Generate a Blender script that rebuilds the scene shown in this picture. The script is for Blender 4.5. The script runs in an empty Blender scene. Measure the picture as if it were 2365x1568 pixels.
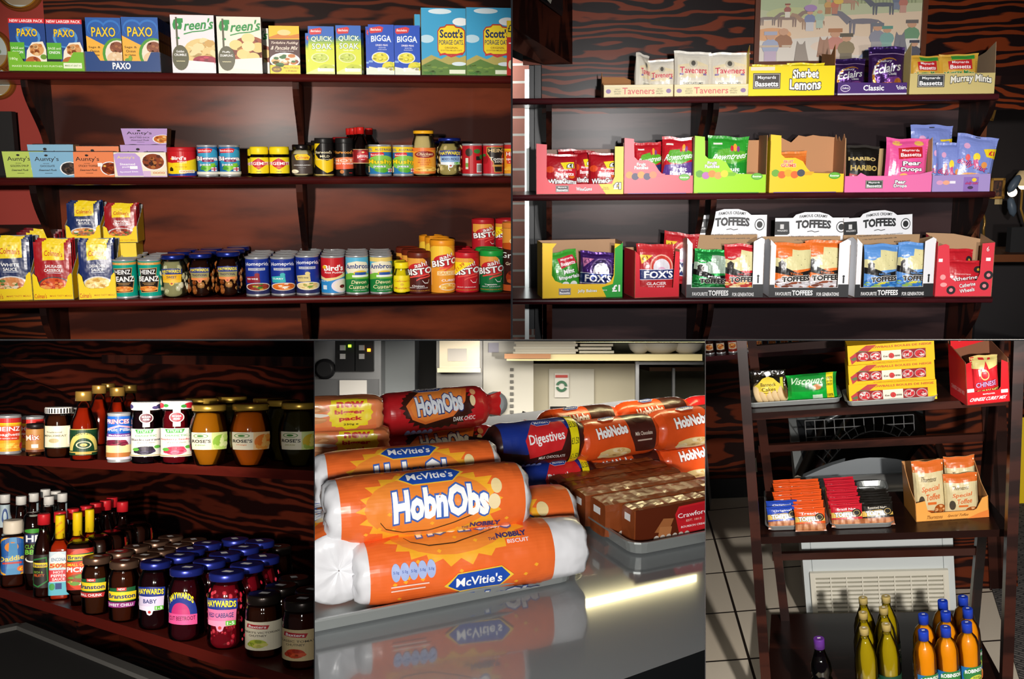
import bpy, bmesh, math, random
from mathutils import Vector, Matrix
from mathutils.geometry import tessellate_polygon
S_ = bpy.context.scene
COL = S_.collection
F = 2400.0; CX, CY = 1182.5, 784.0; CAMZ = 1.5
# ---------------- camera, exposure, world
cam = bpy.data.objects.new('camera', bpy.data.cameras.new('camera')); COL.objects.link(cam)
cam.location = (0, 0, CAMZ); cam.rotation_euler = (math.pi/2, 0, 0)
cam.data.sensor_width = 36; cam.data.lens = F/2365*36; cam.data.clip_start = .01
S_.camera = cam
S_.view_settings.view_transform = 'Standard'; S_.view_settings.look = 'None'
S_.view_settings.exposure = 0.0; S_.view_settings.gamma = 1; S_.view_settings.use_curve_mapping = False
w = bpy.data.worlds.new('world'); S_.world = w; w.use_nodes = True
w.node_tree.nodes['Background'].inputs[0].default_value = (.55, .55, .6, 1)
w.node_tree.nodes['Background'].inputs[1].default_value = .05
def lamp(name, loc, energy, color, size=.04, target=None, kind='SPOT', angle=60, sx=None, sy=None):
    l = bpy.data.lights.new(name, kind); l.energy = energy; l.color = color
    if kind == 'SPOT': l.spot_size = math.radians(angle); l.spot_blend = .5; l.shadow_soft_size = size
    elif kind == 'AREA': l.shape = 'RECTANGLE'; l.size = sx; l.size_y = sy
    else: l.shadow_soft_size = size
    o = bpy.data.objects.new(name, l); COL.objects.link(o)
    o.location = (loc[0], loc[1], loc[2]+CAMZ)
    if target is not None:
        d = Vector(target)-Vector(loc); o.rotation_euler = d.to_track_quat('-Z', 'Y').to_euler()
    return o
# flashes: one beside the camera for each of the five bays (photographed by flash)
def ray(px, py, d): return Vector(((px-CX)/F*d, d, (CY-py)/F*d))
lamp('flash_grocery_shelves', (-.62, .12, .2), 400, (1, .93, .85), .05, ray(560, 380, 3.2), angle=37)
lamp('flash_sweet_shelves', (.45, .12, .24), 470, (1, .97, .95), .05, ray(1800, 380, 4), angle=37)
lamp('flash_jar_shelves', (-.55, .1, -.12), 300, (1, .9, .8), .03, ray(230, 1230, 2.6), angle=27)
lamp('flash_biscuit_counter', (-.02, .03, -.1), 41, (1, .97, .92), .05, ray(1100, 1200, 1.3), angle=60)
lamp('flash_rack', (.65, .1, -.1), 330, (1, .95, .9), .04, ray(2020, 1150, 2.8), angle=54)
# ---------------- bays: rigid frames in which each of the five scenes is built
class Bay:
    def __init__(s, hor, yaw, roll, opx, dist):
        th = math.atan((CY-hor)/F)
        R = Matrix.Rotation(th, 4, 'X') @ Matrix.Rotation(math.radians(yaw), 4, 'Z') if False else Matrix.Rotation(math.radians(roll), 4, 'Y') @ Matrix.Rotation(th, 4, 'X') @ Matrix.Rotation(math.radians(yaw), 4, 'Z')
        o = ray(opx[0], opx[1], dist)
        s.L = Matrix.Translation(o) @ R            # camera-centred frame
        s.M = Matrix.Translation((0, 0, CAMZ)) @ s.L
        s.I = s.L.inverted(); s.o = s.I @ Vector((0, 0, 0))
    def d(s, px, py): return (s.I.to_3x3() @ ray(px, py, 1))
    def pl(s, px, py, ax, v):
        d = s.d(px, py); t = (v-s.o[ax])/d[ax]; return s.o+d*t
    def y(s, px, py, v=0): return s.pl(px, py, 1, v)
    def z(s, px, py, v=0): return s.pl(px, py, 2, v)
    def px(s, p):
        c = s.L @ Vector(p); return (CX+F*c.x/c.y, CY-F*c.z/c.y)
CUR = [None, []]   # current bay, objects of that bay
def bay(b): CUR[0] = b; CUR[1] = []
def place(o, loc, rz=0, rx=0, ry=0):
    M = CUR[0].M if CUR[0] else Matrix.Translation((0, 0, CAMZ))
    R = Matrix.Rotation(math.radians(rz), 4, 'Z') @ Matrix.Rotation(math.radians(rx), 4, 'X') @ Matrix.Rotation(math.radians(ry), 4, 'Y')
    o.matrix_world = M @ Matrix.Translation(Vector(loc)) @ R
    CUR[1].append(o); return o
# ---------------- materials
def lin(c):
    if isinstance(c, str):
        c = c.lstrip('#')
        if len(c) == 3: c = ''.join(x*2 for x in c)
        c = [int(c[i:i+2], 16)/255 for i in (0, 2, 4)]
    return tuple(x/12.92 if x <= .04045 else ((x+.055)/1.055)**2.4 for x in c[:3])+(1,)
_m = {}
def mat(c, kind='card'):
    k = (c, kind)
    if k in _m: return _m[k]
    m = bpy.data.materials.new(f'{kind}_{str(c).lstrip("#")}'); m.use_nodes = True
    nt = m.node_tree; n = nt.nodes; p = n['Principled BSDF']; P = p.inputs
    P['Base Color'].default_value = lin(c); P['Roughness'].default_value = .5
    def bump(scale, st, dist=.002, tex='ShaderNodeTexNoise', detail=2):
        t = n.new(tex); t.inputs['Scale'].default_value = scale
        if 'Detail' in t.inputs: t.inputs['Detail'].default_value = detail
        g = n.new('ShaderNodeTexCoord'); nt.links.new(g.outputs['Object'], t.inputs['Vector'])
        b = n.new('ShaderNodeBump'); b.inputs['Strength'].default_value = st; b.inputs['Distance'].default_value = dist
        nt.links.new(t.outputs[0], b.inputs['Height']); nt.links.new(b.outputs[0], P['Normal'])
    if kind == 'gloss': P['Roughness'].default_value = .45; P['Specular IOR Level'].default_value = .18; P['Coat Weight'].default_value = .14; P['Coat Roughness'].default_value = .3
    elif kind == 'foil': P['Roughness'].default_value = .33; P['Coat Weight'].default_value = .35; P['Coat Roughness'].default_value = .1; bump(28, .8, .006)
    elif kind == 'shiny': P['Roughness'].default_value = .3; P['Metallic'].default_value = .55; P['Coat Weight'].default_value = .3; P['Coat Roughness'].default_value = .12; bump(30, .9, .008)
    elif kind == 'metal': P['Metallic'].default_value = .5; P['Roughness'].default_value = .25
    elif kind == 'brushed': P['Metallic'].default_value = .65; P['Roughness'].default_value = .36; bump(120, .05, .001)
    elif kind == 'lid': P['Metallic'].default_value = .6; P['Roughness'].default_value = .3; P['Coat Weight'].default_value = .3
    elif kind == 'kraft': P['Roughness'].default_value = .8; bump(300, .2, .001)
    elif kind == 'liquid': P['Roughness'].default_value = .08; P['Coat Weight'].default_value = .8; P['Coat Roughness'].default_value = .03
    elif kind == 'lumpy': P['Roughness'].default_value = .25; P['Coat Weight'].default_value = .4; bump(90, 1, .006, detail=1)
    elif kind == 'emit': P['Emission Color'].default_value = lin(c); P['Emission Strength'].default_value = 4
    elif kind == 'tube': P['Emission Color'].default_value = lin(c); P['Emission Strength'].default_value = 22
    elif kind == 'matte': P['Roughness'].default_value = .85
    elif kind == 'clear':
        n.remove(p); g = n.new('ShaderNodeBsdfGlossy'); g.inputs['Roughness'].default_value = .06
        t = n.new('ShaderNodeBsdfTransparent'); t.inputs[0].default_value = lin(c)
        f = n.new('ShaderNodeFresnel'); f.inputs[0].default_value = 1.45; x = n.new('ShaderNodeMixShader')
        nt.links.new(f.outputs[0], x.inputs[0]); nt.links.new(t.outputs[0], x.inputs[1]); nt.links.new(g.outputs[0], x.inputs[2])
        nt.links.new(x.outputs[0], n['Material Output'].inputs[0])
    elif kind == 'wrap':
        n.remove(p); g = n.new('ShaderNodeBsdfGlossy'); g.inputs['Roughness'].default_value = .12
        t = n.new('ShaderNodeBsdfTransparent'); t.inputs[0].default_value = lin(c)
        x = n.new('ShaderNodeMixShader'); x.inputs[0].default_value = .3
        nz = n.new('ShaderNodeTexNoise'); nz.inputs['Scale'].default_value = 45
        tc = n.new('ShaderNodeTexCoord'); nt.links.new(tc.outputs['Object'], nz.inputs['Vector'])
        b = n.new('ShaderNodeBump'); b.inputs['Strength'].default_value = 1; b.inputs['Distance'].default_value = .01
        nt.links.new(nz.outputs[0], b.inputs['Height']); nt.links.new(b.outputs[0], g.inputs['Normal'])
        nt.links.new(t.outputs[0], x.inputs[1]); nt.links.new(g.outputs[0], x.inputs[2])
        nt.links.new(x.outputs[0], n['Material Output'].inputs[0])
    _m[k] = m; return m
def wood(name, dark, light, scale=1.0, dist=6.0, rough=.4, lo=.35, hi=.62, stretch=(1, 1, 7), coat=.2, spec=.5, bands=5.0, crough=.25, wob=2.6):
    """stained plywood: wavy growth rings cut by the face"""
    if name in _m: return _m[name]
    m = bpy.data.materials.new(name); m.use_nodes = True; nt = m.node_tree; n = nt.nodes; L = nt.links; P = n['Principled BSDF'].inputs
    tc = n.new('ShaderNodeTexCoord'); mp = n.new('ShaderNodeMapping'); mp.inputs['Scale'].default_value = [a*scale for a in stretch]
    L.new(tc.outputs['Object'], mp.inputs[0])
    nz = n.new('ShaderNodeTexNoise'); nz.inputs['Scale'].default_value = 1.3; nz.inputs['Detail'].default_value = 3; nz.inputs['Roughness'].default_value = .45
    L.new(mp.outputs[0], nz.inputs['Vector'])
    mu = n.new('ShaderNodeMath'); mu.operation = 'MULTIPLY'; mu.inputs[1].default_value = dist; L.new(nz.outputs[0], mu.inputs[0])
    sx = n.new('ShaderNodeSeparateXYZ'); L.new(mp.outputs[0], sx.inputs[0])
    ad = n.new('ShaderNodeMath'); ad.operation = 'ADD'; L.new(mu.outputs[0], ad.inputs[0]); L.new(sx.outputs[2], ad.inputs[1])
    sn = n.new('ShaderNodeMath'); sn.operation = 'MULTIPLY'; sn.inputs[1].default_value = bands; L.new(ad.outputs[0], sn.inputs[0])
    si = n.new('ShaderNodeMath'); si.operation = 'SINE'; L.new(sn.outputs[0], si.inputs[0])
    n2 = n.new('ShaderNodeTexNoise'); n2.inputs['Scale'].default_value = 14; n2.inputs['Detail'].default_value = 5; L.new(mp.outputs[0], n2.inputs['Vector'])
    m2 = n.new('ShaderNodeMath'); m2.operation = 'MULTIPLY_ADD'; m2.inputs[1].default_value = wob*.5; m2.inputs[2].default_value = -wob*.25
    L.new(n2.outputs[0], m2.inputs[0])
    a2 = n.new('ShaderNodeMath'); a2.operation = 'ADD'; L.new(si.outputs[0], a2.inputs[0]); L.new(m2.outputs[0], a2.inputs[1])
    mr = n.new('ShaderNodeMapRange'); mr.inputs[1].default_value = -1; mr.inputs[2].default_value = 1; L.new(a2.outputs[0], mr.inputs[0])
    cr = n.new('ShaderNodeValToRGB'); e = cr.color_ramp.elements; e[0].position = lo; e[0].color = lin(dark); e[1].position = hi; e[1].color = lin(light)
    L.new(mr.outputs[0], cr.inputs[0]); L.new(cr.outputs[0], P['Base Color'])
    P['Roughness'].default_value = rough; P['Coat Weight'].default_value = coat; P['Coat Roughness'].default_value = crough
    P['Specular IOR Level'].default_value = spec*.1
    b = n.new('ShaderNodeBump'); b.inputs['Strength'].default_value = .06; b.inputs['Distance'].default_value = .0006; L.new(a2.outputs[0], b.inputs['Height']); L.new(b.outputs[0], P['Normal'])
    _m[name] = m; return m
# ---------------- mesh builder
class MB:
    def __init__(s): s.v = []; s.f = []; s.m = []; s.mats = []; s.sm = []
    def mi(s, m):
        if isinstance(m, (str,)): m = mat(m)
        elif isinstance(m, tuple): m = mat(*m)
        if m not in s.mats: s.mats.append(m)
        return s.mats.index(m)
    def poly(s, pts, m, smooth=False):
        i = len(s.v); s.v += [tuple(p) for p in pts]; s.f.append(tuple(range(i, i+len(pts)))); s.m.append(s.mi(m)); s.sm.append(smooth)
    def faces(s, vs, fs, m, smooth=False):
        i = len(s.v); s.v += [tuple(p) for p in vs]; k = s.mi(m)
        for f in fs: s.f.append(tuple(i+a for a in f)); s.m.append(k); s.sm.append(smooth)
    def box(s, a, b, m, fm=None, xf=None):
        (x0, y0, z0), (x1, y1, z1) = a, b
        V = [(x0, y0, z0), (x1, y0, z0), (x1, y1, z0), (x0, y1, z0), (x0, y0, z1), (x1, y0, z1), (x1, y1, z1), (x0, y1, z1)]
        if xf: V = [xf(Vector(q)) for q in V]
        fs = {'bottom': (0, 3, 2, 1), 'top': (4, 5, 6, 7), 'front': (0, 1, 5, 4), 'back': (2, 3, 7, 6), 'left': (3, 0, 4, 7), 'right': (1, 2, 6, 5)}
        i = len(s.v); s.v += [tuple(q) for q in V]
        for k, f in fs.items(): s.f.append(tuple(i+a for a in f)); s.m.append(s.mi((fm or {}).get(k, m))); s.sm.append(False)
    def lathe(s, prof, n=28, c=(0, 0, 0), m=None, sq=None):
        """prof: (r, z, material of the band above it)"""
        c = Vector(c); rings = []
        for p in prof:
            r, z = p[0], p[1]; ring = []
            for k in range(n):
                a = 2*math.pi*k/n; ca, sa = math.cos(a), math.sin(a); q = r
                if sq: e = sq; q = r/((abs(ca)**e+abs(sa)**e)**(1/e))
                ring.append(len(s.v)); s.v.append((c.x+q*ca, c.y+q*sa, c.z+z))
            rings.append(ring)
        for i in range(len(prof)-1):
            mm = s.mi(prof[i][2] if len(prof[i]) > 2 else m)
            for k in range(n):
                s.f.append((rings[i][k], rings[i][(k+1) % n], rings[i+1][(k+1) % n], rings[i+1][k])); s.m.append(mm); s.sm.append(True)
        s.f.append(tuple(reversed(rings[0]))); s.m.append(s.mi(prof[0][2] if len(prof[0]) > 2 else m)); s.sm.append(False)
        s.f.append(tuple(rings[-1])); s.m.append(s.mi(prof[-1][2] if len(prof[-1]) > 2 else (prof[-2][2] if len(prof[-2]) > 2 else m))); s.sm.append(False)
    def slab(s, poly, fr, th, mo, mi_, me=None):
        """flat board: poly (2d) placed by fr(u,v,depth); front mo, back mi_"""
        t = tessellate_polygon([[Vector((p[0], p[1], 0)) for p in poly]])
        ar = sum(poly[i][0]*poly[(i+1) % len(poly)][1]-poly[(i+1) % len(poly)][0]*poly[i][1] for i in range(len(poly)))
        for tr in t:
            a, b, c = [poly[i] for i in tr]
            s.poly([fr(*a, 0), fr(*b, 0), fr(*c, 0)], mo); s.poly([fr(*a, th), fr(*b, th), fr(*c, th)], mi_)
        n = len(poly)
        for i in range(n):
            a, b = poly[i], poly[(i+1) % n]; s.poly([fr(*a, 0), fr(*b, 0), fr(*b, th), fr(*a, th)], me or mi_)
    def tube(s, pts, r, m, n=8):
        pts = [Vector(p) for p in pts]; rings = []
        for i, p in enumerate(pts):
            t = (pts[min(i+1, len(pts)-1)]-pts[max(i-1, 0)]).normalized()
            u = t.cross(Vector((0, 0, 1)) if abs(t.z) < .9 else Vector((1, 0, 0))).normalized(); v = t.cross(u)
            ring = []
            for k in range(n):
                a = 2*math.pi*k/n; ring.append(len(s.v)); s.v.append(tuple(p+u*math.cos(a)*r+v*math.sin(a)*r))
            rings.append(ring)
        mm = s.mi(m)
        for i in range(len(pts)-1):
            for k in range(n): s.f.append((rings[i][k], rings[i][(k+1) % n], rings[i+1][(k+1) % n], rings[i+1][k])); s.m.append(mm); s.sm.append(True)
        for q in (rings[0], rings[-1]): s.f.append(tuple(q)); s.m.append(mm); s.sm.append(False)
    def ball(s, c, r, m, n=10, k=7, sc=(1, 1, 1)):
        vs = []; fs = []; c = Vector(c)
        for i in range(k+1):
            a = math.pi*i/k
            for j in range(n):
                b = 2*math.pi*j/n; vs.append((c.x+r*sc[0]*math.sin(a)*math.cos(b), c.y+r*sc[1]*math.sin(a)*math.sin(b), c.z+r*sc[2]*math.cos(a)))
        for i in range(k):
            for j in range(n): fs.append((i*n+j, (i+1)*n+j, (i+1)*n+(j+1) % n, i*n+(j+1) % n))
        s.faces(vs, fs, m, True)
    def art(s, art, S, gu=0, gv=0, kind='card', eps=.0002, k0=1):
        """print the artwork on a surface S(u, v, offset)"""
        for k, (pts, c) in enumerate(art.ops):
            mm = s.mi((c, kind)) if isinstance(c, str) else s.mi(c); off = eps*(art.lay[k]+k0)
            for ax in (0, 1):
                if min(q[ax] for q in pts) < 0: pts = clip(pts, ax, 0, -1)
                if len(pts) > 2 and max(q[ax] for q in pts) > 1: pts = clip(pts, ax, 1, 1)
                if len(pts) < 3: break
            if len(pts) < 3: continue
            polys = [pts]
            if gu: polys = cut(polys, 0, gu)
            if gv: polys = cut(polys, 1, gv)
            for p in polys:
                i = len(s.v); s.v += [tuple(S(u, v, off)) for u, v in p]; s.f.append(tuple(range(i, i+len(p)))); s.m.append(mm); s.sm.append(bool(gu))
    def build(s, name, parent=None):
        me = bpy.data.meshes.new(name); me.from_pydata(s.v, [], s.f)
        for m in s.mats: me.materials.append(m)
        me.polygons.foreach_set('material_index', s.m); me.polygons.foreach_set('use_smooth', s.sm); me.update()
        o = bpy.data.objects.new(name, me); COL.objects.link(o)
        if parent: o.parent = parent
        return o
def cut(polys, ax, g):
    out = []
    for p in polys:
        lo = min(q[ax] for q in p); hi = max(q[ax] for q in p); a = math.floor(lo*g+1e-6); b = math.ceil(hi*g-1e-6)
        if b-a <= 1: out.append(p); continue
        rest = p
        for k in range(a+1, b):
            v = k/g; L = clip(rest, ax, v, 1); rest = clip(rest, ax, v, -1)
            if len(L) > 2: out.append(L)
            if len(rest) < 3: break
        if len(rest) > 2: out.append(rest)
    return out
def clip(p, ax, v, sg):
    o = []
    for i in range(len(p)):
        a, b = p[i], p[(i+1) % len(p)]; da = (v-a[ax])*sg; db = (v-b[ax])*sg
        if da >= 0: o.append(a)
        if (da > 0 and db < 0) or (da < 0 and db > 0):
            t = da/(da-db); o.append((a[0]+(b[0]-a[0])*t, a[1]+(b[1]-a[1])*t))
    return o
_g = {}
def glyphs(t, off):
    k = (t, off)
    if k not in _g:
        cu = bpy.data.curves.new('t', 'FONT'); cu.body = t; cu.resolution_u = 2; cu.offset = off; cu.size = 1
        o = bpy.data.objects.new('t', cu); me = bpy.data.meshes.new_from_object(o)
        me.calc_loop_triangles()
        _g[k] = ([tuple(v.co[:2]) for v in me.vertices], [tuple(t.vertices) for t in me.loop_triangles])
        bpy.data.objects.remove(o); bpy.data.curves.remove(cu); bpy.data.meshes.remove(me)
    return _g[k]
class A:
    """artwork in percent of the face, y down from its top; text is fitted to the given width and height"""
    def __init__(s, bg=None): s.ops = []; s.lay = []; s.k = 0; bg and s.R(0, 0, 100, 100, bg)
    def add(s, pts, c): s.ops.append(([(a/100, 1-b/100) for a, b in pts], c)); s.lay.append(s.k)
    def nx(s): s.k += 1; return s
    def R(s, x0, y0, x1, y1, c): s.add([(x0, y1), (x1, y1), (x1, y0), (x0, y0)], c); return s.nx()
    def P(s, pts, c):
        for t in tessellate_polygon([[Vector((p[0], p[1], 0)) for p in pts]]): s.add([pts[i] for i in t], c)
        return s.nx()
    def E(s, cx, cy, rx, ry, c, n=20, a0=0, a1=360):
        pts = [(cx+rx*math.cos(math.radians(a0+(a1-a0)*i/n)), cy+ry*math.sin(math.radians(a0+(a1-a0)*i/n))) for i in range(n+(a1-a0 < 360))]
        s.add(pts[::-1], c); return s.nx()
    def T(s, t, cx, cy, w, h, c, out=None, ow=.05, rot=0, arch=0, b=.012, sh=0):
        base, _ = glyphs(t, b)
        if not base: return s
        x0 = min(v[0] for v in base); x1 = max(v[0] for v in base); y0 = min(v[1] for v in base); y1 = max(v[1] for v in base)
        cr, sr = math.cos(math.radians(rot)), math.sin(math.radians(rot))
        for off, col in ([(b+ow, out)] if out else [])+[(b, c)]:
            vs, ts = glyphs(t, off)
            q = []
            for x, y in vs:
                fx = (x-x0)/(x1-x0)-.5; fy = .5-(y-y0)/(y1-y0)
                X = fx*w-fy*sh*w; Y = fy*h-arch*(1-4*fx*fx)
                q.append((cx+X*cr-Y*sr, cy+X*sr+Y*cr))
            for tr in ts: s.add([q[i] for i in tr], col)
            s.nx()
        return s
    def food(s, cx, cy, rx, ry, cols, n=26, seed=1, plate=None, sz=.28):
        if plate: s.E(cx, cy, rx*1.15, ry*1.15, plate)
        s.E(cx, cy, rx, ry, cols[0]); rnd = random.Random(seed)
        for i in range(n):
            a = rnd.random()*6.28; r = math.sqrt(rnd.random())*.85; k = sz*(.6+.7*rnd.random())
            s.E(cx+rx*r*math.cos(a), cy+ry*r*math.sin(a), rx*k, ry*k, cols[rnd.randrange(len(cols))], n=7); 
            if i % 6: s.k -= 1
        return s
    def swoosh(s, pts, wd, c):
        for (x0, y0), (x1, y1) in zip(pts, pts[1:]): s.add([(x0, y0-wd), (x1, y1-wd), (x1, y1+wd), (x0, y0+wd)], c)
        return s.nx()
# ---------------- naming
def tag(o, label, cat, group=None):
    if len(label.split()) > 16: print('LONGLABEL', label)
    o['label'] = label; o['category'] = cat
    if group: o['group'] = group
    return o
def struct(o): o['kind'] = 'structure'; return o
DUPS = set()
def dup(o, label=None, group=None):
    c = o.copy(); COL.objects.link(c); DUPS.add(c)
    for ch in o.children:
        d = ch.copy(); COL.objects.link(d); d.parent = c
        for g in ch.children: e = g.copy(); COL.objects.link(e); e.parent = d
    if label: c['label'] = label
    if group: c['group'] = group
    return c
ORD = ['front', 'second', 'third', 'fourth', 'fifth', 'sixth', 'seventh']
# ---------------- goods
def carton(name, w, d, h, art, side, top=None, kind='gloss', back=None, sidart=None):
    mb = MB(); mb.box((-w/2, 0, 0), (w/2, d, h), (side, kind), {'top': (top or side, kind)})
    mb.art(art, lambda u, v, e: ((u-.5)*w, -e, v*h), kind=kind)
    if sidart: mb.art(sidart, lambda u, v, e: (w/2+e, u*d, v*h), kind=kind)
    return mb.build(name)
def cyl_art(mb, art, r, z0, z1, span=170, kind='gloss', rf=None):
    sp = math.radians(span); g = 18
    def S(u, v, e):
        z = z0+v*(z1-z0); R = (rf(v) if rf else r)+e; a = -math.pi/2+(u-.5)*sp; return (R*math.cos(a), R*math.sin(a), z)
    mb.art(art, S, gu=g, gv=(6 if rf else 0), kind=kind)
def tin(name, w, h, art, bg, span=175, lid='#b9bcc0', ring=True, plastic=None, kind='gloss'):
    """ring-pull food tin: metal body, paper label, lid"""
    r = w/2; root = bpy.data.objects.new(name, None); COL.objects.link(root); root.empty_display_size = .02
    mb = MB(); M = ('#c4c6c8', 'metal')
    if plastic:
        lh = min(.018, h*.14); body = ('#c9b38a' if False else bg, kind)
        mb.lathe([(r*.96, 0, body), (r*.98, .002, body), (r*.98, h-lh, body)], 32); mb.build('tube_body', root)
        mb = MB(); mb.lathe([(r*.99, h-lh), (r, h-lh+.001), (r, h-.003), (r*.97, h), (r*.9, h), (r*.88, h-.004)], 32, m=(plastic, 'gloss')); mb.build('plastic_lid', root)
        z0, z1 = .002, h-lh-.0005; R = r*.98
    else:
        mb.lathe([(r*.97, 0, M), (r, .001, M), (r, .004, M), (r*.965, .006, M), (r*.965, h-.006, M), (r, h-.004, M), (r, h, M), (r*.95, h, M), (r*.93, h-.005, M)], 32); mb.build('tin_body', root)
        mb = MB(); mb.lathe([(r*.93, h-.0052), (r*.9, h-.0045), (r*.8, h-.0047), (r*.78, h-.0055), (r*.2, h-.0055)], 32, m=(lid, 'metal'))
        if ring: mb.tube([(r*.15*math.cos(a)+0, -r*.35+r*.25*math.sin(a), h-.0035) for a in [i*.63 for i in range(11)]], .0012, M, 6)
        mb.build('lid', root); z0, z1 = .0065, h-.0065; R = r*.97
    mb = MB(); mb.lathe([(R+.0001, z0), (R+.0001, z1)], 36, m=(bg, kind)); mb.f = mb.f[:-2]; mb.m = mb.m[:-2]; mb.sm = mb.sm[:-2]
    cyl_art(mb, art, R+.0002, z0, z1, span, kind); mb.build('paper_label', root)
    return root
def profjar(name, r, h, prof, contents, lidc, lidz, art=None, az=(0, 1), aspan=120, rf=None, bits=None, clear='#e8ece6', lidk='lid', sq=None, lidr=None, lidart=None, sticker=False, ckind='liquid', seed=1, extra=None, cap=None, labkind='card'):
    """glass jar or bottle: prof list of (r fraction, z fraction) up to the mouth"""
    root = bpy.data.objects.new(name, None); COL.objects.link(root); root.empty_display_size = .02
    P = [(a*r, b*h) for a, b in prof]
    g = MB(); g.lathe([(a, b) for a, b in P], 28, m=(clear, 'clear'), sq=sq); g.build('glass', root)
    c = MB(); inner = [(max(a-.0018, .001), b) for a, b in P if b <= h*lidz*.985]
    inner[0] = (inner[0][0], .002); c.lathe(inner, 28, m=(contents, ckind), sq=sq)
    if bits:
        rnd = random.Random(seed); br, cols, n = bits
        for i in range(n):
            z = .006+br+rnd.random()*(inner[-1][1]-.01-2*br); R = interp(inner, z)-br*.55; a = rnd.random()*6.283
            if i < n*.75: a = -math.pi/2+(rnd.random()-.5)*3.2
            c.ball((R*math.cos(a), R*math.sin(a), z), br*(.8+.4*rnd.random()), (cols[rnd.randrange(len(cols))], 'liquid'), 8, 6, (1, .7, .9+.3*rnd.random()))
    c.build('contents', root)
    lr = lidr*r if lidr else P[-1][0]*1.08; z0 = h*lidz; l = MB(); H = h-z0
    if cap == 'tall': l.lathe([(lr, z0), (lr, h-H*.08), (lr*.94, h)], 24, m=(lidc, lidk))
    else: l.lathe([(lr*.97, z0), (lr, z0+H*.12), (lr, h-H*.2), (lr*.95, h), (lr*.82, h-.0005)], 28, m=(lidc, lidk))
    if lidart: cyl_art(l, lidart, lr+.0003, z0+.001, h-H*.15, 180, 'gloss')
    if sticker: l.poly([(x, y, h+.0006) for x, y in ((-.3*lr, -.1*lr), (.25*lr, -.25*lr), (.4*lr, .1*lr), (-.15*lr, .3*lr))], ('#f4f4f4', 'card'))
    l.build('cap' if cap else 'lid', root)
    if art:
        lb = MB(); z0, z1 = az[0]*h, az[1]*h
        f = (lambda v: interp(P, z0+v*(z1-z0))+.0004) if sq is None else None
        if sq:
            def S(u, v, e):
                z = z0+v*(z1-z0); a = -math.pi/2+(u-.5)*math.radians(aspan); ca, sa = math.cos(a), math.sin(a); q = (interp(P, z)+.0006+e)/((abs(ca)**sq+abs(sa)**sq)**(1/sq)); return (q*ca, q*sa, z)
            lb.art(art, S, gu=18, gv=6, kind=labkind)
        else: cyl_art(lb, art, r, z0, z1, aspan, labkind, rf=f)
        lb.build('paper_label', root)
    if extra: extra(root, r, h, P)
    return root
def interp(P, z):
    for (r0, z0), (r1, z1) in zip(P, P[1:]):
        if z0 <= z <= z1: return r0+(r1-r0)*(z-z0)/max(z1-z0, 1e-6)
    return P[-1][0] if z > P[-1][1] else P[0][0]
def bag(name, w, h, d, art, bg, kind='foil', seed=1, top=.1, bot=.06, hole=False, pinch=.06, sag=0.0, back=None):
    """pillow pack with crimped ends; origin at its base"""
    rnd = random.Random(seed); ph = [rnd.random()*6.28 for _ in range(6)]
    def S(u, v, e, sg=-1):
        u = min(1, max(0, u)); v = min(1, max(0, v)); x = 2*u-1; b = max(0, 1-abs(x)**2.6)
        if v < bot: g = .12*v/bot
        elif v > 1-top: g = .10*(1-v)/top
        else:
            t = (v-bot)/(1-top-bot); g = .12+.88*math.sin(math.pi*min(1, max(0, t*.94+.03)))**.55
        wv = 1-pinch*math.sin(math.pi*v)**.5*(1 if .02 < v < .98 else 0)
        wr = .05*math.sin(9*v+3*x+ph[0])*math.sin(7*x+ph[1])+.04*math.sin(17*u+11*v+ph[2])
        cr = .0012*math.sin(v*700) if (v < bot*.8 or v > 1-top*.75) else 0
        y = d/2*b**.6*g*(1+wr) + (e+.0006)
        top_w = .012*h*math.sin(5*u+ph[3])+.008*h*math.sin(11*u+ph[4])
        return (x*w/2*wv, sg*y-cr, v*(h+top_w*v)+.0)
    mb = MB(); nu, nv = 14, 20; vs = []; fs = []
    for sg in (-1, 1):
        base = len(vs)
        for j in range(nv+1):
            for i in range(nu+1): vs.append(S(i/nu, j/nv, 0, sg))
        for j in range(nv):
            for i in range(nu):
                q = (base+j*(nu+1)+i, base+j*(nu+1)+i+1, base+(j+1)*(nu+1)+i+1, base+(j+1)*(nu+1)+i); fs.append(q if sg < 0 else q[::-1])
    N = (nu+1)*(nv+1)
    for j in range(nv):
        for i in (0, nu): a, b = j*(nu+1)+i, (j+1)*(nu+1)+i; fs.append((a, b, b+N, a+N))
    mb.faces(vs, fs, (bg, kind), True)
    mb.art(art, lambda u, v, e: S(u, v, e), gu=14, gv=20, kind=kind, eps=.00035)
    if hole: mb.box((-.06*w, -.0022, h*.955), (.06*w, -.0014, h*.97), ('#222', 'matte'))
    return mb.build(name)
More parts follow.
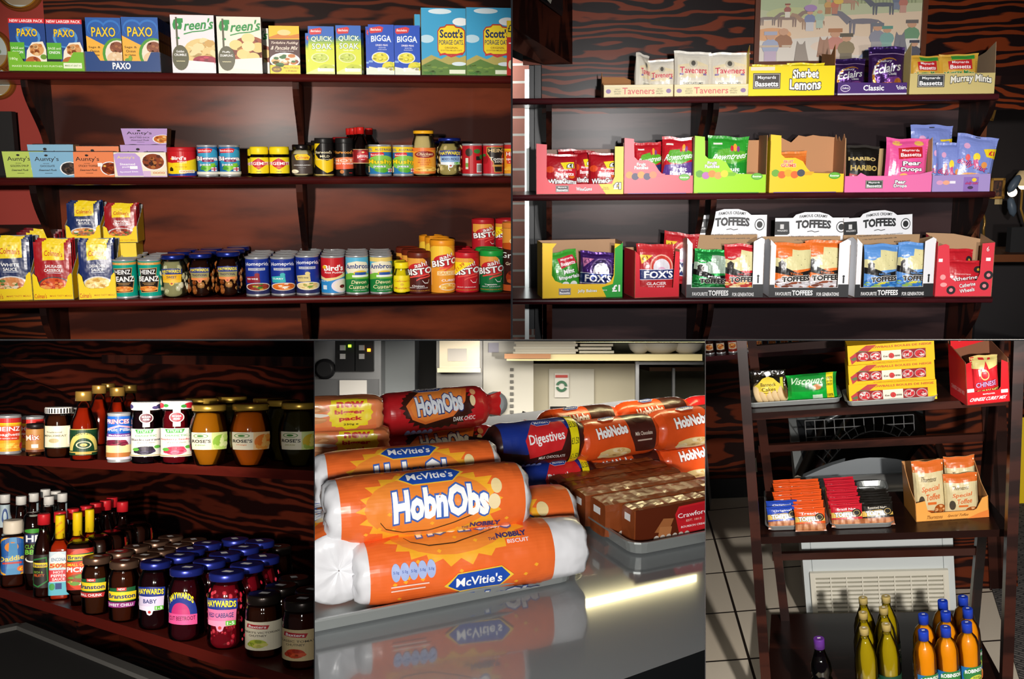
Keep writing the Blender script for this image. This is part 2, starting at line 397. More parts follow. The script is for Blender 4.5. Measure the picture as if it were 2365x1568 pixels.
def tray(name, w, d, h, front, fcol, fart=None, side=None, inner='#a5703f', lback=None, sidecol=None, back=True, kind='gloss', backh=None, rightart=None, th=.002, scol2=None):
    """shelf-ready cardboard tray; front: list of (u,v) 0..1 cut-out outline of the front panel; side: outline (depth, v)"""
    root = bpy.data.objects.new(name, None); COL.objects.link(root); root.empty_display_size = .03
    K = (inner, 'kraft'); O = (fcol, kind); SC = (sidecol or fcol, kind)
    f = MB(); f.slab([(a*w-w/2, b*h) for a, b in front], lambda u, v, e: (u, e, v), th, O, K)
    if fart: f.art(fart, lambda u, v, e: ((u-.5)*w, -e, v*h), kind=kind)
    f.build('front_panel', root)
    side = side or [(0, 0), (1, 0), (1, 1), (0, 1)]
    for sg in (-1, 1):
        s = MB(); sd = side if not isinstance(side, dict) else side[sg]
        s.slab([(a*d, b*h) for a, b in sd], lambda u, v, e: (sg*(w/2-e), u+.0, v), th, SC if sg < 0 or not scol2 else (scol2, kind), K)
        if sg > 0 and rightart: s.art(rightart, lambda u, v, e: (w/2+e, u*d, v*h), kind=kind)
        s.build('side_panel', root)
    bh = (backh or 1)
    b = MB(); bp = lback or [(0, 0), (1, 0), (1, bh), (0, bh)]
    b.slab([(a*w-w/2, c*h) for a, c in bp], lambda u, v, e: (u, d-e, v), th, SC, K); b.build('back_panel', root)
    b = MB(); b.box((-w/2, 0, 0), (w/2, d, th), K); b.build('base_panel', root)
    return root
def relax(objs, B, ymax):
    """things standing on a shelf may touch but not overlap: the one behind steps back"""
    its = []
    for o in objs:
        if o.type != 'EMPTY' or not o.children or len(o.children) > 6: continue
        pts = [Vector(c) for k in o.children if k.type == 'MESH' for c in k.bound_box]
        if not pts: continue
        w = max(p.x for p in pts)-min(p.x for p in pts); d = max(p.y for p in pts)-min(p.y for p in pts)
        if abs(w-d) < .3*w and w < .12: M = B.M.inverted() @ o.matrix_world; its.append([o, M, M.translation.copy(), min(w, d)/2*M.to_scale().x])
    for _ in range(60):
        mv = False
        for i, a in enumerate(its):
            for b in its[i+1:]:
                if abs(a[2].z-b[2].z) > .05: continue
                D = (a[2]-b[2]).to_2d(); need = a[3]+b[3]+.0005
                if D.length < need:
                    if a[0] not in DUPS and b[0] not in DUPS: continue
                    f = (a if a[0] in DUPS else b) if (a[0] in DUPS) != (b[0] in DUPS) else a if (a[2]-B.o).to_2d().length > (b[2]-B.o).to_2d().length else b
                    u = (f[2]-B.o).to_2d().normalized()*min(.01, (need-D.length)*.8+.0005)
                    if f[2].y+u.y < ymax-f[3]: f[2].x += u.x; f[2].y += u.y; mv = True
                    else: f[2].x += (.001 if f is a else -.001)*(1 if D.x > 0 else -1)
        if not mv: break
    for o, M, p, r in its: M.translation = p; o.matrix_world = B.M @ M
# ---------------- clipping to the bay (goods are cut where the dividing boards stand)
BOUNDS = {}
def clip_bay(objs, px0=None, px1=None, py0=None, py1=None):
    planes = []
    if px0 is not None: planes.append((lambda X: X.x*F-(px0-CX)*X.y, Vector((F, -(px0-CX), 0))))
    if px1 is not None: planes.append((None, Vector((-F, (px1-CX), 0))))
    if py0 is not None: planes.append((None, Vector((0, (CY-py0), -F))))
    if py1 is not None: planes.append((None, Vector((0, -(CY-py1), F))))
    bpy.context.view_layer.update()
    allo = []
    def rec(o):
        allo.append(o)
        for c in o.children: rec(c)
    for o in objs: rec(o)
    dead = set()
    for o in allo:
        if o.type != 'MESH': continue
        MW = o.matrix_world; org = Vector((0, 0, CAMZ))
        me = o.data
        for _, nrm in planes:
            nrm = nrm.normalized()
            bb = [(MW @ Vector(c)-org).dot(nrm) for c in o.bound_box]
            if min(bb) >= -1e-5: continue
            ds = [(MW @ v.co-org).dot(nrm) for v in me.vertices]
            if not ds or max(ds) < 1e-4: dead.add(o); break
            if min(ds) >= -1e-5: continue
            if me.users > 1: me = me.copy(); o.data = me
            bm = bmesh.new(); bm.from_mesh(me); IW = MW.inverted()
            co = IW @ org; no = (MW.to_3x3().transposed() @ nrm)
            r = bmesh.ops.bisect_plane(bm, geom=bm.verts[:]+bm.edges[:]+bm.faces[:], plane_co=co, plane_no=no, clear_inner=True)
            bm.to_mesh(me); bm.free(); me.update(); me = o.data
            o.data.update()
    for o in allo:
        if o.type == 'EMPTY' and o.parent is None and o.children and all(c in dead for c in o.children): dead.add(o)
    for o in dead: bpy.data.objects.remove(o)
# ================= bay one: grocery shelves (upper left)
b1 = Bay(345, 7.5, 0, (590, 400), 3.2); bay(b1); B = b1
ZS = [B.y(590, 169, 0).z, B.y(590, 408, 0).z, B.y(590, 686, 0).z]
W_GR = wood('strong_grain_plywood', '#1c0b08', '#5e2814', 1.2, 1.7, .5, .3, .8, (1.0, 1, 5), .05, bands=34, wob=1.8)
W_BK = wood('stained_backboard', '#2e1009', '#6a2d17', .9, 2.6, .6, .2, 1.0, (1, 1, 4), .1, bands=7, crough=.24, wob=2.4)
W_SH = wood('maroon_shelf_board', '#3a0c0b', '#4c1512', 1, 1.0, .3, .3, .7, (1, 6, 6), .5, bands=9, crough=.2)
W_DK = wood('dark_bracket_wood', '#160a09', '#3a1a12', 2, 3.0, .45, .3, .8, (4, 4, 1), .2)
def shelf(name, x0, x1, z, d, t, label, wd=None, back=.26, dd=None):
    mb = MB(); n = 6; r = t/2
    prof = [(0+r*(1-math.cos(a)), z-r+r*math.sin(a)) for a in [math.pi/2-math.pi*i/6 for i in range(7)]]
    pr = [(back, z)]+prof+[(back, z-t)]
    for i in range(len(pr)-1):
        (a, za), (c, zc) = pr[i], pr[i+1]; mb.poly([(x0, a, za), (x0, c, zc), (x1, c, zc), (x1, a, za)][::-1], wd or W_SH, 0 < i < len(pr)-2)
    mb.poly([(x1, back, z-t), (x1, back, z), (x0, back, z), (x0, back, z-t)], wd or W_SH)
    mb.poly([(x0, a, c) for a, c in pr][::-1], wd or W_SH); mb.poly([(x1, a, c) for a, c in pr], wd or W_SH)
    o = mb.build(name); place(o, (0, 0, 0)); return tag(o, label, 'shelf')
XL = B.y(0, 400, 0).x-.12; XR = B.y(1180, 400, 0).x+.15; D1 = .26
for i, t in enumerate(['top shelf board of the grocery rack, under the stuffing and oats boxes', 'middle shelf board of the grocery rack, under the pudding sleeves and spread jars', 'bottom shelf board of the grocery rack, under the bean tins and gravy tubs']):
    shelf('shelf_board', XL, XR, ZS[i], D1, .024, 'maroon '+t)
xb = B.y(122, 300, D1).x
mb = MB(); mb.box((xb, D1, ZS[0]), (XR+.1, D1+.02, ZS[0]+.6), W_GR); place(mb.build('wall_back'), (0, 0, 0)); struct(CUR[1][-1])
mb = MB(); mb.box((xb, D1, ZS[2]-.5), (XR+.1, D1+.02, ZS[0]), W_BK); o = place(mb.build('back_board'), (0, 0, 0)); tag(o, 'brown varnished plywood backboard behind the grocery shelves', 'back panel')
mb = MB(); mb.box((XL-.4, D1+.03, ZS[1]-.16), (xb+.1, D1+.05, ZS[0]+.6), ('#8a2c22', 'matte')); struct(place(mb.build('wall_left'), (0, 0, 0)))
mb = MB(); mb.box((XL-.4, D1+.028, ZS[2]-.5), (xb+.1, D1+.05, ZS[1]-.16), W_GR); struct(place(mb.build('trim_1'), (0, 0, 0)))
def bracket(x, zt, zb, d, label, th=.02, w=None, full=.9):
    h = zt-zb; pts = [(d, 0), (d, h)]
    for i in range(15):
        t = i/14; y = d*(1-full)+(d*(full-.22))*(.5-.5*math.cos(math.pi*min(1, t*1.35)))
        pts.append((y, h-h*t*.98))
    pts.append((d*.7, 0))
    mb = MB(); mb.slab([(a, zb+c) for a, c in pts], lambda u, v, e: (x+e, u, v), th, w or W_DK, w or W_DK)
    o = place(mb.build('shelf_bracket'), (0, 0, 0)); return tag(o, label, 'bracket')
T = .0245
xm = B.y(688, 300, D1*.8).x
bracket(xb-.015, ZS[0]-T, ZS[1]+.0005, D1, 'curved dark end bracket between the top and middle grocery shelves, at the left end')
bracket(xb-.015, ZS[1]-T, ZS[2]+.0005, D1, 'curved dark end bracket between the middle and bottom grocery shelves, at the left end')
bracket(xb-.015, ZS[2]-T, ZS[2]-.4, D1, 'curved dark end bracket below the bottom grocery shelf, at the left end')
bracket(xm, ZS[0]-T, ZS[1]+.0005, D1, 'slim curved bracket between the top and middle grocery shelves, mid rack')
bracket(xm, ZS[1]-T, ZS[2]+.0005, D1, 'slim curved bracket between the middle and bottom grocery shelves, mid rack')
bracket(xm, ZS[2]-T, ZS[2]-.4, D1, 'slim curved bracket below the bottom grocery shelf, mid rack')
# oval gilt picture frames on the red wall
def oval(px, py, rx, ry, label):
    c = B.y(px, py, D1+.028); k = (B.y(px+1, py, D1+.028).x-c.x)
    root = bpy.data.objects.new('oval_picture', None); COL.objects.link(root)
    rx *= k; ry *= k
    f = MB()
    for r0, r1, y0, y1, col in ((1, .96, 0, -.012, '#8a5220'), (.96, .9, -.012, -.03, '#a8682a'), (.9, .84, -.03, -.018, '#5a2e10'), (.84, .8, -.018, -.024, '#b9842e'), (.8, .76, -.024, -.008, '#7c4a18')):
        n = 48
        for i in range(n):
            a, b_ = 2*math.pi*i/n, 2*math.pi*(i+1)/n
            f.poly([(rx*r0*math.cos(a), y0, ry*r0*math.sin(a)), (rx*r0*math.cos(b_), y0, ry*r0*math.sin(b_)), (rx*r1*math.cos(b_), y1, ry*r1*math.sin(b_)), (rx*r1*math.cos(a), y1, ry*r1*math.sin(a))], (col, 'gloss'), True)
    f.build('gilt_frame', root)
    p = MB(); a_ = A(); a_.E(50, 50, 50, 50, '#a9b4b0', 32); a_.P([(4, 62), (96, 62), (88, 82), (70, 94), (30, 94), (12, 82)], '#8c7a5e'); a_.E(36, 48, 14, 9, '#7d98a0'); a_.E(66, 52, 10, 8, '#6f7f62')
    p.art(a_, lambda u, v, e: ((u-.5)*rx*1.54, -.008-e, (v-.5)*ry*1.54)); p.build('picture', root)
    place(root, c); tag(root, label, 'picture')
oval(45, -20, 55, 48, 'oval gilt framed picture on the red wall, highest, cut by the top edge')
oval(-12, 118, 42, 50, 'oval gilt framed picture on the red wall beside the green stuffing tray')
oval(-8, 190, 46, 42, 'oval gilt framed picture on the red wall just below the top grocery shelf')
mb = MB(); mb.box((0, 0, 0), (.2, .04, .2), ('#0c0909', 'matte')); o = place(mb.build('dark_cabinet'), (XL-.1, D1-.05, ZS[1]+.0005)); tag(o, 'black cabinet edge beside the green pudding sleeve at the far left', 'cabinet')
def fit(l, r, top, bot, z0, y0):
    """span on a shelf of goods whose face stands at depth y0"""
    pm = (top+bot)/2; a = B.y(l, pm, y0); c = B.y(r, pm, y0); t = B.y((l+r)/2, top, y0)
    return (a.x+c.x)/2, c.x-a.x, t.z-z0
def put(o, x, y, z, label, cat, group=None, rz=0, rx=0): place(o, (x, y, z+.0004), rz, rx); return tag(o, label, cat, group)
# ---- artworks, top shelf
def a_stuff():
    a = A('#173f86'); a.E(52, 36, 34, 20, '#4c8fd0').E(52, 38, 27, 15, '#1c57a5'); a.R(0, 0, 100, 9, '#d8232a').T('NEW LARGER PACK', 50, 4.6, 92, 5.4, '#fff')
    a.T('PAXO', 50, 27, 56, 15, '#f8d21c', out='#7a4a10', ow=.03); a.R(0, 46, 40, 78, '#5aae2e').T('SAGE and', 20, 57, 34, 4.5, '#e8f4d0').T('ONION', 20, 65, 30, 5.5, '#fff')
    a.P([(38, 100), (46, 62), (62, 46), (92, 44), (100, 60), (100, 100)], '#f2ead8'); a.food(74, 60, 20, 12, ['#d9a060', '#c9803c', '#e8c088', '#b5622c'], 16, 3); a.food(62, 85, 22, 12, ['#b9662c', '#d99a4c', '#8a3a18', '#e0b070'], 16, 4); a.E(92, 74, 9, 5, '#6a9a2e'); a.R(0, 78, 36, 88, '#101820'); return a
def a_stuff2():
    a = A('#f3b53c'); a.P([(0, 0), (100, 0), (100, 42), (70, 44), (52, 52), (34, 46), (0, 34)], '#1557a8'); a.E(30, 20, 26, 16, '#2a74c6').E(72, 20, 26, 16, '#2a74c6').E(30, 22, 23, 14, '#1557a8').E(72, 22, 23, 14, '#1557a8').R(28, 18, 74, 36, '#1557a8')
    a.T('PAXO', 50, 27, 68, 18, '#f8d21c', out='#0c2c60', ow=.03); a.T('Sage &', 22, 56, 34, 5, '#6a4a10').T('Onion', 22, 63, 26, 5, '#6a4a10').T('for Chicken', 20, 70, 30, 3.4, '#6a4a10')
    a.E(84, 68, 40, 30, '#4c9a30').E(88, 68, 36, 26, '#f0e4d0'); a.food(86, 56, 20, 11, ['#8a4a2c', '#a8683c', '#6a3018'], 14, 5); a.food(80, 78, 24, 14, ['#e8c8a0', '#d8a878', '#f0d8b8'], 10, 6); a.E(14, 80, 9, 4, '#6aa032'); a.E(20, 76, 5, 5, '#7ab03a'); return a
def a_green(dump=False):
    a = A('#f4eaf0' if not dump else '#f2ecdc')
    if dump: a.food(74, 62, 46, 28, ['#a04a24', '#c87038', '#7c3018'], 30, 8); [a.E(x, y, 15, 9, c) for x, y, c in ((42, 50, '#efd78c'), (70, 38, '#f3dd98'), (92, 54, '#e8ca78'), (58, 66, '#f0d588'), (80, 72, '#ecd080'), (70, 52, '#f6e2a4'))]; a.P([(22, 76), (100, 72), (100, 96), (36, 92)], '#f4efe6')
    else: a.food(70, 62, 42, 22, ['#e8cc88', '#f2dca4', '#d4a85c'], 34, 9); a.food(76, 78, 28, 8, ['#a01838', '#c83858', '#7a1028'], 20, 10); a.P([(32, 78), (98, 82), (94, 94), (42, 94)], '#f6eef2')
    a.T('g', 16, 28, 26, 44, '#1c9440', b=.03).T('reen\'s', 66, 16, 66, 18, '#1c9440', b=.02, rot=-4, sh=.1); a.swoosh([(30, 33), (50, 29), (75, 27), (97, 22)], .9, '#1c9440')
    a.R(12, 4, 16, 55, '#5c5a40'); a.E(20, 74, 19, 22, '#5c5a40'); a.T('Stuffy' if False else ('Stuffin' if False else ('Fluffy' if dump else 'Golden')), 20, 63, 18, 4, '#fff'); a.T('DUMPLING' if dump else 'CRUMBLE', 20, 69, 28, 4, '#fff').T('~~~~~', 20, 80, 20, 2, '#e8e0b0'); return a
def a_york():
    a = A('#4a1a14'); a.R(0, 0, 100, 28, '#f7c81c').P([(0, 24), (30, 17), (70, 20), (100, 16), (100, 26), (0, 27)], '#d9821c').E(50, 14, 22, 6, '#f4d890'); a.T('Yorkshire Pudding', 50, 36, 90, 7, '#fbe8d8', sh=.06).T('& Pancake Mix', 50, 46, 88, 8, '#fbe8d8', sh=.06).T('Makes 12 Puddings in 30 minutes', 50, 53, 60, 2, '#fff')
    a.food(50, 72, 44, 14, ['#f2e8dc', '#c8762c', '#8a3c18', '#e8b878', '#2c6a28'], 22, 3, plate='#fff'); a.R(0, 82, 100, 100, '#f8d414').E(22, 91, 17, 6.5, '#7a5410').T('DEVON', 22, 91, 20, 4, '#f8d414').T('Makes 12 Puddings', 70, 88, 50, 3.6, '#7a5410').T('in 30 minutes', 70, 94, 36, 3.4, '#7a5410'); return a
def a_soak():
    a = A('#2c68c4'); [a.R(0, 24+i*4, 100, 100, c) for i, c in enumerate(['#4a84b4', '#7ca47c', '#a4c24c', '#c8d834', '#dde63c'])]; a.P([(6, 7), (46, 3), (54, 6), (50, 16), (10, 18), (4, 14)], '#d8323a').T('Batchelors', 30, 10, 38, 5, '#fff', sh=.05)
    a.T('QUICK', 52, 28, 82, 12, '#fff', out='#5a9a3a', arch=1.5).T('SOAK', 52, 42, 76, 12, '#fff', out='#7aa83a').T('DRIED PEAS', 50, 51, 40, 2.6, '#fff'); a.food(44, 66, 30, 9, ['#c8d85c', '#b4c844', '#dce87c'], 18, 3, plate='#eef0c0', sz=.2); a.P([(0, 96), (50, 84), (100, 80), (100, 100), (0, 100)], '#e8ec9c'); a.food(70, 86, 30, 6, ['#c8d440', '#9ab82c'], 14, 8); a.R(34, 88, 96, 95, '#f4f4ea'); a.E(38, 91, 5, 4, '#fff'); return a
def a_bigga():
    a = A('#1a4fc0'); a.P([(6, 7), (46, 3), (60, 6), (54, 15), (10, 18), (4, 14)], '#d8323a').T('Batchelors', 30, 10, 40, 5, '#fff', sh=.05); a.T('BIGGA', 50, 29, 78, 12, '#fff', out='#4a84dc', arch=2).T('DRIED PEAS', 52, 41, 48, 3.6, '#fff').T('SELECTED', 54, 46, 28, 2, '#d8e4f8').T('MARROWFATS', 54, 50, 34, 2, '#d8e4f8')
    a.food(46, 66, 30, 10, ['#e6dc3c', '#c8c02c', '#f0ea6c'], 18, 3, plate='#e8f0f8', sz=.24); a.P([(0, 100), (0, 84), (40, 88), (100, 74), (100, 100)], '#e8f0e0'); a.food(80, 84, 28, 10, ['#e6dc3c', '#ccd03c'], 16, 4); a.R(34, 86, 94, 94, '#f4f4ea'); a.E(38, 90, 5, 4, '#fff').R(0, 72, 16, 76, '#8ab0e8'); return a
def a_oats():
    a = A('#3aa4d4'); a.E(42, 5, 26, 4, '#dceef6').E(88, 20, 18, 6, '#f2f8fa').E(12, 46, 16, 6, '#bfe0ee').P([(0, 78), (22, 70), (44, 76), (66, 68), (84, 74), (100, 70), (100, 100), (0, 100)], '#b4a85c').P([(0, 86), (30, 76), (60, 84), (100, 84), (100, 100), (0, 100)], '#5c8038').E(84, 83, 16, 3, '#dcecf4')
    a.food(30, 90, 30, 7, ['#5c8038', '#76963e', '#4a6a30'], 14, 5)
    a.P([(36, 34), (42, 28), (52, 27), (56, 24), (74, 24), (78, 27), (90, 28), (98, 33), (98, 64), (92, 70), (42, 70), (36, 64)], '#b83a28').P([(38, 35), (43, 30), (53, 29), (57, 26), (73, 26), (77, 29), (89, 30), (96, 34), (96, 63), (91, 68), (43, 68), (38, 63)], '#f8dc24')
    a.T("Scott's", 67, 38, 52, 13, '#14285c', b=.03).T('PORAGE OATS.', 67, 51, 55, 7, '#14285c').T('ORIGINAL', 67, 59, 30, 3, '#8a5a1c').T('SCOTTISH MILLED OATS', 67, 63, 48, 2, '#8a5a1c'); a.swoosh([(40, 70), (52, 68), (66, 72), (92, 67)], 1.4, '#c8323c'); a.R(62, 92, 98, 98, '#e8f0d8').T('500g e', 18, 97.5, 26, 4, '#2a7a2c'); return a
z = ZS[0]; B = b1
def bx(art, side, l, r, top, bot, y0, d, name, label, cat='box', grp=None, rz=0, top_=None, kind='gloss', zz=None, sidart=None):
    x, w, h = fit(l, r, top, bot, zz if zz is not None else z, y0); o = carton(name, w, d, h, art, side, top_, kind, sidart=sidart)
    return put(o, x, y0, zz if zz is not None else z, label, cat, grp, rz)
# green stuffing tray
g = 'stuffing boxes in the green tray'
bx(a_stuff(), '#12305c', 23, 106, 43, 158, .012, .05, 'stuffing_box', 'blue stuffing box with a red top band, left one in the lime green tray', 'box', g, zz=z+.003)
bx(a_stuff(), '#12305c', 108, 192, 45, 158, .012, .05, 'stuffing_box', 'blue stuffing box with a red top band, right one in the lime green tray', 'box', g, zz=z+.003)
x, w, h = fit(20, 194, 120, 163, z, .006)
fr = [(0, 0), (1, 0), (1, 1), (.86, 1), (.8, .6), (.78, .5), (.3, .5), (.2, .5), (.14, 1), (0, 1)]
a = A(); a.T('MAKES YOUR MEALS GO FURTHER', 38, 74, 66, 9, '#e6f4c8').R(72, 56, 96, 84, '#eef6da').T('MAKES AT LEAST 14', 84, 70, 20, 9, '#5a8a20').T('180g', 8, 38, 10, 16, '#e6f4c8')
put(tray('display_tray', w+.004, .075, h, fr, '#76b82a', a, sidecol='#dfe3dc', inner='#9c8f7a'), x, .006, z, 'lime green shelf tray reading makes your meals go further, holding two stuffing boxes', 'tray')
# blue stuffing tray: two columns of boxes standing one behind the other
g = 'boxes in the dark blue stuffing tray'
for c, (l, r, t_) in enumerate(((200, 281, 41), (282.5, 367, 40))):
    x, w, h = fit(l, r, t_, 158, z+.003, .012)
    o = carton('stuffing_box', w, .036, h, a_stuff2(), '#b4762c', '#1557a8', sidart=A().R(0, 0, 100, 25, '#1557a8').R(0, 40, 100, 44, '#7a4818'))
    for k in range(5 if c else 1):
        q = o if k == 0 else dup(o)
        put(q, x, .012+k*.038, z+.003, ['front', 'second', 'third', 'fourth', 'rearmost'][k]+' blue and orange stuffing box in the '+('right' if c else 'left')+' column of the dark blue tray', 'box', g)
x, w, h = fit(197.5, 369.5, 120, 163, z, .006)
fr = [(0, 0), (1, 0), (1, 1), (.88, 1), (.82, .55), (.2, .55), (.12, 1), (0, 1)]
put(tray('display_tray', w+.004, .215, h, fr, '#123f7e', A().T('PAXO', 48, 70, 24, 34, '#fff', b=.03), sidecol='#d8dade', inner='#9c8f7a'), x, .006, z, 'dark blue shelf tray with white side, holding the blue and orange stuffing boxes', 'tray')
bx(a_green(), '#8c8a84', 395.5, 496, 35, 162, .015, .055, 'crumble_mix_box', 'tall white crumble mix box with green lettering and brown spatula', kind='gloss')
bx(a_green(True), '#9c9a90', 502, 604, 39, 162, .015, .05, 'dumpling_mix_box', 'tall cream dumpling mix box with green lettering, in front', grp='dumpling mix boxes')
bx(a_green(True), '#9c9a90', 519, 621, 65, 162, .1, .05, 'dumpling_mix_box', 'cream dumpling mix box mostly hidden behind the other dumpling box', grp='dumpling mix boxes')
bx(a_york(), '#3a1410', 622, 692, 60, 161, .015, .045, 'pudding_mix_box', 'brown and yellow yorkshire pudding and pancake mix box')
g = 'quick soak pea boxes'
bx(a_soak(), '#aebf3c', 712.5, 772, 61, 162, .015, .04, 'dried_pea_box', 'blue to yellow quick soak dried pea box, front left of its pair', 'box', g)
bx(a_soak(), '#2a5ca4', 776, 834, 59, 162, .015, .04, 'dried_pea_box', 'blue to yellow quick soak dried pea box, front right of its pair', 'box', g)
bx(a_soak(), '#2a5ca4', 706, 763, 77, 162, .06, .04, 'dried_pea_box', 'quick soak dried pea box behind the front left quick soak box', 'box', g)
bx(a_soak(), '#2a5ca4', 783, 840, 76, 162, .07, .04, 'dried_pea_box', 'quick soak dried pea box behind the front right quick soak box', 'box', g)
g = 'bright blue pea boxes'
bx(a_bigga(), '#16409c', 851, 910, 57, 165, .015, .04, 'dried_pea_box', 'bright blue dried pea box with yellow peas, front left of its pair', 'box', g)
bx(a_bigga(), '#16409c', 911, 970, 59, 165, .015, .04, 'dried_pea_box', 'bright blue dried pea box with yellow peas, front right of its pair', 'box', g)
bx(a_bigga(), '#8c86b4', 845, 904, 62, 165, .06, .04, 'dried_pea_box', 'bright blue dried pea box behind the front left blue pea box', 'box', g)
g = 'porridge oats boxes'
bx(a_oats(), '#c89a2c', 973, 1076, 19, 168, .012, .07, 'porridge_oats_box', 'sky blue porridge oats box with hills and yellow badge, whole one at front', 'box', g)
bx(a_oats(), '#c89a2c', 1077, 1184, 18, 169, .012, .07, 'porridge_oats_box', 'sky blue porridge oats box cut by the right border, behind the red price card', 'box', g)
bx(a_oats(), '#d8a42c', 958, 1056, 34, 168, .115, .07, 'porridge_oats_box', 'porridge oats box standing behind the whole front oats box', 'box', g)
x, w, h = fit(1171, 1192, 48, 160, z, .002)
mb = MB(); mb.box((-w/2, 0, 0), (w/2, .006, h), ('#c8281c', 'gloss')); mb.art(A().R(0, 0, 100, 30, '#f8d818').T('£1', 40, 14, 60, 14, '#202020').T('T', 50, 46, 60, 12, '#fff').E(40, 80, 26, 8, '#e8e0c0'), lambda u, v, e: ((u-.5)*w, -e, v*h), kind='gloss')
put(mb.build('sachet_packet'), x, .003, z, 'red and yellow priced packet at the right border of the top grocery shelf', 'packet')
# ---- middle shelf
z = ZS[1]
def a_aunt(c, name, food, ink='#2a2626'):
    a = A(c); a.T("Aunty's", 38, 30, 56, 22, ink, b=.004).T('. PROPER .', 36, 46, 18, 3, ink).T(name, 38, 56, 46 if len(name) > 9 else 34, 8, ink).T('Steamed Puds', 38, 72, 42, 8, ink, sh=.06).R(30, 84, 48, 85.5, ink)
    a.food(90, 66, 20, 24, food, 14, 5, plate='#eef0f2'); a.E(38, 14, 4, 4, ink); return a
def sleeve(l, r, top, bot, y0, c, art, label, dz=0, shape=.03, rz=0, kraft=True, bcol='#c9a377', d=.07, inn='#3a3a3c'):
    x, w, h = fit(l, r, top, bot, z+dz, y0)
    mb = MB(); t = shape*w
    V = lambda u, v, e: ((u-.5)*(w-2*t*(1-v))+0, -e+.012*(1-v), v*h)
    mb.art(art, V, kind='gloss', k0=0)
    mb.poly([V(0, 0, -d), V(0, 1, -d), V(1, 1, -d), V(1, 0, -d)], ('#c9a377', 'kraft'))
    mb.poly([V(0, 1, 0), V(1, 1, 0), V(1, 1, -d), V(0, 1, -d)], (c, 'card')); mb.poly([V(0, 0, 0), V(0, 0, -d), V(1, 0, -d), V(1, 0, 0)], (c, 'card'))
    for s_ in (0, 1):
        mb.poly([V(s_, 0, 0), V(s_, 1, 0), V(s_, 1, -d), V(s_, 0, -d)], (bcol, 'kraft'))
    root = mb.build('pudding_sleeve')
    t_ = MB()
    for cx in (-.24*w, .24*w): t_.lathe([(.02, 0), (.028, h*.9), (.031, h*.97), (.031, h*1.0), (.027, h*1.015)], 20, (cx, d*.5+.004, .001), (inn, 'gloss'), )
    t_.build('pudding_pot', root)
    put(root, x, y0, z+dz, label, 'pudding pack', 'steamed pudding sleeves', rz)
ch = ['#2c2422', '#4a3a34', '#1c1412', '#5a4436']; tf = ['#7a2c10', '#a84c1c', '#e8b050', '#5a1c08']; sp = ['#c8702c', '#e09a4c', '#8a3c18', '#f0c080']
sleeve(6, 102, 350, 405, .012, '#b2c75e', a_aunt('#b2c75e', 'GOLDEN SYRUP', sp), 'green golden syrup steamed pudding sleeve at the left end of the shelf')
sleeve(65, 171, 334, 405, .11, '#86b4d0', a_aunt('#86b4d0', 'CHOCOLATE', ch), 'light blue chocolate pudding sleeve in the rear, taller behind the front blue one')
sleeve(69, 170, 351, 406, .008, '#7fb0cf', a_aunt('#7fb0cf', 'CHOCOLATE', ch), 'light blue chocolate steamed pudding sleeve in the front row', rz=2)
sleeve(177, 276, 338, 405, .11, '#ea8a5c', a_aunt('#ea8a5c', 'STICKY TOFFEE', tf), 'orange sticky toffee pudding sleeve in the rear row')
sleeve(162, 264, 351, 408, .006, '#ea8656', a_aunt('#ea8656', 'STICKY TOFFEE', tf).R(62, 44, 73, 58, '#f4f4f2'), 'orange sticky toffee steamed pudding sleeve in the front row with a price sticker', rz=-5)
sleeve(279, 386, 335, 405, .11, '#bb9cd2', a_aunt('#bb9cd2', 'SPOTTED DICK', sp), 'lilac spotted dick pudding sleeve, lower one of the rear stack')
h2 = B.y(330, 335, .11).z-z
sleeve(280, 387, 297, 335, .11, '#bb9cd2', a_aunt('#bb9cd2', 'SPOTTED DICK', sp), 'lilac spotted dick pudding sleeve on top of the rear stack', dz=h2+.001, shape=.05)
a = A('#efe6cf'); a.P([(4, 8), (12, 3), (44, 4), (52, 20), (56, 96), (8, 96), (5, 30)], '#bd9ddb').T("Aunty's", 26, 22, 32, 15, '#e8d890').T('Steamed', 28, 48, 28, 9, '#fff').T('puddings', 32, 60, 28, 9, '#fff').R(32, 56, 46, 68, '#fff').T('Spotted Dick', 30, 80, 34, 8, '#fff', rot=-3); a.food(76, 38, 20, 32, ['#8a3c18', '#5a2410', '#b06830', '#3a1408'], 26, 3, plate='#f2ece8', sz=.2); a.R(56, 76, 100, 100, '#d8b8dc').R(70, 74, 99, 96, '#e8dcc0').T('0000', 85, 84, 22, 8, '#d8782c')
sleeve(258, 384, 352, 409, .004, '#efe6cf', a, 'cream and purple spotted dick steamed puddings sleeve in front', shape=.004)
def can(l, r, top, bot, y0, art, bg, label, cat='tin', grp=None, rz=0, span=175, name='food_tin', zz=None, **k):
    Z = z if zz is None else zz; dia = None
    x, w, h = fit(l, r, top, bot, Z, y0); x, w, h = fit(l, r, top, bot, Z, y0+w/2)
    o = tin(name, w, h, art, bg, span, **k); put(o, x, y0+w/2, Z, label, cat, grp, rz); return o, x, y0+w/2, w, h
def rows(o, x, y, w, n, dx, dy, lab, cat, grp, Z=None, rnd=0):
    for k in range(1, n):
        q = dup(o); put(q, x+dx*k, y+dy*k, z if Z is None else Z, lab.replace('#', ORD[k] if k < n-1 else 'rearmost'), cat, grp, rz=(random.Random(k*7+n).random()-.5)*50)
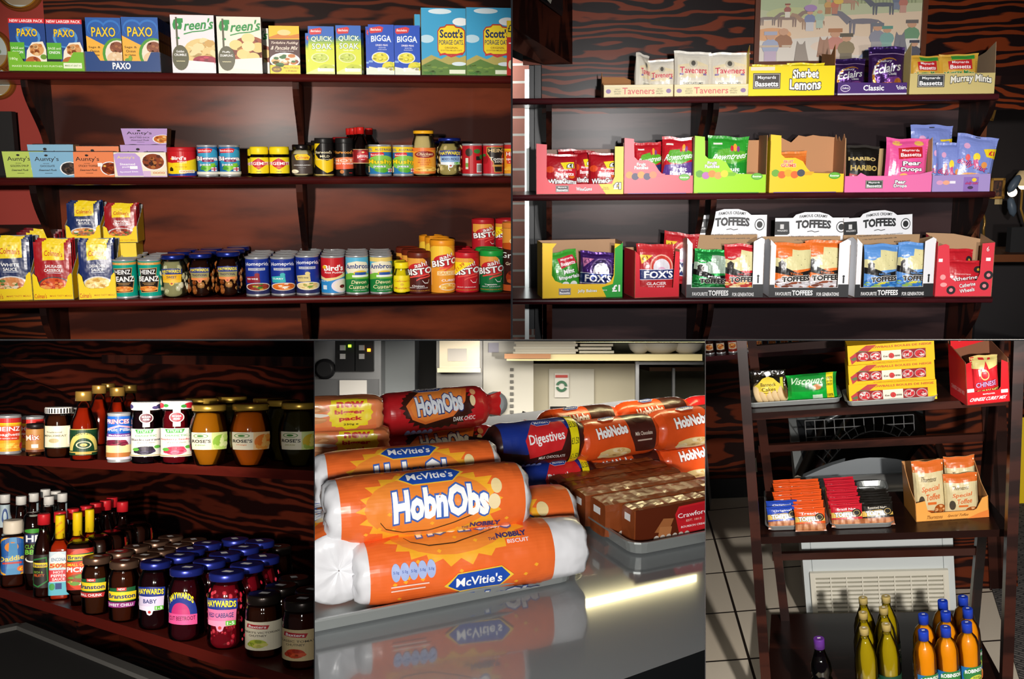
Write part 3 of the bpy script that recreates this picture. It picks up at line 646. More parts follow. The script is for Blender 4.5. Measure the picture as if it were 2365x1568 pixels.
a = A('#c81e26'); a.P([(0, 40), (30, 47), (55, 44), (75, 36), (100, 28), (100, 100), (0, 100)], '#f8d820').P([(0, 88), (30, 92), (60, 90), (80, 84), (100, 80), (100, 100), (0, 100)], '#1c3c94').E(32, 30, 5, 4, '#f0c020').T("Bird's", 48, 27, 34, 15, '#fff', b=.03).T('Custard', 55, 40, 20, 5, '#fff').T('Powder', 58, 46, 16, 4, '#fff').P([(24, 70), (28, 62), (34, 70), (34, 80), (24, 80)], '#3a2c14').R(48, 76, 86, 88, '#e8e4d4').T('0000', 66, 82, 30, 7, '#d88a20').T('Traditional', 52, 63, 26, 3, '#c8641c')
can(387, 454, 340, 410, .012, a, '#c81e26', 'short wide red and yellow custard powder tub', 'tub', name='custard_tub', plastic='#c01c24')
def a_peas():
    a = A('#1c6aa8'); a.E(62, 40, 46, 34, '#3aa0c8').P([(16, 8), (60, 4), (72, 8), (66, 20), (20, 22)], '#d8323a').T('Batchelors', 43, 13, 46, 7, '#fff'); a.T('Bigga', 50, 44, 84, 20, '#fff', out='#8a2c5c', b=.03); a.E(58, 68, 26, 7, '#6ab42c').P([(40, 84), (52, 62), (80, 58), (66, 78), (50, 90)], '#8acc3c').E(40, 78, 10, 6, '#4c9a2c').T('peas', 46, 66, 34, 9, '#fff', out='#2c6a8a'); a.R(64, 74, 84, 88, '#e8e8f0').R(64, 79, 84, 82, '#c8283c').R(72, 74, 76, 88, '#c8283c').R(0, 90, 100, 100, '#e8e6d8'); return a
g = 'tins of peas beside the custard tub'
can(455.5, 504, 335, 409, .012, a_peas(), '#1c6aa8', 'blue tin of peas with green pods, left of its pair', 'tin', g)
can(506, 555, 335, 409, .012, a_peas(), '#1c6aa8', 'blue tin of peas with green pods, right of its pair', 'tin', g)
J_VEG = [(.9, 0), (.97, .03), (.97, .66), (.9, .72), (.86, .74)]
def jar(l, r, top, bot, y0, name, label, cat, prof, contents, lidc, lidz, art=None, az=(.1, .6), grp=None, rz=0, zz=None, **k):
    Z = z if zz is None else zz
    x, w, h = fit(l, r, top, bot, Z, y0); x, w, h = fit(l, r, top, bot, Z, y0+w/2)
    o = profjar(name, w/2, h, prof, contents, lidc, lidz, art, az, **k); put(o, x, y0+w/2, Z, label, cat, grp, rz); return o, x, y0+w/2, w, h
def a_veg(): return A('#f7e01c').P([(50, 4), (84, 38), (50, 76), (16, 38)], '#d0202c').R(8, 30, 92, 46, '#d0202c').T('VEGEMITE', 50, 38, 84, 20, '#fff', b=.02).T('YEAST EXTRACT', 50, 62, 22, 4, '#f7e01c').T('380g', 50, 88, 16, 6, '#222')
g = 'yellow lidded spread jars'
jar(577, 621, 339, 408, .012, 'spread_jar', 'yellow lidded dark spread jar, front left of its pair', 'jar', J_VEG, '#1a0a06', '#f8dc1c', .74, a_veg(), (.1, .64), g, lidr=.98, lidk='gloss', aspan=175)
jar(622, 669, 339, 408, .012, 'spread_jar', 'yellow lidded dark spread jar, front right of its pair', 'jar', J_VEG, '#1a0a06', '#f8dc1c', .74, a_veg(), (.1, .64), g, lidr=.98, lidk='gloss', aspan=175)
jar(572, 614, 344, 408, .1, 'spread_jar', 'yellow lidded dark spread jar behind the front left one', 'jar', J_VEG, '#1a0a06', '#f8dc1c', .74, a_veg(), (.1, .64), g, lidr=.98, lidk='gloss', aspan=175)
JAR = [(.86, 0), (.97, .04), (1, .12), (1, .62), (.94, .74), (.82, .82), (.78, .86), (.78, .98)]
a = A('#453832'); a.P([(20, 8), (34, 0), (74, 0), (88, 14), (80, 30), (28, 30)], '#f8d020').T('Colmans', 55, 17, 50, 14, '#c8281c').T('HORSERADISH', 52, 56, 70, 5, '#eee').T('hot + spicy', 52, 68, 30, 3, '#ccc').food(20, 88, 18, 10, ['#eadfc0', '#fff4dc'], 10, 2)
jar(671, 725, 334, 408, .012, 'horseradish_jar', 'jar of cream horseradish with a dark lid and grey label', 'jar', JAR, '#d8c8a8', '#1c1616', .84, a, (.08, .7), None, lidr=.84)
g = 'yellow and black curry powder tubes'
def a_shar(c, t1, c2='#1a1616'):
    a = A(c2); 
    if c == '#f2cc1c': a.R(0, 0, 100, 100, '#1a1616').P([(10, 0), (38, 0), (12, 22), (12, 30), (30, 46), (62, 54), (98, 44), (98, 60), (90, 84), (60, 92), (20, 70), (2, 60), (2, 10)], c).R(0, 96, 100, 100, '#c8b060').T('Sharwood\'s', 48, 27, 66, 9, '#f4e8c0').T(t1, 54, 40, 34, 7, '#f4e8c0').T('Curry Powder', 50, 50, 60, 5, '#f4e8c0')
    else: a.P([(0, 50), (40, 44), (100, 42), (100, 78), (0, 82)], '#e8603c').P([(0, 46), (60, 42), (100, 46), (100, 60), (0, 62)], '#f08a5c').T('Sharwood\'s', 46, 27, 84, 10, '#f4a03c').T(t1, 46, 53, 80, 9, '#fbe8d8').T('CURRY POWDER', 46, 63, 84, 5, '#fff').E(40, 88, 8, 6, '#c87838').T('***', 72, 92, 14, 3, '#e8302c')
    return a
can(727, 770, 319, 408, .012, a_shar('#f2cc1c', 'MILD'), '#1a1616', 'yellow and black curry powder tube in front', 'tube', g, name='curry_powder_tube', plastic='#1c1a1a')
can(719, 762, 325, 408, .1, a_shar('#f2cc1c', 'MILD'), '#f2cc1c', 'yellow curry powder tube standing behind the front yellow tube', 'tube', g, name='curry_powder_tube', plastic='#1c1a1a')
can(708, 746, 329, 408, .165, a_shar('#f2cc1c', 'MILD'), '#f2cc1c', 'yellow curry powder tube rearmost behind the horseradish jar', 'tube', g, name='curry_powder_tube', plastic='#1c1a1a')
g = 'orange and black curry powder tubes'
can(775, 817, 319, 408, .012, a_shar('x', 'HOT'), '#201818', 'orange and black hot curry powder tube in front', 'tube', g, name='curry_powder_tube', plastic='#1c1a1a')
can(769, 806, 317, 408, .12, a_shar('x', 'HOT'), '#8a1c18', 'hot curry tube with a red lid, behind the front orange and black tube', 'tube', g, name='curry_powder_tube', plastic='#8a1418')
BOT = [(.94, 0), (1, .03), (1, .52), (.96, .62), (.78, .72), (.5, .8), (.4, .84), (.4, .88)]
a = A('#8a1418').R(0, 0, 100, 3, '#e8c890').R(0, 96, 100, 100, '#e8c890').E(60, 46, 27, 34, '#c8202c').T("SARSON'S", 60, 54, 50, 20, '#fff', b=.02, arch=6).E(60, 22, 6, 6, '#f0d8a0').T('MALT', 60, 72, 16, 6, '#fff').R(2, 20, 20, 80, '#a03030')
g = 'brown vinegar bottles with red caps'
o, x, y, w_, h_ = jar(815, 851, 294, 409, .012, 'vinegar_bottle', 'vinegar bottle', 'bottle', BOT, '#160604', '#c8201c', .86, a, (.26, .55), g, lidr=.52, aspan=170, cap='tall', lidk='gloss')
o['label'] = 'dark vinegar bottle with red cap and red label, front of its row'
for k, (l, t_) in enumerate(((808, 300), (798, 306), (791, 311))):
    q = dup(o); p = B.y(l+18, t_+40, .1+k*.06); put(q, p.x, .09+k*.052, z, ['second', 'third', 'rearmost'][k]+' dark vinegar bottle with red cap counting back from the front of the row', 'bottle', g)
q = dup(o); p = B.y(853, 360, .15); put(q, p.x, .12, z, 'dark red capped vinegar bottle right of the front one, above the mushy pea tins', 'bottle', g); q.scale = (.92, .92, .85)
def a_mush():
    a = A('#2c7ab4'); a.R(0, 0, 100, 20, '#f4d020').T('WIN', 14, 12, 22, 13, '#1c6ab8', rot=-6).T('AUSTRALIA', 62, 11, 54, 8, '#3c3c7c').P([(18, 24), (56, 20), (62, 26), (58, 36), (20, 40)], '#d8323a').T('Batchelors', 40, 30, 38, 6, '#fff').E(54, 58, 48, 26, '#8ac850').T('Mushy', 50, 57, 82, 21, '#f8d820', out='#5a8a2c', b=.03).T('peas', 48, 74, 34, 9, '#fff', out='#2c6a8a').P([(30, 84), (64, 78), (74, 90), (60, 96), (40, 92)], '#58ac34').P([(2, 74), (16, 70), (16, 94), (4, 96)], '#f0dc9c').R(72, 80, 88, 94, '#e8e8f0').R(72, 85, 88, 88, '#c8283c').R(78, 80, 81, 94, '#c8283c'); return a
g = 'mushy pea tins'
can(851, 905, 334, 409, .012, a_mush(), '#2c7ab4', 'blue tin of mushy peas with a yellow win band, left of its pair', 'tin', g)
can(907, 956, 335, 409, .012, a_mush(), '#2c7ab4', 'blue tin of mushy peas with a yellow win band, right of its pair', 'tin', g)
can(846, 897, 338, 409, .1, a_mush(), '#2c7ab4', 'blue tin of mushy peas standing behind the left front one', 'tin', g)
CT = [(.9, 0), (.98, .03), (1, .1), (1, .6), (.97, .72), (.84, .84), (.8, .88), (.82, .95)]
a = A('#e8782c').P([(0, 16), (100, 8), (100, 92), (0, 92)], '#eda02c').E(52, 26, 32, 14, '#b83a1c').E(52, 26, 28, 12, '#8a1c14').T('Chicken', 52, 24, 48, 11, '#f0d8b0', sh=.08).T('TONIGHT', 54, 33, 20, 3.5, '#f0d8b0').T('HONEY &', 50, 47, 34, 6, '#c8541c').T('MUSTARD', 50, 56, 36, 6, '#c8541c').T('SAUCE', 50, 64, 24, 5, '#c8541c').food(58, 82, 34, 10, ['#f0c050', '#f6d880', '#d8962c'], 12, 3)
jar(951, 1006, 302, 409, .012, 'cooking_sauce_jar', 'tall jar of pale chicken cooking sauce with an orange label and yellow lid', 'jar', CT, '#dcc48c', '#f4b01c', .93, a, (.05, .62), lidr=.86, lidk='gloss', aspan=170)
def hayw(t1, c1, ct, t2, c2, tipc='#f0c8d8', side=None):
    a = A(); a.P([(0, 4), (50, 0), (100, 4), (100, 34), (0, 34)], '#1c3084').T('HAYWARDS', 50, 19, 90, 19, '#f8e41c', b=.03, arch=3).P([(3, 34), (97, 34), (95, 66), (5, 66)], c1).T(t1, 50, 50, 76 if len(t1) > 6 else 46, 14, ct, b=.02)
    a.P([(5, 66), (95, 66), (93, 80), (62, 82), (58, 94), (50, 98), (42, 94), (38, 82), (7, 80)], c2); a.E(50, 86, 5, 5, '#b8302c')
    if side: a.R(66, 66, 94, 80, '#58b032').T('1-5', 80, 73, 20, 9, '#fff')
    return a
HJ = [(.84, 0), (.96, .03), (1, .1), (.97, .2), (.96, .5), (1, .62), (.98, .72), (.84, .82), (.78, .85), (.8, .92)]
jar(1009, 1068, 319, 410, .012, 'pickle_jar', 'jar of pale mixed pickle with a dark blue lid', 'jar', HJ, '#b8a468', '#1c2f8c', .915, hayw('MIXED PICKLE', '#8fb4dc', '#1c2c6c', '', '#e8f0f6', side=1), (.2, .68), None, lidr=.88, bits=(.009, ['#e0d2a0', '#cbb87c', '#d8c88c'], 46), seed=4, aspan=110)
jar(1000, 1052, 325, 410, .12, 'pickle_jar', 'jar with a dark blue lid half hidden behind the mixed pickle jar', 'jar', HJ, '#2c2c30', '#1c2f8c', .915, hayw('MIXED PICKLE', '#8fb4dc', '#1c2c6c', '', '#e8f0f6', side=1), (.2, .68), None, lidr=.88, aspan=150)
a = A('#b81c24').R(62, 64, 86, 96, '#eee').R(24, 44, 34, 84, '#d8dcc8').R(24, 62, 34, 76, '#7aa04c').R(60, 38, 78, 52, '#222').E(36, 24, 12, 14, '#3a2c24').E(64, 20, 12, 8, '#3c7a34').E(80, 40, 8, 8, '#3c7a34'); [a.R(64+i*3, 68, 65.4+i*3, 92, '#222') for i in range(7)]
can(1067, 1114, 332, 410, .012, a, '#b81c24', 'red soup tin turned to show its bar code, beside the mixed pickle jar', 'tin')
a = A('#c0202c').P([(24, 4), (100, 4), (92, 20), (78, 40), (82, 96), (50, 96), (46, 60), (24, 28)], '#c89848').P([(28, 7), (97, 7), (90, 19), (76, 38), (79, 93), (53, 93), (48, 58), (27, 26)], '#241c1a').T('HEINZ', 62, 17, 62, 13, '#e8c890', b=.02).T('Tomato', 66, 47, 62, 12, '#f4f0e8').T('soup', 68, 59, 34, 9, '#f4f0e8').R(44, 68, 84, 75, '#c89848').E(18, 50, 12, 16, '#a01820').E(14, 34, 8, 5, '#3c7a34')
can(1115, 1163, 332, 410, .012, a, '#c0202c', 'red tin of tomato soup with a black keystone label', 'tin')
def a_spag(): return A('#f0a428').R(0, 0, 100, 16, '#c8302c').R(0, 14, 100, 18, '#f4d020').P([(8, 24), (92, 24), (84, 38), (80, 66), (20, 66), (16, 38)], '#d8442c').T('HEINZ', 50, 32, 66, 13, '#fff', b=.02).T('spaghetti', 50, 50, 66, 11, '#fff').T('in tomato sauce', 50, 60, 44, 4, '#fff').food(50, 84, 40, 10, ['#f4b83c', '#e8942c', '#f8d060'], 16, 4).E(88, 84, 9, 10, '#d0283c')
can(1164, 1212, 330, 410, .012, a_spag(), '#f0a428', 'orange spaghetti tin cut by the right border of the middle grocery shelf', 'tin')
# ---- bottom shelf
z = ZS[2]
def a_colm(bg, t1, t2, food, pot='#d8d8d8'):
    a = A(bg); a.R(24, 0, 82, 100*.30, '#f7d818').P([(24, 4), (82, 0), (82, 31), (24, 33)], '#f7d818').T("Colman's", 53, 21, 48, 10, '#c8341c', b=.01, arch=1.2).E(52, 11, 4, 1.6, '#c8b020')
    a.T(t1, 52, 43, 44 if t2 else 40, 5.4, '#fff', b=.02).T(t2, 52, 50, 50 if len(t2) > 6 else 34, 5.4, '#fff', b=.02).R(34, 54, 72, 55, '#d8e0f0')
    a.food(52, 76, 38, 13, food, 34, len(t1), plate=pot, sz=.18); return a
FD = {'w': ['#d88a4c', '#f0c890', '#b8501c', '#e8d8c0', '#4c7a2c'], 's': ['#d8501c', '#e88038', '#a82c10', '#f0a050'], 'c': ['#f0d070', '#f8e8a0', '#d8a038'], 'p': ['#e09038', '#f0e4d8', '#8a5a4c', '#3c7a28', '#c86828'], 'h': ['#a83818', '#d86830', '#6a2010', '#48702c', '#e89050']}
def sachet_tray(l, r, top, bot, y0, bg, t1, t2, fd, label, dz=0, rz=0, d=.13, n=3, stop=None, lip=None, name2='sauce mix'):
    x, w, h = fit(l, r, top, bot, z+dz, y0); Z = z+dz
    fr = [(0, 0), (1, 0), (1, .42), (.96, .46), (.88, .4), (.86, .32), (.8, .23), (.68, .19), (.3, .19), (.18, .23), (.14, .32), (.12, .4), (.04, .46), (0, .42)]
    teeth = [(0, 0), (1, 0), (1, .98)]+[(1-i*.1, .98-i*.055-(i % 2)*.03) for i in range(1, 7)]+[(.1, .5), (0, .46)]
    a = A(); a.T("Colman's", 18, 93, 30, 8, '#c8341c').T('MAKE TASTY MEALS', 68, 93, 54, 3, '#c87a1c')
    put(tray('display_tray', w, d, h, fr, '#f5d416', a, side=teeth, inner='#8f8f90', sidecol='#f2d018', backh=1.0, kind='gloss'), x, y0, Z, label+' display tray', 'tray', None, rz)
    grp = label+' sachets'
    o = None
    for k in range(n):
        art = a_colm(bg, t1, t2, FD[fd], '#d8d8dc' if fd != 's' else '#4a4648') if k == 0 else A()
        if k == 0: o = bag('sauce_sachet', w*.93, h*.97, .012, art, bg, 'foil', seed=len(t1), top=.05, bot=.03, pinch=.0)
        elif k == 1: o = bag('sauce_sachet', w*.93, h*.97, .012, A().R(24, 0, 82, 30, '#f7d818'), bg, 'foil', seed=k, top=.05, bot=.03, pinch=0)
        else: o = dup(o)
        c = math.radians(rz); dy = .012+k*.022
        put(o, x-math.sin(c)*dy, y0+math.cos(c)*dy, Z+.0025+.004*k, ORD[k]+' foil sachet in the '+label+' display tray', 'sachet', grp, rz, -4)
B = b1
sachet_tray(-32, 70, 551, 690, .015, '#1c2c5c', 'WHITE', 'SAUCE', 'w', 'yellow white sauce', rz=4)
sachet_tray(72, 166, 558, 686, .012, '#a81820', 'SAUSAGE', 'CASSEROLE', 's', 'yellow and red sausage casserole')
sachet_tray(178, 265, 558, 686, .012, '#1c2c66', 'CHEDDAR CHEESE', 'SAUCE', 'c', 'yellow cheddar cheese sauce', rz=5)
# trays standing behind: lower ones hold the stacked pair
x, w, h = fit(152, 233, 562, 680, z, .16); HB = h
for (l, r, nm) in ((150, 234, 'left'), (236, 318, 'right')):
    x, w, h = fit(l, r, 562, 680, z, .15)
    put(carton('stock_carton', w, .1, HB, A('#f0d018'), '#e8cc18', '#d8b818', 'card'), x, .15, z, 'closed yellow carton behind the front sachet trays, under the '+nm+' raised tray', 'carton')
sachet_tray(150, 232, 470, 575, .15, '#182c60', 'PEPPER', 'SAUCE', 'p', 'raised pepper sauce', dz=HB+.001, d=.1)
sachet_tray(237, 317, 476, 578, .15, '#a01820', 'CHICKEN', 'CHASSEUR', 'h', 'raised chicken chasseur', dz=HB+.001, d=.1)
x, w, h = fit(35, 140, 537, 680, z, .15)
put(tray('display_tray', w, .09, h*.9, [(0, 0), (1, 0), (1, .5), (0, .5)], '#f0d018', side=[(0, 0), (1, 0), (1, .9), (0, .5)], inner='#8f8f90'), x, .15, z, 'yellow tray of sachets behind the white sauce and casserole trays', 'tray')
for k in range(3):
    o = bag('sauce_sachet', w*.9, h*(.97+.01*k), .012, A().R(24, 0, 82, 30, '#f7d818'), '#6a1018', 'foil', seed=k+4, top=.05, pinch=0) if k == 0 else dup(o)
    put(o, x+.004*k, .165+k*.024, z+.003+.005*k, ORD[k]+' dark red sachet with yellow top in the half hidden rear tray', 'sachet', 'sachets in the rear tray')
def a_beanz():
    a = A('#0aa08c'); a.R(0, 3, 100, 10, '#e0a048').T('NO ARTIFICIAL', 50, 6.5, 40, 3, '#f4e0b0'); K = [(22, 20), (78, 18), (74, 40), (84, 50), (76, 88), (26, 90), (16, 52), (28, 42)]
    a.P(K, '#d8a060').P([(24, 22), (76, 20), (72, 41), (81, 50), (74, 86), (28, 88), (19, 52), (30, 42)], '#241f1e').T('HEINZ', 50, 30, 44, 13, '#fff', b=.02).T('BEANZ', 51, 50, 62, 15, '#fff', b=.03).R(34, 61, 70, 62.5, '#c89858').R(38, 65, 66, 66.5, '#c89858').food(50, 78, 26, 8, ['#e89038', '#f4b060', '#d86c20'], 14, 3, sz=.3).E(8, 78, 9, 9, '#58b032'); return a
g = 'turquoise baked bean tins'
for ci, (l, r, lab) in enumerate(((261, 318, 'left'), (320, 374, 'right'))):
    L_ = '# turquoise baked bean tin from the shelf edge, in the '+lab+' row of beans'
    o, x, y, w, h = can(l, r, 597, 690, .012, a_beanz(), '#0aa08c', L_.replace('#', 'front'), 'tin', g)
    rows(o, x, y, w, 5 if ci else 4, 0 if ci == 0 else .003, w+.004, L_, 'tin', g)
HL = dict(lidr=.88, aspan=95)
g = 'jars of pickled sweet onions'
o, x, y, w, h = jar(370, 433, 588, 691, .012, 'pickled_onion_jar', 'jar of pale sweet onions with dark blue lid, front of its row', 'jar', HJ, '#a7a078', '#1c2f8c', .9, hayw('SWEET', '#f4b81c', '#2c2454', '', '#f6c83c'), (.28, .7), g, bits=(.0115, ['#ccc8a0', '#d8d4b4', '#b4b088'], 46), seed=5, **HL)
rows(o, x, y, w, 4, .005, w+.004, '# jar of sweet onions with blue lid behind the front pale onion jar', 'jar', g)
g = 'jars of brown traditional onions'
for l, r, t_, lab in ((435, 495, 585, 'left'), (498, 560, 581, 'right')):
    o, x, y, w, h = jar(l, r, t_, 688, .012, 'pickled_onion_jar', 'jar of brown traditional onions with blue lid, front of the '+lab+' row', 'jar', HJ, '#280c04', '#1c2f8c', .9, hayw('TRADITIONAL', '#9c9460', '#2c2454', '', '#e88a48'), (.33, .7), g, bits=(.0125, ['#a8602c', '#8a4418', '#c08850'], 34), seed=7, **HL)
    rows(o, x, y, w, 4, .005, w+.004, '# jar of brown traditional onions with blue lid, counting back in the '+lab+' row', 'jar', g)
def a_home(c, t, fd):
    a = A('#1c3494'); a.P([(0, 76), (30, 84), (70, 82), (100, 74), (100, 100), (0, 100)], '#2c2f5c').T('Homepride', 54, 17, 76, 13, '#fff', arch=3, b=.01).R(26, 25, 76, 32, '#c8ccd8').T('CLASSIC RECIPE', 51, 28.5, 44, 4, '#3c4470')
    a.P([(16, 51), (58, 46), (60, 66), (20, 68)], c).T(t, 38, 56, 32, 4.5, '#fff' if c[1] < 'd' else '#445', b=.02); a.E(52, 44, 7, 5, c); a.food(54, 79, 34, 10, fd, 22, 6, plate='#f0ece0', sz=.2); return a
g = 'dark blue cook in sauce tins'
for (l, r, t_, bt, c, tx, fd, lab) in ((567, 623, 592, 685, '#8c1c30', 'RED WINE', ['#8a2c20', '#e0b040', '#3c7a28', '#a84030'], 'red wine'), (625, 682, 592, 684, '#3ab4b8', 'CURRY', ['#e07828', '#f0a850', '#f4ece0', '#c85018'], 'curry'), (683, 738, 588, 681, '#e0cc88', 'WHITE WINE', ['#f0dca0', '#e8c880', '#7a9c3c', '#d8b068'], 'white wine')):
    L_ = '# dark blue '+lab+' cooking sauce tin, counting back from the shelf edge'
    o, x, y, w, h = can(l, r, t_, bt, .012, a_home(c, tx, fd), '#1c3494', L_.replace('#', 'front'), 'tin', g)
    rows(o, x, y, w, 5 if lab != 'white wine' else 4, 0.001, w+.004, L_, 'tin', g)
g = 'pudding and custard tins'
a = A('#c42028').P([(0, 50), (30, 58), (60, 55), (100, 40), (100, 100), (0, 100)], '#f0dc9c').P([(0, 60), (40, 66), (100, 52), (100, 100), (0, 100)], '#2c8cd0').T("Bird's", 54, 28, 58, 17, '#fff', b=.03).E(26, 26, 7, 5, '#f0c020').T('Rice Pudding', 56, 42, 56, 7, '#fff').E(78, 80, 32, 20, '#e8e0ec').E(80, 80, 27, 16, '#f4e8d8').food(78, 82, 9, 5, ['#5a1c1c', '#8a2c2c'], 8, 3).T('Ready to', 26, 66, 24, 4, '#fff').R(22, 78, 34, 90, '#d8e8f4')
L_ = '# rice pudding tin with red and blue label, counting back from the shelf edge'
o, x, y, w, h = can(741, 797, 589, 678, .012, a, '#c42028', L_.replace('#', 'front'), 'tin', g); rows(o, x, y, w, 5, .0, w+.003, L_, 'tin', g)
def a_amb(sp=False):
    a = A('#58b4d8'); 
    if sp: a.R(0, 0, 100, 12, '#e8cc70').E(10, 50, 14, 14, '#e8b0c8')
    a.P([(6, 34), (20, 16), (50, 10), (80, 14), (98, 30), (80, 44), (20, 46)], '#f0ead0').T('Ambrosia', 55, 28, 84, 14, '#1c3884', b=.02, arch=4).P([(0, 52), (30, 44), (70, 44), (100, 50), (100, 66), (0, 66)], '#78bc3c').P([(0, 66), (40, 60), (100, 62), (100, 100), (0, 100)], '#1c7c3c').E(60, 44, 20, 7, '#f0c83c').R(44, 42, 78, 50, '#2c54a4').R(36, 50, 88, 56, '#f4f4f0').T('Devon', 56, 70, 44, 10, '#f0e8b0', sh=.05).T('Custard', 56, 84, 62, 11, '#f0e8b0', sh=.05).T('creamy & delicious', 58, 94, 40, 2.5, '#fff'); return a
for l, r, s_, lab in ((798, 852, 0, 'left'), (854, 907, 1, 'right')):
    L_ = '# custard tin with blue sky and green field label, in the '+lab+' custard row'
    o, x, y, w, h = can(l, r, 588, 676, .012, a_amb(s_), '#2c8c5c' if not s_ else '#58a4a8', L_.replace('#', 'front'), 'tin', g); rows(o, x, y, w, 5, -.001, w+.003, L_, 'tin', g)
MJ = [(.92, 0), (1, .04), (1, .5), (.9, .62), (.8, .7), (.74, .78), (.74, .9)]
a = A('#f7df14').T("Colman's", 50, 32, 74, 13, '#c8681c').E(50, 54, 8, 8, '#e0b820').T('Mustard', 50, 76, 74, 13, '#c8681c')
o, x, y, w, h = jar(909, 947, 605, 673, .012, 'mustard_jar', 'small yellow mustard jar in front', 'jar', MJ, '#f4dc14', '#f8e41c', .8, a, (.06, .58), 'yellow mustard jars', lidr=.86, lidk='gloss', aspan=165)
rows(o, x, y, w, 2, -.009, w+.006, 'small yellow mustard jar, # of its pair', 'jar', 'yellow mustard jars')
def a_bisto(bg, t, glow='#e8a040', price=False):
    a = A(bg); a.E(30, 14, 40, 20, glow).E(46, 34, 34, 20, '#c8242c').T('aah!', 52, 18, 36, 13, '#fff', out='#a01c24', rot=-12).T('BISTO', 46, 38, 84, 19, '#fff', out='#3c1414', b=.03, rot=-7).swoosh([(20, 56), (50, 50), (76, 46), (80, 52), (50, 58), (40, 64)], 2, '#e85048').swoosh([(56, 64), (62, 72), (72, 72), (76, 62)], 1, '#fff').T(t, 44, 80, 34, 5, '#fff').T('GRAVY GRANULES', 44, 85.5, 54, 2.8, '#eee').T("NATION'S FAVOURITE", 44, 94, 66, 3, '#d8982c').R(86, 30, 94, 80, '#e0dcd0')
    if price: a.P([(8, 12), (64, 12), (8, 50)], '#f8e01c').T('£1.39', 26, 26, 34, 10, '#c8282c', rot=-38)
    return a
TB = dict(name='gravy_tub')
def tub(l, r, top, bot, bg, t, lid, label, y0=.012, zz=None, grp='gravy tubs', art=None, **k):
    return can(l, r, top, bot, y0, art or a_bisto(bg, t, **k), bg, label, 'tub', grp, name='gravy_tub', plastic=lid, zz=zz)
o, x, y, w, h = tub(941, 997, 581, 676, '#4c1a18', 'Onion', '#6a2414', 'brown onion gravy tub in front', grp='brown gravy tubs')
rows(o, x, y, w, 4, -.016, w+.005, 'brown onion gravy tub, # in its row', 'tub', 'brown gravy tubs')
a = A('#e8992c').E(40, 20, 44, 22, '#f6c83c').E(58, 32, 36, 14, '#c8242c').T('aah!', 58, 22, 36, 9, '#fff', out='#a01c24', rot=-12).T('BISTO', 56, 35, 78, 14, '#fff', out='#6a2414', b=.03, rot=-7).swoosh([(40, 49), (60, 46), (80, 42), (60, 50), (50, 55)], 1.4, '#e85048').R(34, 54, 94, 63, '#f4d8a0').T('SAUCES', 64, 58.5, 54, 6, '#e8992c').T('CURRY', 66, 74, 42, 5, '#fff').food(66, 88, 24, 7, ['#f0b84c', '#e8942c', '#f8d88c'], 14, 3, plate='#f4ece0')
o, x, y, w, h = tub(993, 1051, 553, 671, '#e8992c', '', '#e8941c', 'tall orange curry sauce tub in front', grp='tall orange sauce tubs', art=a)
rows(o, x, y, w, 3, -.012, w+.005, 'tall orange curry sauce tub, # in its row', 'tub', 'tall orange sauce tubs')
o, x, y, w, h = tub(1051, 1107, 581, 670, '#c01c28', '', '#c01c28', 'red gravy tub with yellow price corner, front', grp='red gravy tubs', price=True)
rows(o, x, y, w, 3, -.006, w+.005, 'red gravy tub, # in the row behind the front red tub', 'tub', 'red gravy tubs')
o, x, y, w, h = tub(1108, 1163, 577, 668, '#14723c', 'Vegetable', '#1c9c3c', 'green vegetable gravy tub, front', grp='green gravy tubs')
rows(o, x, y, w, 2, -.006, w+.005, 'green vegetable gravy tub, # of the pair', 'tub', 'green gravy tubs')
H_ = h
for k, (l, r, lab) in enumerate(((1091, 1144, 'left'), (1143, 1196, 'right'))):
    x_, w, h = fit(l, r, 552, 640, z, .2); h = .112
    o = tin('gravy_tub', w, h, a_bisto('#b81c28', '', price=bool(k)), '#b81c28', plastic='#b01c24'); y_ = .222; put(o, x_, y_, z, 'red gravy tub at the back, lower one of the '+lab+' stack', 'tub', 'stacked red gravy tubs', 30)
    q = dup(o); put(q, x_, y_, z+h+.0006, 'red gravy tub on top of the '+lab+' stack at the back', 'tub', 'stacked red gravy tubs', 20-20*k)
a = A('#3a1814').R(0, 0, 100, 30, '#f0a03c').E(50, 28, 60, 6, '#c8541c').T('Goldfish' if False else 'Gold', 50, 20, 40, 8, '#f8e0b0').T('Gravy', 40, 44, 76, 12, '#fff', b=.01).T('Granules', 44, 56, 50, 5, '#f4e0c0').food(60, 78, 40, 14, ['#a83818', '#c8602c', '#6a2010'], 14, 5).R(0, 90, 100, 100, '#d8602c')
tub(1160, 1222, 513, 666, '#3a1814', '', '#e88a38', 'tall orange and brown gravy tub cut by the right border', art=a, grp=None)
relax(CUR[1], b1, D1); clip_bay(CUR[1], px1=1180, py1=784)
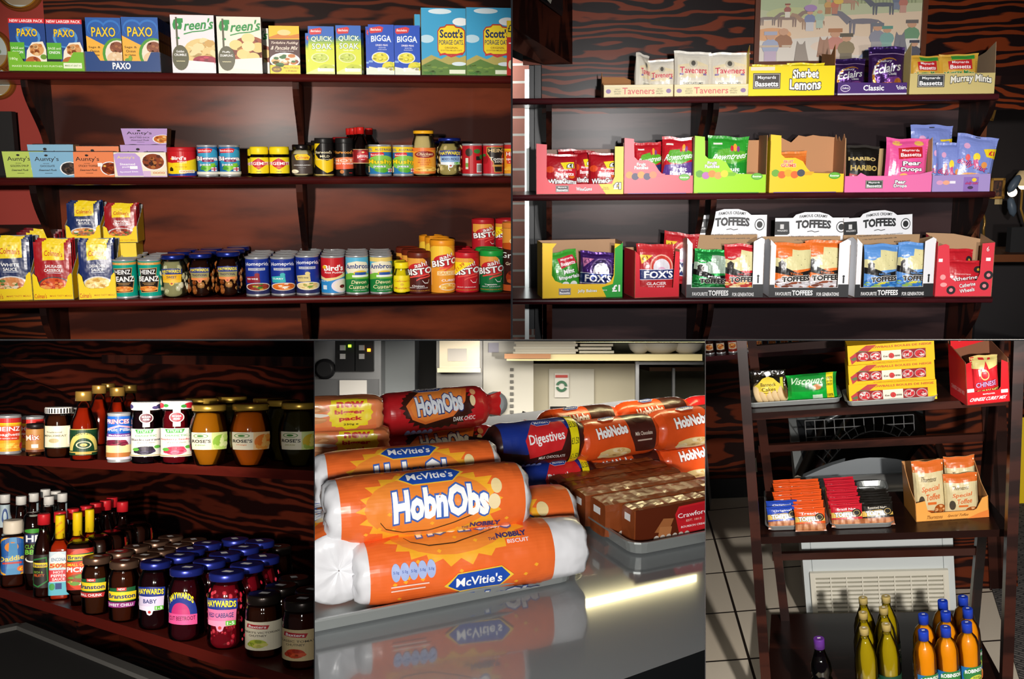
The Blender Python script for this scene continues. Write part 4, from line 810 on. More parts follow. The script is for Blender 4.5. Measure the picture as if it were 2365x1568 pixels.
# ================= bay two: sweet shelves (upper right)
b2 = Bay(345, -2, -.5, (1770, 400), 4.0); bay(b2); B = b2
ZT = [B.y(1770, 221, 0).z, B.y(1770, 446, 0).z, B.y(1770, 688, 0).z]; D2 = .34
W_G2 = wood('black_red_grain_plywood', '#150a0a', '#6a2a10', 1.2, 1.7, .45, .45, .7, (1.0, 1, 4.5), .1, bands=30, wob=1.6)
W_B2 = wood('dark_stained_backboard', '#231a1c', '#3a2a2a', .8, 4.0, .45, .3, .9, (1, 1, 8), .12, bands=4)
W_S2 = wood('dark_maroon_board', '#2c0d10', '#42161a', 1, 1.0, .3, .3, .7, (1, 6, 6), .4, bands=9)
PX = lambda px, py, y: B.y(px, py, y)
x0 = PX(1170, 450, 0).x; x1 = PX(2285, 450, 0).x
for i, (e, t) in enumerate(((2291, 'top shelf board of the sweet rack, under the lemon and mint trays'), (2299, 'middle shelf board of the sweet rack, under the gum and pear drop trays'), (2311, 'bottom shelf board of the sweet rack, under the toffee cartons'))):
    shelf('shelf_board', x0, PX(e, 450, 0).x, ZT[i], D2, .024, 'dark maroon '+t, W_S2, D2)
xa = PX(1252, 400, D2).x; xc = PX(1320, 60, D2).x
mb = MB(); zt = PX(1400, 148, D2).z
mb.box((xa, D2, ZT[0]-.05), (x1+.9, D2+.02, zt), W_G2); mb.box((xc-.2, D2, zt), (x1+.9, D2+.02, zt+.7), W_G2); struct(place(mb.build('wall_back'), (0, 0, 0)))
mb = MB(); mb.box((xa, D2, ZT[2]-.5), (PX(2232, 500, D2).x, D2+.02, ZT[0]-.05), W_B2); o = place(mb.build('back_board'), (0, 0, 0)); tag(o, 'dark stained plywood backboard behind the sweet shelves', 'back panel')
q = lambda px, py, y: tuple(PX(px, py, y))
mb = MB(); mb.poly([q(1150, 40, -.3), q(1322, 148, D2), q(1322, -60, D2), q(1150, -60, -.3)], W_DK); mb.poly([q(1150, 40, -.3), q(1150, 98, -.3), q(1258, 150, D2), q(1322, 148, D2)], wood('lit_soffit_wood', '#2a1512', '#5c3a30', 1, 3, .35, .3, .8, (3, 3, 3), .4)); struct(place(mb.build('wall_left'), (0, 0, 0)))  # underside's lit brown tone put into a lighter wood
root = bpy.data.objects.new('window_1', None); COL.objects.link(root)
def bar(pts, w_, m, nm, dpt=.03):
    mb = MB()
    (ax, ay, ad), (bx_, by, bd) = pts; a = PX(ax, ay, ad); c = PX(bx_, by, bd); u = (c-a).normalized(); s_ = u.cross(Vector((0, 1, 0))).normalized()*w_/2; dv = Vector((0, dpt, 0))
    P = [a-s_, a+s_, c+s_, c-s_]; V = [tuple(p) for p in P]+[tuple(p+dv) for p in P]
    mb.faces(V, [(0, 1, 2, 3), (7, 6, 5, 4), (0, 4, 5, 1), (1, 5, 6, 2), (2, 6, 7, 3), (3, 7, 4, 0)], m); return mb.build(nm, root)
bar(((1230, 150, D2+.06), (1228, 760, D2+.06)), .03, ('#26282a', 'gloss'), 'window_frame'); bar(((1217, 160, D2+.05), (1217, 784, D2+.05)), .018, ('#d4dcdc', 'brushed'), 'window_frame')
bar(((1244, 150, D2+.03), (1244, 784, D2+.03)), .032, ('#121416', 'gloss'), 'window_frame'); bar(((1150, 108, D2+.05), (1250, 150, D2+.05)), .03, ('#1c1e20', 'gloss'), 'window_frame')
mb = MB(); mb.box((PX(1150, 400, D2+.08).x, D2+.08, ZT[2]-.4), (PX(1240, 400, D2+.08).x, D2+.083, zt+.1), ('#eef4f2', 'clear')); mb.build('glass', root)
place(root, (0, 0, 0)); struct(root)
def brick():
    m = bpy.data.materials.new('brick_outside'); m.use_nodes = True; nt = m.node_tree; n = nt.nodes; P = n['Principled BSDF'].inputs
    t = n.new('ShaderNodeTexBrick'); t.inputs['Scale'].default_value = 1; t.inputs['Color1'].default_value = lin('#a8685a'); t.inputs['Color2'].default_value = lin('#8f5548'); t.inputs['Mortar'].default_value = lin('#b8aca4')
    t.inputs['Brick Width'].default_value = .23; t.inputs['Row Height'].default_value = .085; t.inputs['Mortar Size'].default_value = .006
    tc = n.new('ShaderNodeTexCoord'); mp = n.new('ShaderNodeMapping'); mp.inputs['Rotation'].default_value = (math.pi/2, 0, 0); nt.links.new(tc.outputs['Object'], mp.inputs[0]); nt.links.new(mp.outputs[0], t.inputs[0]); nt.links.new(t.outputs[0], P['Base Color']); P['Roughness'].default_value = .9; return m
mb = MB(); mb.box((PX(1100, 400, 1.2).x, 1.2, ZT[2]-.5), (PX(1275, 400, 1.2).x, 1.25, zt+.3), brick()); struct(place(mb.build('wall_brick'), (0, 0, 0)))
dl = bpy.data.lights.new('daylight_outside', 'AREA'); dl.energy = 14; dl.size = .5; dl.color = (.95, .98, 1); do = bpy.data.objects.new('daylight_outside', dl); COL.objects.link(do)
do.matrix_world = B.M @ Matrix.Translation((xa-.1, .75, zt+.25)) @ Matrix.Rotation(math.radians(50), 4, 'X')
for nm, px_, dirn in (('left end', 1262, 1), ('left of the middle joint', 1597, 1), ('right of the middle joint', 1622, 1), ('right end', 2216, 1)):
    X = PX(px_, 450, D2*.8).x
    for k, (a_, c_, w_) in enumerate(((ZT[0]-T, ZT[1], 'upper'), (ZT[1]-T, ZT[2], 'middle'), (ZT[2]-T, ZT[2]-.45, 'lowest'))): bracket(X, a_, c_+(.0005 if k < 2 else 0), D2, 'dark curved shelf bracket, '+nm+' of the sweet rack, '+w_+' level', .022)
mb = MB(); X = PX(2236, 500, D2).x; mb.box((X, D2+.01, ZT[2]-.5), (X+.055, D2+.04, ZT[0]+.0), wood('end_post_wood', '#3a1c12', '#5c3420', 2, 2, .5, .3, .7, (9, 4, 1), .1)); o = place(mb.build('rack_post'), (0, 0, 0)); tag(o, 'brown wooden post at the right end of the sweet rack', 'post')
# room beyond
mb = MB(); mb.box((x1-.1, 1.7, ZT[2]-.8), (x1+1.6, 1.72, ZT[0]+.02), ('#160c0a', 'matte')); struct(place(mb.build('wall_right'), (0, 0, 0)))
mb = MB(); mb.box((X+.05, D2-.012, ZT[0]+.05), (X+.9, D2-.0003, ZT[0]+.085), W_DK); struct(place(mb.build('trim_2'), (0, 0, 0)))
def picf(px, py, w_, h_, y, c, label, tilt=0):
    root = bpy.data.objects.new('framed_picture', None); COL.objects.link(root)
    f = MB(); t = .012
    for a_, c_ in (((-w_/2, -.01, -h_/2), (w_/2, .01, -h_/2+t)), ((-w_/2, -.01, h_/2-t), (w_/2, .01, h_/2)), ((-w_/2, -.01, -h_/2), (-w_/2+t, .01, h_/2)), ((w_/2-t, -.01, -h_/2), (w_/2, .01, h_/2))): f.box(a_, c_, ('#a87c38', 'gloss'))
    f.build('frame', root); p = MB(); p.art(A(c).food(50, 50, 34, 34, ['#4a2c20', '#6a4028', '#2c1c18'], 14, 4), lambda u, v, e: ((u-.5)*w_, -e, (v-.5)*h_)); p.build('picture', root)
    place(root, PX(px, py, y), 0, 0, tilt); tag(root, label, 'picture')
picf(2283, 257, .07, .09, 1.67, '#5c5440', 'small gold framed picture tilted beside the right end of the top sweet shelf', 12)
picf(2303, 435, .075, .11, 1.67, '#3a2018', 'small gold framed dark picture above a card, right of the middle sweet shelf')
mb = MB(); mb.box((-.02, 0, -.014), (.02, .003, .014), ('#b8a070', 'card')); place(mb.build('info_card'), PX(2306, 466, 1.68)); tag(CUR[1][-1], 'little cream card under the gold framed dark picture', 'card')
root = bpy.data.objects.new('table_lamp', None); COL.objects.link(root)
p = MB(); p.lathe([(.06, 0), (.05, .03), (.02, .075)], 24, m=('#e8c890', 'matte')); s_ = p.build('lamp_shade', root); p = MB(); p.tube([(0, 0, .03), (0, 0, -.12), (.03, 0, -.2)], .006, ('#b88c40', 'metal')); p.build('lamp_stem', root)
p = MB(); p.ball((0, 0, -.0), .022, ('#ffe2b0', 'emit')); p.build('bulb', root)
place(root, PX(2362, 428, 1.4)); tag(root, 'cream shaded lamp on a brass stem in the dark room at the right border', 'lamp')
p = MB(); p.ball((0, 0, 0), .024, ('#ffe8c8', 'emit')); place(p.build('globe_light'), PX(2338, 444, 1.45)); tag(CUR[1][-1], 'small glowing white globe light left of the cream shaded lamp', 'lamp')
for (px_, py_, rr) in ((2342, 425, 30), (2337, 478, -14)):
    p = MB(); p.lathe([(.004, -.05), (.018, -.03), (.022, 0), (.016, .04), (.005, .05)], 14, m=('#4a5560', 'gloss')); place(p.build('hanging_glass'), PX(px_, py_, 1.3), 0, 0, rr); tag(CUR[1][-1], 'dull grey hanging glass '+('above' if py_ < 450 else 'below')+' the globe light at the right border', 'glass')
p = MB(); c0 = PX(2262, 505, .9); p.tube([c0+Vector((.03*math.sin(a)*1.2-.01, 0, .06*math.cos(a)-.02)) for a in [i*.25 for i in range(9)]]+[c0+Vector((.03, 0, -.14))], .006, ('#7a5a20', 'metal')); place(p.build('brass_rail'), (0, 0, 0)); tag(CUR[1][-1], 'curved brass rail in the dark room beyond the bottom sweet shelf', 'rail')
p = MB(); a0 = PX(2296, 588, .9); p.box((a0.x, .9, a0.z-.035), (a0.x+.4, 1.3, a0.z), ('#5c3218', 'gloss')); bc_ = place(p.build('bar_counter'), (0, 0, 0)); tag(CUR[1][-1], 'brown bar counter end at the right border, beyond the liquorice box', 'counter')
p = MB(); a0 = PX(2332, 588, 1.0); p.box((a0.x, 1.0, a0.z+.001), (a0.x+.3, 1.05, a0.z+.13), ('#0c0b0c', 'matte')); place(p.build('bar_screen'), (0, 0, 0)); tag(CUR[1][-1], 'black square screen standing on the bar counter at the right border', 'screen')  # plain black box stands for the chair backs at the bar
p = MB(); a0 = PX(2260, 640, .9); p.box((a0.x, .9, ZT[2]-.5), (a0.x+.5, .95, PX(2300, 615, .9).z), ('#0e0809', 'matte')); p.build('front_panel', bc_)
# exit sign fragment and painting
p = MB(); p.poly([q(1240, -6, -.05), q(1298, 38, .2), q(1300, 26, .2), q(1300, -6, .2)], ('#15181a', 'gloss')); p.poly([q(1258, -6, -.04), q(1284, 22, .19), q(1288, -6, .19)], ('#c8c8b8', 'matte')); o = place(p.build('framed_notice'), (0, 0, 0)); tag(o, 'corner of a black framed notice on the upper left wall', 'notice')
def horse(a, x, y, s, c, fl=1):
    X = lambda dx: x+dx*s*fl; Y = lambda dy: y+dy*s*2.2
    a.E(x, y, 9*s, 3.4*s*2.2/2, c, 12); a.P([(X(6), Y(-1)), (X(12), Y(-6)), (X(16), Y(-7)), (X(18), Y(-4)), (X(14), Y(-3.4)), (X(9), Y(2))], c); a.k -= 1
    for dx in (-7, -5, 5, 7): a.P([(X(dx-.9), Y(0)), (X(dx+.9), Y(0)), (X(dx+.5), Y(8)), (X(dx-.5), Y(8))], c); a.k -= 1
    a.P([(X(-8), Y(-1)), (X(-11), Y(1)), (X(-11), Y(5)), (X(-9), Y(1))], c)
def man(a, x, y, s, c, c2, hat=None):
    a.E(x, y, 1.6*s, 3.4*s, c, 10); a.E(x, y-4.4*s, .9*s, 1.5*s, '#c89878', 8); a.R(x-1.1*s, y+2*s, x+1.1*s, y+8*s, c2); hat and a.R(x-1.2*s, y-6.6*s, x+1.2*s, y-5*s, hat)
def paint():
    a = A('#d8cfc0'); a.R(0, 0, 100, 34, '#b8bc98').R(36, 0, 100, 16, '#a4ac84').E(12, 10, 20, 16, '#a8b48c').E(20, 30, 16, 10, '#b8bc88').P([(0, 40), (40, 34), (100, 28), (100, 70), (0, 70)], '#dcc4a8').P([(0, 70), (50, 62), (100, 70), (100, 100), (0, 100)], '#d4ccc0').E(66, 78, 34, 14, '#dcc8b4').E(8, 60, 12, 10, '#d8a070')
    [a.R(40+i*2.2, 6, 41+i*2.2, 16, '#8c9470') for i in range(26)]
    horse(a, 17, 36, .75, '#8c7468'); horse(a, 32, 40, .75, '#a4846c', -1); horse(a, 53, 13, .7, '#b08870', -1); horse(a, 64, 42, 1.1, '#78747c', -1); horse(a, 76, 18, .85, '#60626c', -1); horse(a, 5, 36, .6, '#84746c')
    for x, y, s, c, c2, h in ((17, 24, 1.4, '#9c5c54', '#d8d0c0', '#8c4c3c'), (31, 38, 2.2, '#7c84a4', '#c8c4c4', '#686c80'), (37, 36, 1.9, '#a4b8a4', '#b0c0ac', 0), (42, 18, 1.6, '#c89c5c', '#a87c54', 0), (46, 18, 1.6, '#c4745c', '#b87c64', 0), (84, 12, 1.7, '#6c7488', '#7c8494', '#50546c'), (88, 16, 1.8, '#b87464', '#c49484', '#b85c4c'), (15, 72, 3.6, '#9c6c4c', '#d4ccc0', 0), (7, 78, 3.4, '#9ca4bc', '#b8a4b8', '#a4a8bc'), (73, 66, 3.2, '#8c8c98', '#a4a0a0', '#70747c'), (79, 68, 2.8, '#7ca49c', '#8cb0a4', '#5c9484'), (94, 62, 3.2, '#6c9470', '#d8d4c8', '#6c6460'), (47, 76, 3.6, '#c48474', '#c8b4a4', '#b07850'), (54, 82, 3.4, '#8c7c5c', '#786c58', '#5c5444'), (96, 88, 2.6, '#50505c', '#505058', '#40404c')): man(a, x, y, s, c, c2, h)
    for x, y, c in ((26, 84, '#94887c'), (40, 78, '#a47c64'), (87, 72, '#787880')): a.P([(x-4, y+16), (x-3, y-6), (x-2.4, y-14), (x-1, y-9), (x+1, y-9), (x+2.4, y-14), (x+3, y-4), (x+5, y+16)], c)
    a.P([(62, 96), (66, 84), (72, 82), (74, 96)], '#8c98b8'); a.R(0, 76, 12, 79, '#c4b098').R(14, 76, 20, 79, '#c4b098').E(31, 22, 4, 5, '#a484b0').E(48, 13, 3, 4, '#d8b454'); return a
X0 = PX(1756, 70, D2-.03).x; X1 = PX(2131, 70, D2-.03).x; Z0 = PX(1900, 140, D2-.03).z; Hh = (X1-X0)*.66
root = bpy.data.objects.new('racecourse_painting', None); COL.objects.link(root)
p = MB(); p.box((0, -.006, 0), (X1-X0, .0, Hh), ('#d8cfc0', 'card')); p.art(paint(), lambda u, v, e: (u*(X1-X0), -.006-e, .0+v*Hh*.62), eps=.0001, kind='card'); p.build('canvas', root)
p = MB(); t = .02
for a_, c_ in (((-t, -.02, -t), (X1-X0+t, .0, 0)), ((-t, -.02, Hh), (X1-X0+t, 0, Hh+t)), ((-t, -.02, 0), (0, 0, Hh)), ((X1-X0, -.02, 0), (X1-X0+t, 0, Hh))): p.box(a_, c_, ('#5c2c14', 'gloss'))
p.build('frame', root); place(root, (X0, D2-.002, Z0)); tag(root, 'large pale watercolour of a racecourse crowd with horses, brown frame, on the wall', 'painting')
# ---- trays of sweets
def sqz(a, k): a.ops = [([(u, 1-(1-v)*k) for u, v in p], c) for p, c in a.ops]; return a
def dtray(l, r, top, bot, y0, d, fr, col, label, art=None, rz=0, **k):
    x, w, h = fit(l, r, top, bot, z, y0); o = tray('display_tray', w, d, h, fr, col, art, **k); return put(o, x, y0, z, label, 'tray', None, rz), x, w, h
def sweet(l, r, tp, y0, art, bg, label, grp=None, rz=0, ry=0, d=.045, dz=.003, kind='foil', seed=1, rx=-4, cat='bag', bot=None, **k):
    """bag of sweets; its top edge at the given height"""
    pb = B.px((B.y((l+r)/2, 400, y0).x, y0, z))[1]
    x, w, h = fit(l, r, tp, pb, z+dz, y0); o = bag('sweet_bag', w*1.05, h, d, art, bg, kind, seed, **k); place(o, (x, y0+d/2, z+dz), rz, rx, ry); return tag(o, label, cat, grp)
B = b2; z = ZT[0]
LOW = [(0, 0), (1, 0), (1, .5), (0, .5)]
def jag(n=9, lo=.8, hi=1.0, seed=3):
    r_ = random.Random(seed); return [(1, 0)]+[(1-i/n, lo+(hi-lo)*r_.random()) for i in range(n+1)]+[(0, 0)]
def a_tav(t='CHOCOLATE LIMES'):
    return A('#e6dfce').R(0, 0, 100, 10, '#efeade').P([(8, 32), (36, 28), (60, 22), (92, 30), (94, 52), (60, 60), (10, 58)], '#f0e0b8').P([(12, 36), (90, 32), (90, 50), (14, 54)], '#ecdcc0').E(50, 28, 12, 9, '#cfc6b0').E(50, 27, 6, 6, '#5c5850').T('Taveners', 51, 43, 76, 14, '#d8445c', b=.012).R(12, 50, 22, 54, '#8c7cb0').R(78, 50, 88, 54, '#8c7cb0').R(18, 66, 84, 78, '#f2eedc').T(t, 50, 72, 56, 5, '#3a3a34')
TL = [(0, 0), (1, 0), (1, .95), (.8, .55), (.45, .5), (.3, .72), (0, .45)]
ta = A(); ta.R(2, 10, 98, 14, '#f0e8cc').T('Taveners', 50, 50, 46, 54, '#d8605c', b=.012).E(7, 52, 3.6, 18, '#8c6c9c').E(93, 52, 3.6, 18, '#8c6c9c').T('GREAT', 20, 36, 8, 12, '#8c8060').T('BRITISH', 20, 54, 10, 12, '#8c8060').T('SWEETS', 20, 72, 9, 12, '#8c8060').T('GREAT', 80, 36, 8, 12, '#8c8060').T('BRITISH', 80, 54, 10, 12, '#8c8060').T('SWEETS', 80, 72, 9, 12, '#8c8060')
F1 = [(0, 0), (1, 0), (1, .425), (0, .425)]
def low(a, v0):   # artwork of a low lip: squeeze into the lower part of the face
    b = A(); b.ops = [([(u, v*v0) for u, v in p], c) for p, c in a.ops]; b.lay = a.lay; return b
dtray(1394, 1556, 157, 226, .015, .2, F1, '#e8d9a8', 'cream sweet tray with pink lettering, torn left side, leftmost on the top shelf', low(ta, .425), side={-1: [(0, 0), (1, 0), (1, .8), (.72, .95), (.62, .5), (.3, .55), (.22, .42), (0, .42)], 1: [(0, 0), (1, 0), (1, .5), (0, .42)]}, lback=[(0, 0), (1, 0), (1, .5), (.6, .55), (.35, .8), (.02, .82), (0, .8)], kind='card')
dtray(1557, 1729, 157, 223, .012, .2, F1, '#e9d8a0', 'cream sweet tray with orange pink lettering, second from the left on the top shelf', low(ta, .425), side=[(0, 0), (1, 0), (1, .5), (0, .42)], backh=.5, kind='card')
g = 'cream foil bags of boiled sweets'
sweet(1460, 1508, 122, .07, a_tav('LIQUORICE'), '#e6dfce', 'narrow turned cream bag of sweets in the leftmost tray', g, 48, 6, seed=2, kind='gloss')
sweet(1498, 1562, 136, .075, a_tav('LIQUORICE'), '#e0d8c0', 'cream bag of sweets, lower right one in the leftmost tray', g, -6, 0, seed=3)
sweet(1558, 1642, 117, .045, a_tav(), '#e6dfce', 'cream bag of chocolate limes, left one in the second tray', g, 5, 1, seed=4)
sweet(1641, 1732, 120, .045, a_tav(), '#e6dfce', 'cream bag of chocolate limes, right one in the second tray', g, -3, 0, seed=5)
mb_ = lambda a, x, y, w, h, c='#4a4440': a.R(x-w/2, y-h/2, x+w/2, y+h/2, c).R(x-w/2+w*.03, y-h/2+h*.06, x+w/2-w*.03, y+h/2-h*.06, '#d8d0c0').R(x-w/2+w*.045, y-h/2+h*.09, x+w/2-w*.045, y+h/2-h*.09, c).T('Maynards', x, y-h*.2, w*.66, h*.26, '#fff').T('Bassetts', x, y+h*.18, w*.84, h*.34, '#fff', b=.025)
a = A('#f4dc10'); mb_(a, 21, 50, 32, 54); a.T('Sherbet', 66, 28, 30, 30, '#fff', out='#4a4440', ow=.07, b=.03, arch=3).T('Lemons', 66, 62, 36, 34, '#fff', out='#4a4440', ow=.07, b=.03, arch=-3).R(2, 2, 30, 14, '#efe4c8')
dtray(1730, 1929, 103, 217, .012, .2, [(0, 0), (1, 0), (1, .42), (.68, .56), (.64, .58), (0, .58)], '#f4dc10', 'bright yellow sherbet lemons tray with tall sides', low(a, .58), side=[(0, 0), (1, 0), (1, .9), (.3, .82), (.04, 1), (0, .6)], backh=.7)
def a_leml(): return A('#f0d818').R(0, 0, 100, 10, '#f4e020').E(50, 22, 26, 8, '#a8c83c').R(20, 28, 60, 36, '#c8283c').T('Sherbet', 50, 44, 70, 10, '#fff', out='#5a4a20').T('Lemons', 50, 58, 60, 10, '#fff', out='#5a4a20')
sweet(1741, 1830, 148, .05, a_leml(), '#f0d818', 'yellow bag of sherbet lemons, left one in the yellow tray', 'yellow sweet bags', seed=6); sweet(1822, 1906, 144, .06, a_leml(), '#f0d818', 'yellow bag of sherbet lemons, right one in the yellow tray', 'yellow sweet bags', seed=7)
def a_ecl(): return A('#40205c').R(0, 0, 100, 14, '#3a2060').R(0, 15, 100, 17, '#c8a8d8').E(52, 60, 44, 36, '#c8882c', a0=40, a1=300).E(54, 59, 40, 32, '#4a2468').T('Cadbury', 42, 32, 40, 7, '#fff', sh=.1).T('Eclairs', 50, 46, 78, 19, '#fff', b=.02, rot=-6, sh=.08).T('Classic', 64, 58, 24, 6, '#fff').E(70, 74, 22, 10, '#8a4a9c').E(64, 76, 28, 8, '#b8641c', a0=0, a1=180).E(80, 76, 10, 9, '#c8782c').R(6, 88, 14, 96, '#fff')
a = A('#4a2a72').T('Classic', 52, 42, 30, 48, '#fff', b=.02).E(10, 44, 7, 30, '#4a2a72').E(11, 44, 7, 30, '#e8dcf0').E(11, 44, 6.2, 24, '#4a2a72').T('Cadbury', 11, 44, 10, 22, '#fff', sh=.1).T('Eclairs', 92, 40, 13, 34, '#fff', rot=-5).R(0, 88, 100, 100, '#d8d4dc')
dtray(1937, 2097, 100, 215, .012, .2, [(0, 0), (1, 0), (1, .22), (0, .25)], '#4a2a72', 'low purple chocolate eclairs tray on the top shelf', low(a, .23), side=[(0, 0), (1, 0), (1, .25), (0, .24)], backh=.2)
g = 'purple eclairs bags'
sweet(1928, 2002, 134, .04, a_ecl(), '#40205c', 'purple eclairs bag, lower one on the left of the purple tray', g, 3, kind='shiny', seed=8, top=.14); sweet(2011, 2092, 106, .035, a_ecl(), '#40205c', 'tall purple eclairs bag on the right of the purple tray', g, -2, kind='shiny', seed=9, top=.14, hole=True)
a = A('#d0bd78'); mb_(a, 25, 36, 32, 62, '#2c3034'); a.T('Murray Mints', 72, 38, 48, 44, '#f4f0e0', out='#4a4a44', ow=.07, b=.03, arch=10)
dtray(2103, 2300, 97, 214, .012, .2, [(0, 0), (1, 0), (1, .4), (0, .4)], '#d0bd78', 'beige murray mints tray with tall ragged side panels', low(a, .4), side={-1: [(0, 0), (1, 0), (1, .85), (.4, .8), (.03, 1), (0, .4)], 1: [(0, 0), (1, 0), (1, .76), (.5, .84), (.06, 1), (0, .4)]}, backh=.5, kind='card', inner='#9c8468')
def a_mur(): return A('#d8a83c').R(30, 4, 90, 14, '#3c9c3c').P([(20, 18), (82, 14), (84, 40), (22, 40)], '#c8282c').T('Maynards', 52, 22, 44, 8, '#fff').T('Bassetts', 52, 33, 54, 10, '#fff', b=.02).T('Murray Mints', 52, 54, 84, 14, '#1c7c3c', out='#e8dca0', arch=5, b=.03)
sweet(2106, 2178, 127, .045, a_mur(), '#d8a83c', 'golden bag of murray mints, left one in the beige tray', 'golden mint bags', 4, seed=10); sweet(2175, 2262, 123, .04, a_mur(), '#d8a83c', 'golden bag of murray mints, right one in the beige tray', 'golden mint bags', -3, seed=11)
# middle shelf
z = ZT[1]
W = [(0, 0), (1, 0), (1, .93), (.9, .93), (.9, .34), (.87, .26), (.8, .2), (.22, .2), (.15, .24), (.12, .34), (.125, .98), (0, 1)]
a = A(); a.R(0, 0, 100, 100, '#dc4450'); a.ops = []; a.lay = []; a.P([(90, 7), (100, 7), (100, 100), (80, 100), (72, 80), (87, 80), (90, 66)], '#e8c41c'); mb_(a, 30, 89, 15, 13, '#4a3c40'); a.T('WineGums', 55, 89, 18, 7, '#fff', out='#4a3c40', arch=-1).T('£1', 93, 84, 8, 13, '#fff', out='#222', ow=.08, b=.04).T('PRICE', 80, 87, 6, 2, '#8a6a10').T('MARKED', 80, 90, 8, 2, '#8a6a10')
dtray(1238, 1440, 331, 443, .012, .16, W, '#dc4450', 'coral red wine gums tray with yellow right edge and cut-out window', a, inner='#8c7468', backh=.88, kind='gloss')
def a_wine(p=1): 
    a = A('#a81420').E(16, 40, 14, 8, '#d84820').E(84, 56, 10, 7, '#d86c20').R(30, 36, 96, 56, '#c82030').T('Maynards', 62, 41, 44, 7, '#fff').T('Bassetts', 62, 51, 56, 9, '#fff', b=.02).T('WineGums', 54, 72, 88, 13, '#fff', out='#3c1418', ow=.06, b=.03, arch=3)
    if p: a.P([(48, 22), (90, 20), (92, 36), (60, 40)], '#f0d818').T('£1', 78, 30, 18, 10, '#fff', out='#111', ow=.1, b=.04)
    a.food(50, 90, 40, 7, ['#3c8c3c', '#d8682c', '#b81c24', '#e0c030'], 12, 4); return a
g = 'dark red wine gum bags'
sweet(1290, 1345, 345, .1, a_wine(0), '#a01420', 'dark red wine gum bag lying behind the others at the back of its tray', g, seed=14)
sweet(1258, 1333, 356, .03, a_wine(), '#a81420', 'dark red wine gum bag on the left of its tray', g, 3, seed=12); sweet(1326, 1372, 348, .07, a_wine(), '#a01420', 'dark red wine gum bag in the middle, partly behind its neighbours', g, -10, seed=13); sweet(1360, 1432, 353, .03, a_wine(), '#a81420', 'dark red wine gum bag on the right of its tray', g, -3, seed=15)
PF = [(0, 0), (1, 0), (1, .32), (.56, .34), (.5, .42), (.44, .54), (.34, .6), (.2, .6), (.15, .66), (.14, .98), (0, 1)]
def a_past(c, c2, blob, t1='Fruit', t2='Pastilles', tc='#fff', oc='#5c3c30'):
    a = A(); a.T(t1, 25, 47, 13, 5.5, tc, out=oc, b=.03).T(t2, 25, 53, 20, 6, tc, out=oc, b=.03).P([(2, 62), (60, 64), (56, 70), (4, 70)], c2)
    for i, b_ in enumerate(blob): a.E(8+i*8.5, 66+(i % 2)*3, 5.4, 6.4, b_, 12)
    a.E(87, 71, 8, 6, '#4c9a2c').E(87, 71, 6.6, 4.6, '#6cb43c').T('Rowntrees', 87, 71, 12, 3.4, '#fff', sh=.1).R(6, 98.5, 90, 100, '#5c3c7c' if c != '#9cd800' else '#2c6a20'); return a
def a_rown(c, sub, tx=True):
    a = A(c); a.R(12, 16, 34, 20, '#e8e4dc').P([(12, 52), (24, 32), (60, 26), (92, 34), (96, 50), (60, 62), (24, 60)], '#5cac2c').E(66, 24, 5, 9, '#f0a83c').E(58, 27, 4, 7, '#c8283c').E(74, 27, 4, 7, '#8a3c8c').T('Rowntrees', 54, 45, 86, 14, '#fff', sh=.12, b=.012, rot=-6).P([(0, 100), (10, 66), (60, 62), (100, 56), (100, 100)], sub)
    return a.T('Fruit', 58, 74, 42, 9, '#fff', b=.03).T('Pastilles', 60, 84, 66, 9, '#fff', b=.03)
dtray(1441, 1602, 318, 443, .012, .16, PF, '#e4606c', 'pink fruit pastilles tray with left flap and printed sweets', a_past('#e4606c', '#c8586c', ['#e8883c', '#3c3458', '#f09038', '#443c60', '#e87c50']), inner='#8c6c5c', backh=.9)
g = 'fruit pastilles bags'
sweet(1466, 1532, 328, .07, sqz(a_rown('#c01c28', '#2c3468'), .78), '#c01c28', 'red fruit pastilles bag on the left of the pink tray', g, 8, seed=16); sweet(1527, 1602, 316, .035, sqz(a_rown('#c01c28', '#5c3c8c'), .78), '#c01c28', 'red fruit pastilles bag on the right of the pink tray', g, -5, 2, seed=17)
dtray(1603, 1771, 313, 443, .012, .16, PF, '#9cd800', 'lime green fruit pastilles tray, half empty', a_past('#9cd800', '#74b810', ['#5c9c30', '#b86cb0', '#e88c3c', '#f0a050', '#d8d030']), inner='#b8865c', back=True, backh=.92)
sweet(1634, 1727, 314, .04, sqz(a_rown('#2c9c2c', '#1c8c28'), .8), '#2c9c2c', 'bright green fruit pastilles bag standing in the lime green tray', None, 3, 2, seed=18)
dtray(1778, 1951, 310, 446, .012, .16, PF, '#f4c41c', 'yellow fruit gums tray with torn top edge, nearly empty', a_past('#f4c41c', '#e8a81c', ['#6ca838', '#d8642c', '#f0a820', '#e8682c', '#484c54'], 'FRUIT', 'GUMS', '#e85848', '#f4e8c0'), inner='#b8845a', lback=jag(10, .86, 1, 5), side=jag(7, .86, 1, 8))
sweet(1781, 1866, 350, .06, A('#e0742c').R(0, 0, 100, 12, '#e88438').E(50, 50, 40, 20, '#e8a040'), '#e0742c', 'orange bag lying low in the nearly empty yellow tray', None, 4, seed=19)
a = A('#e470a8'); mb_(a, 34, 52, 20, 50, '#34443c'); a.T('Pear', 64, 38, 12, 22, '#fff', out='#34443c', ow=.08, b=.03).T('Drops', 64, 64, 15, 24, '#fff', out='#34443c', ow=.08, b=.03)
dtray(1953, 2154, 318, 443, .012, .16, [(0, 0), (1, 0), (1, .38), (.86, .33), (.3, .26), (.18, .36), (.1, .24), (0, .22)], '#e070a8', 'pink pear drops tray with plain kraft back', low(a, .3), inner='#b49468', sidecol='#d0688c', side=[(0, 0), (1, 0), (1, .75), (.1, 1), (0, .35)], backh=.8)
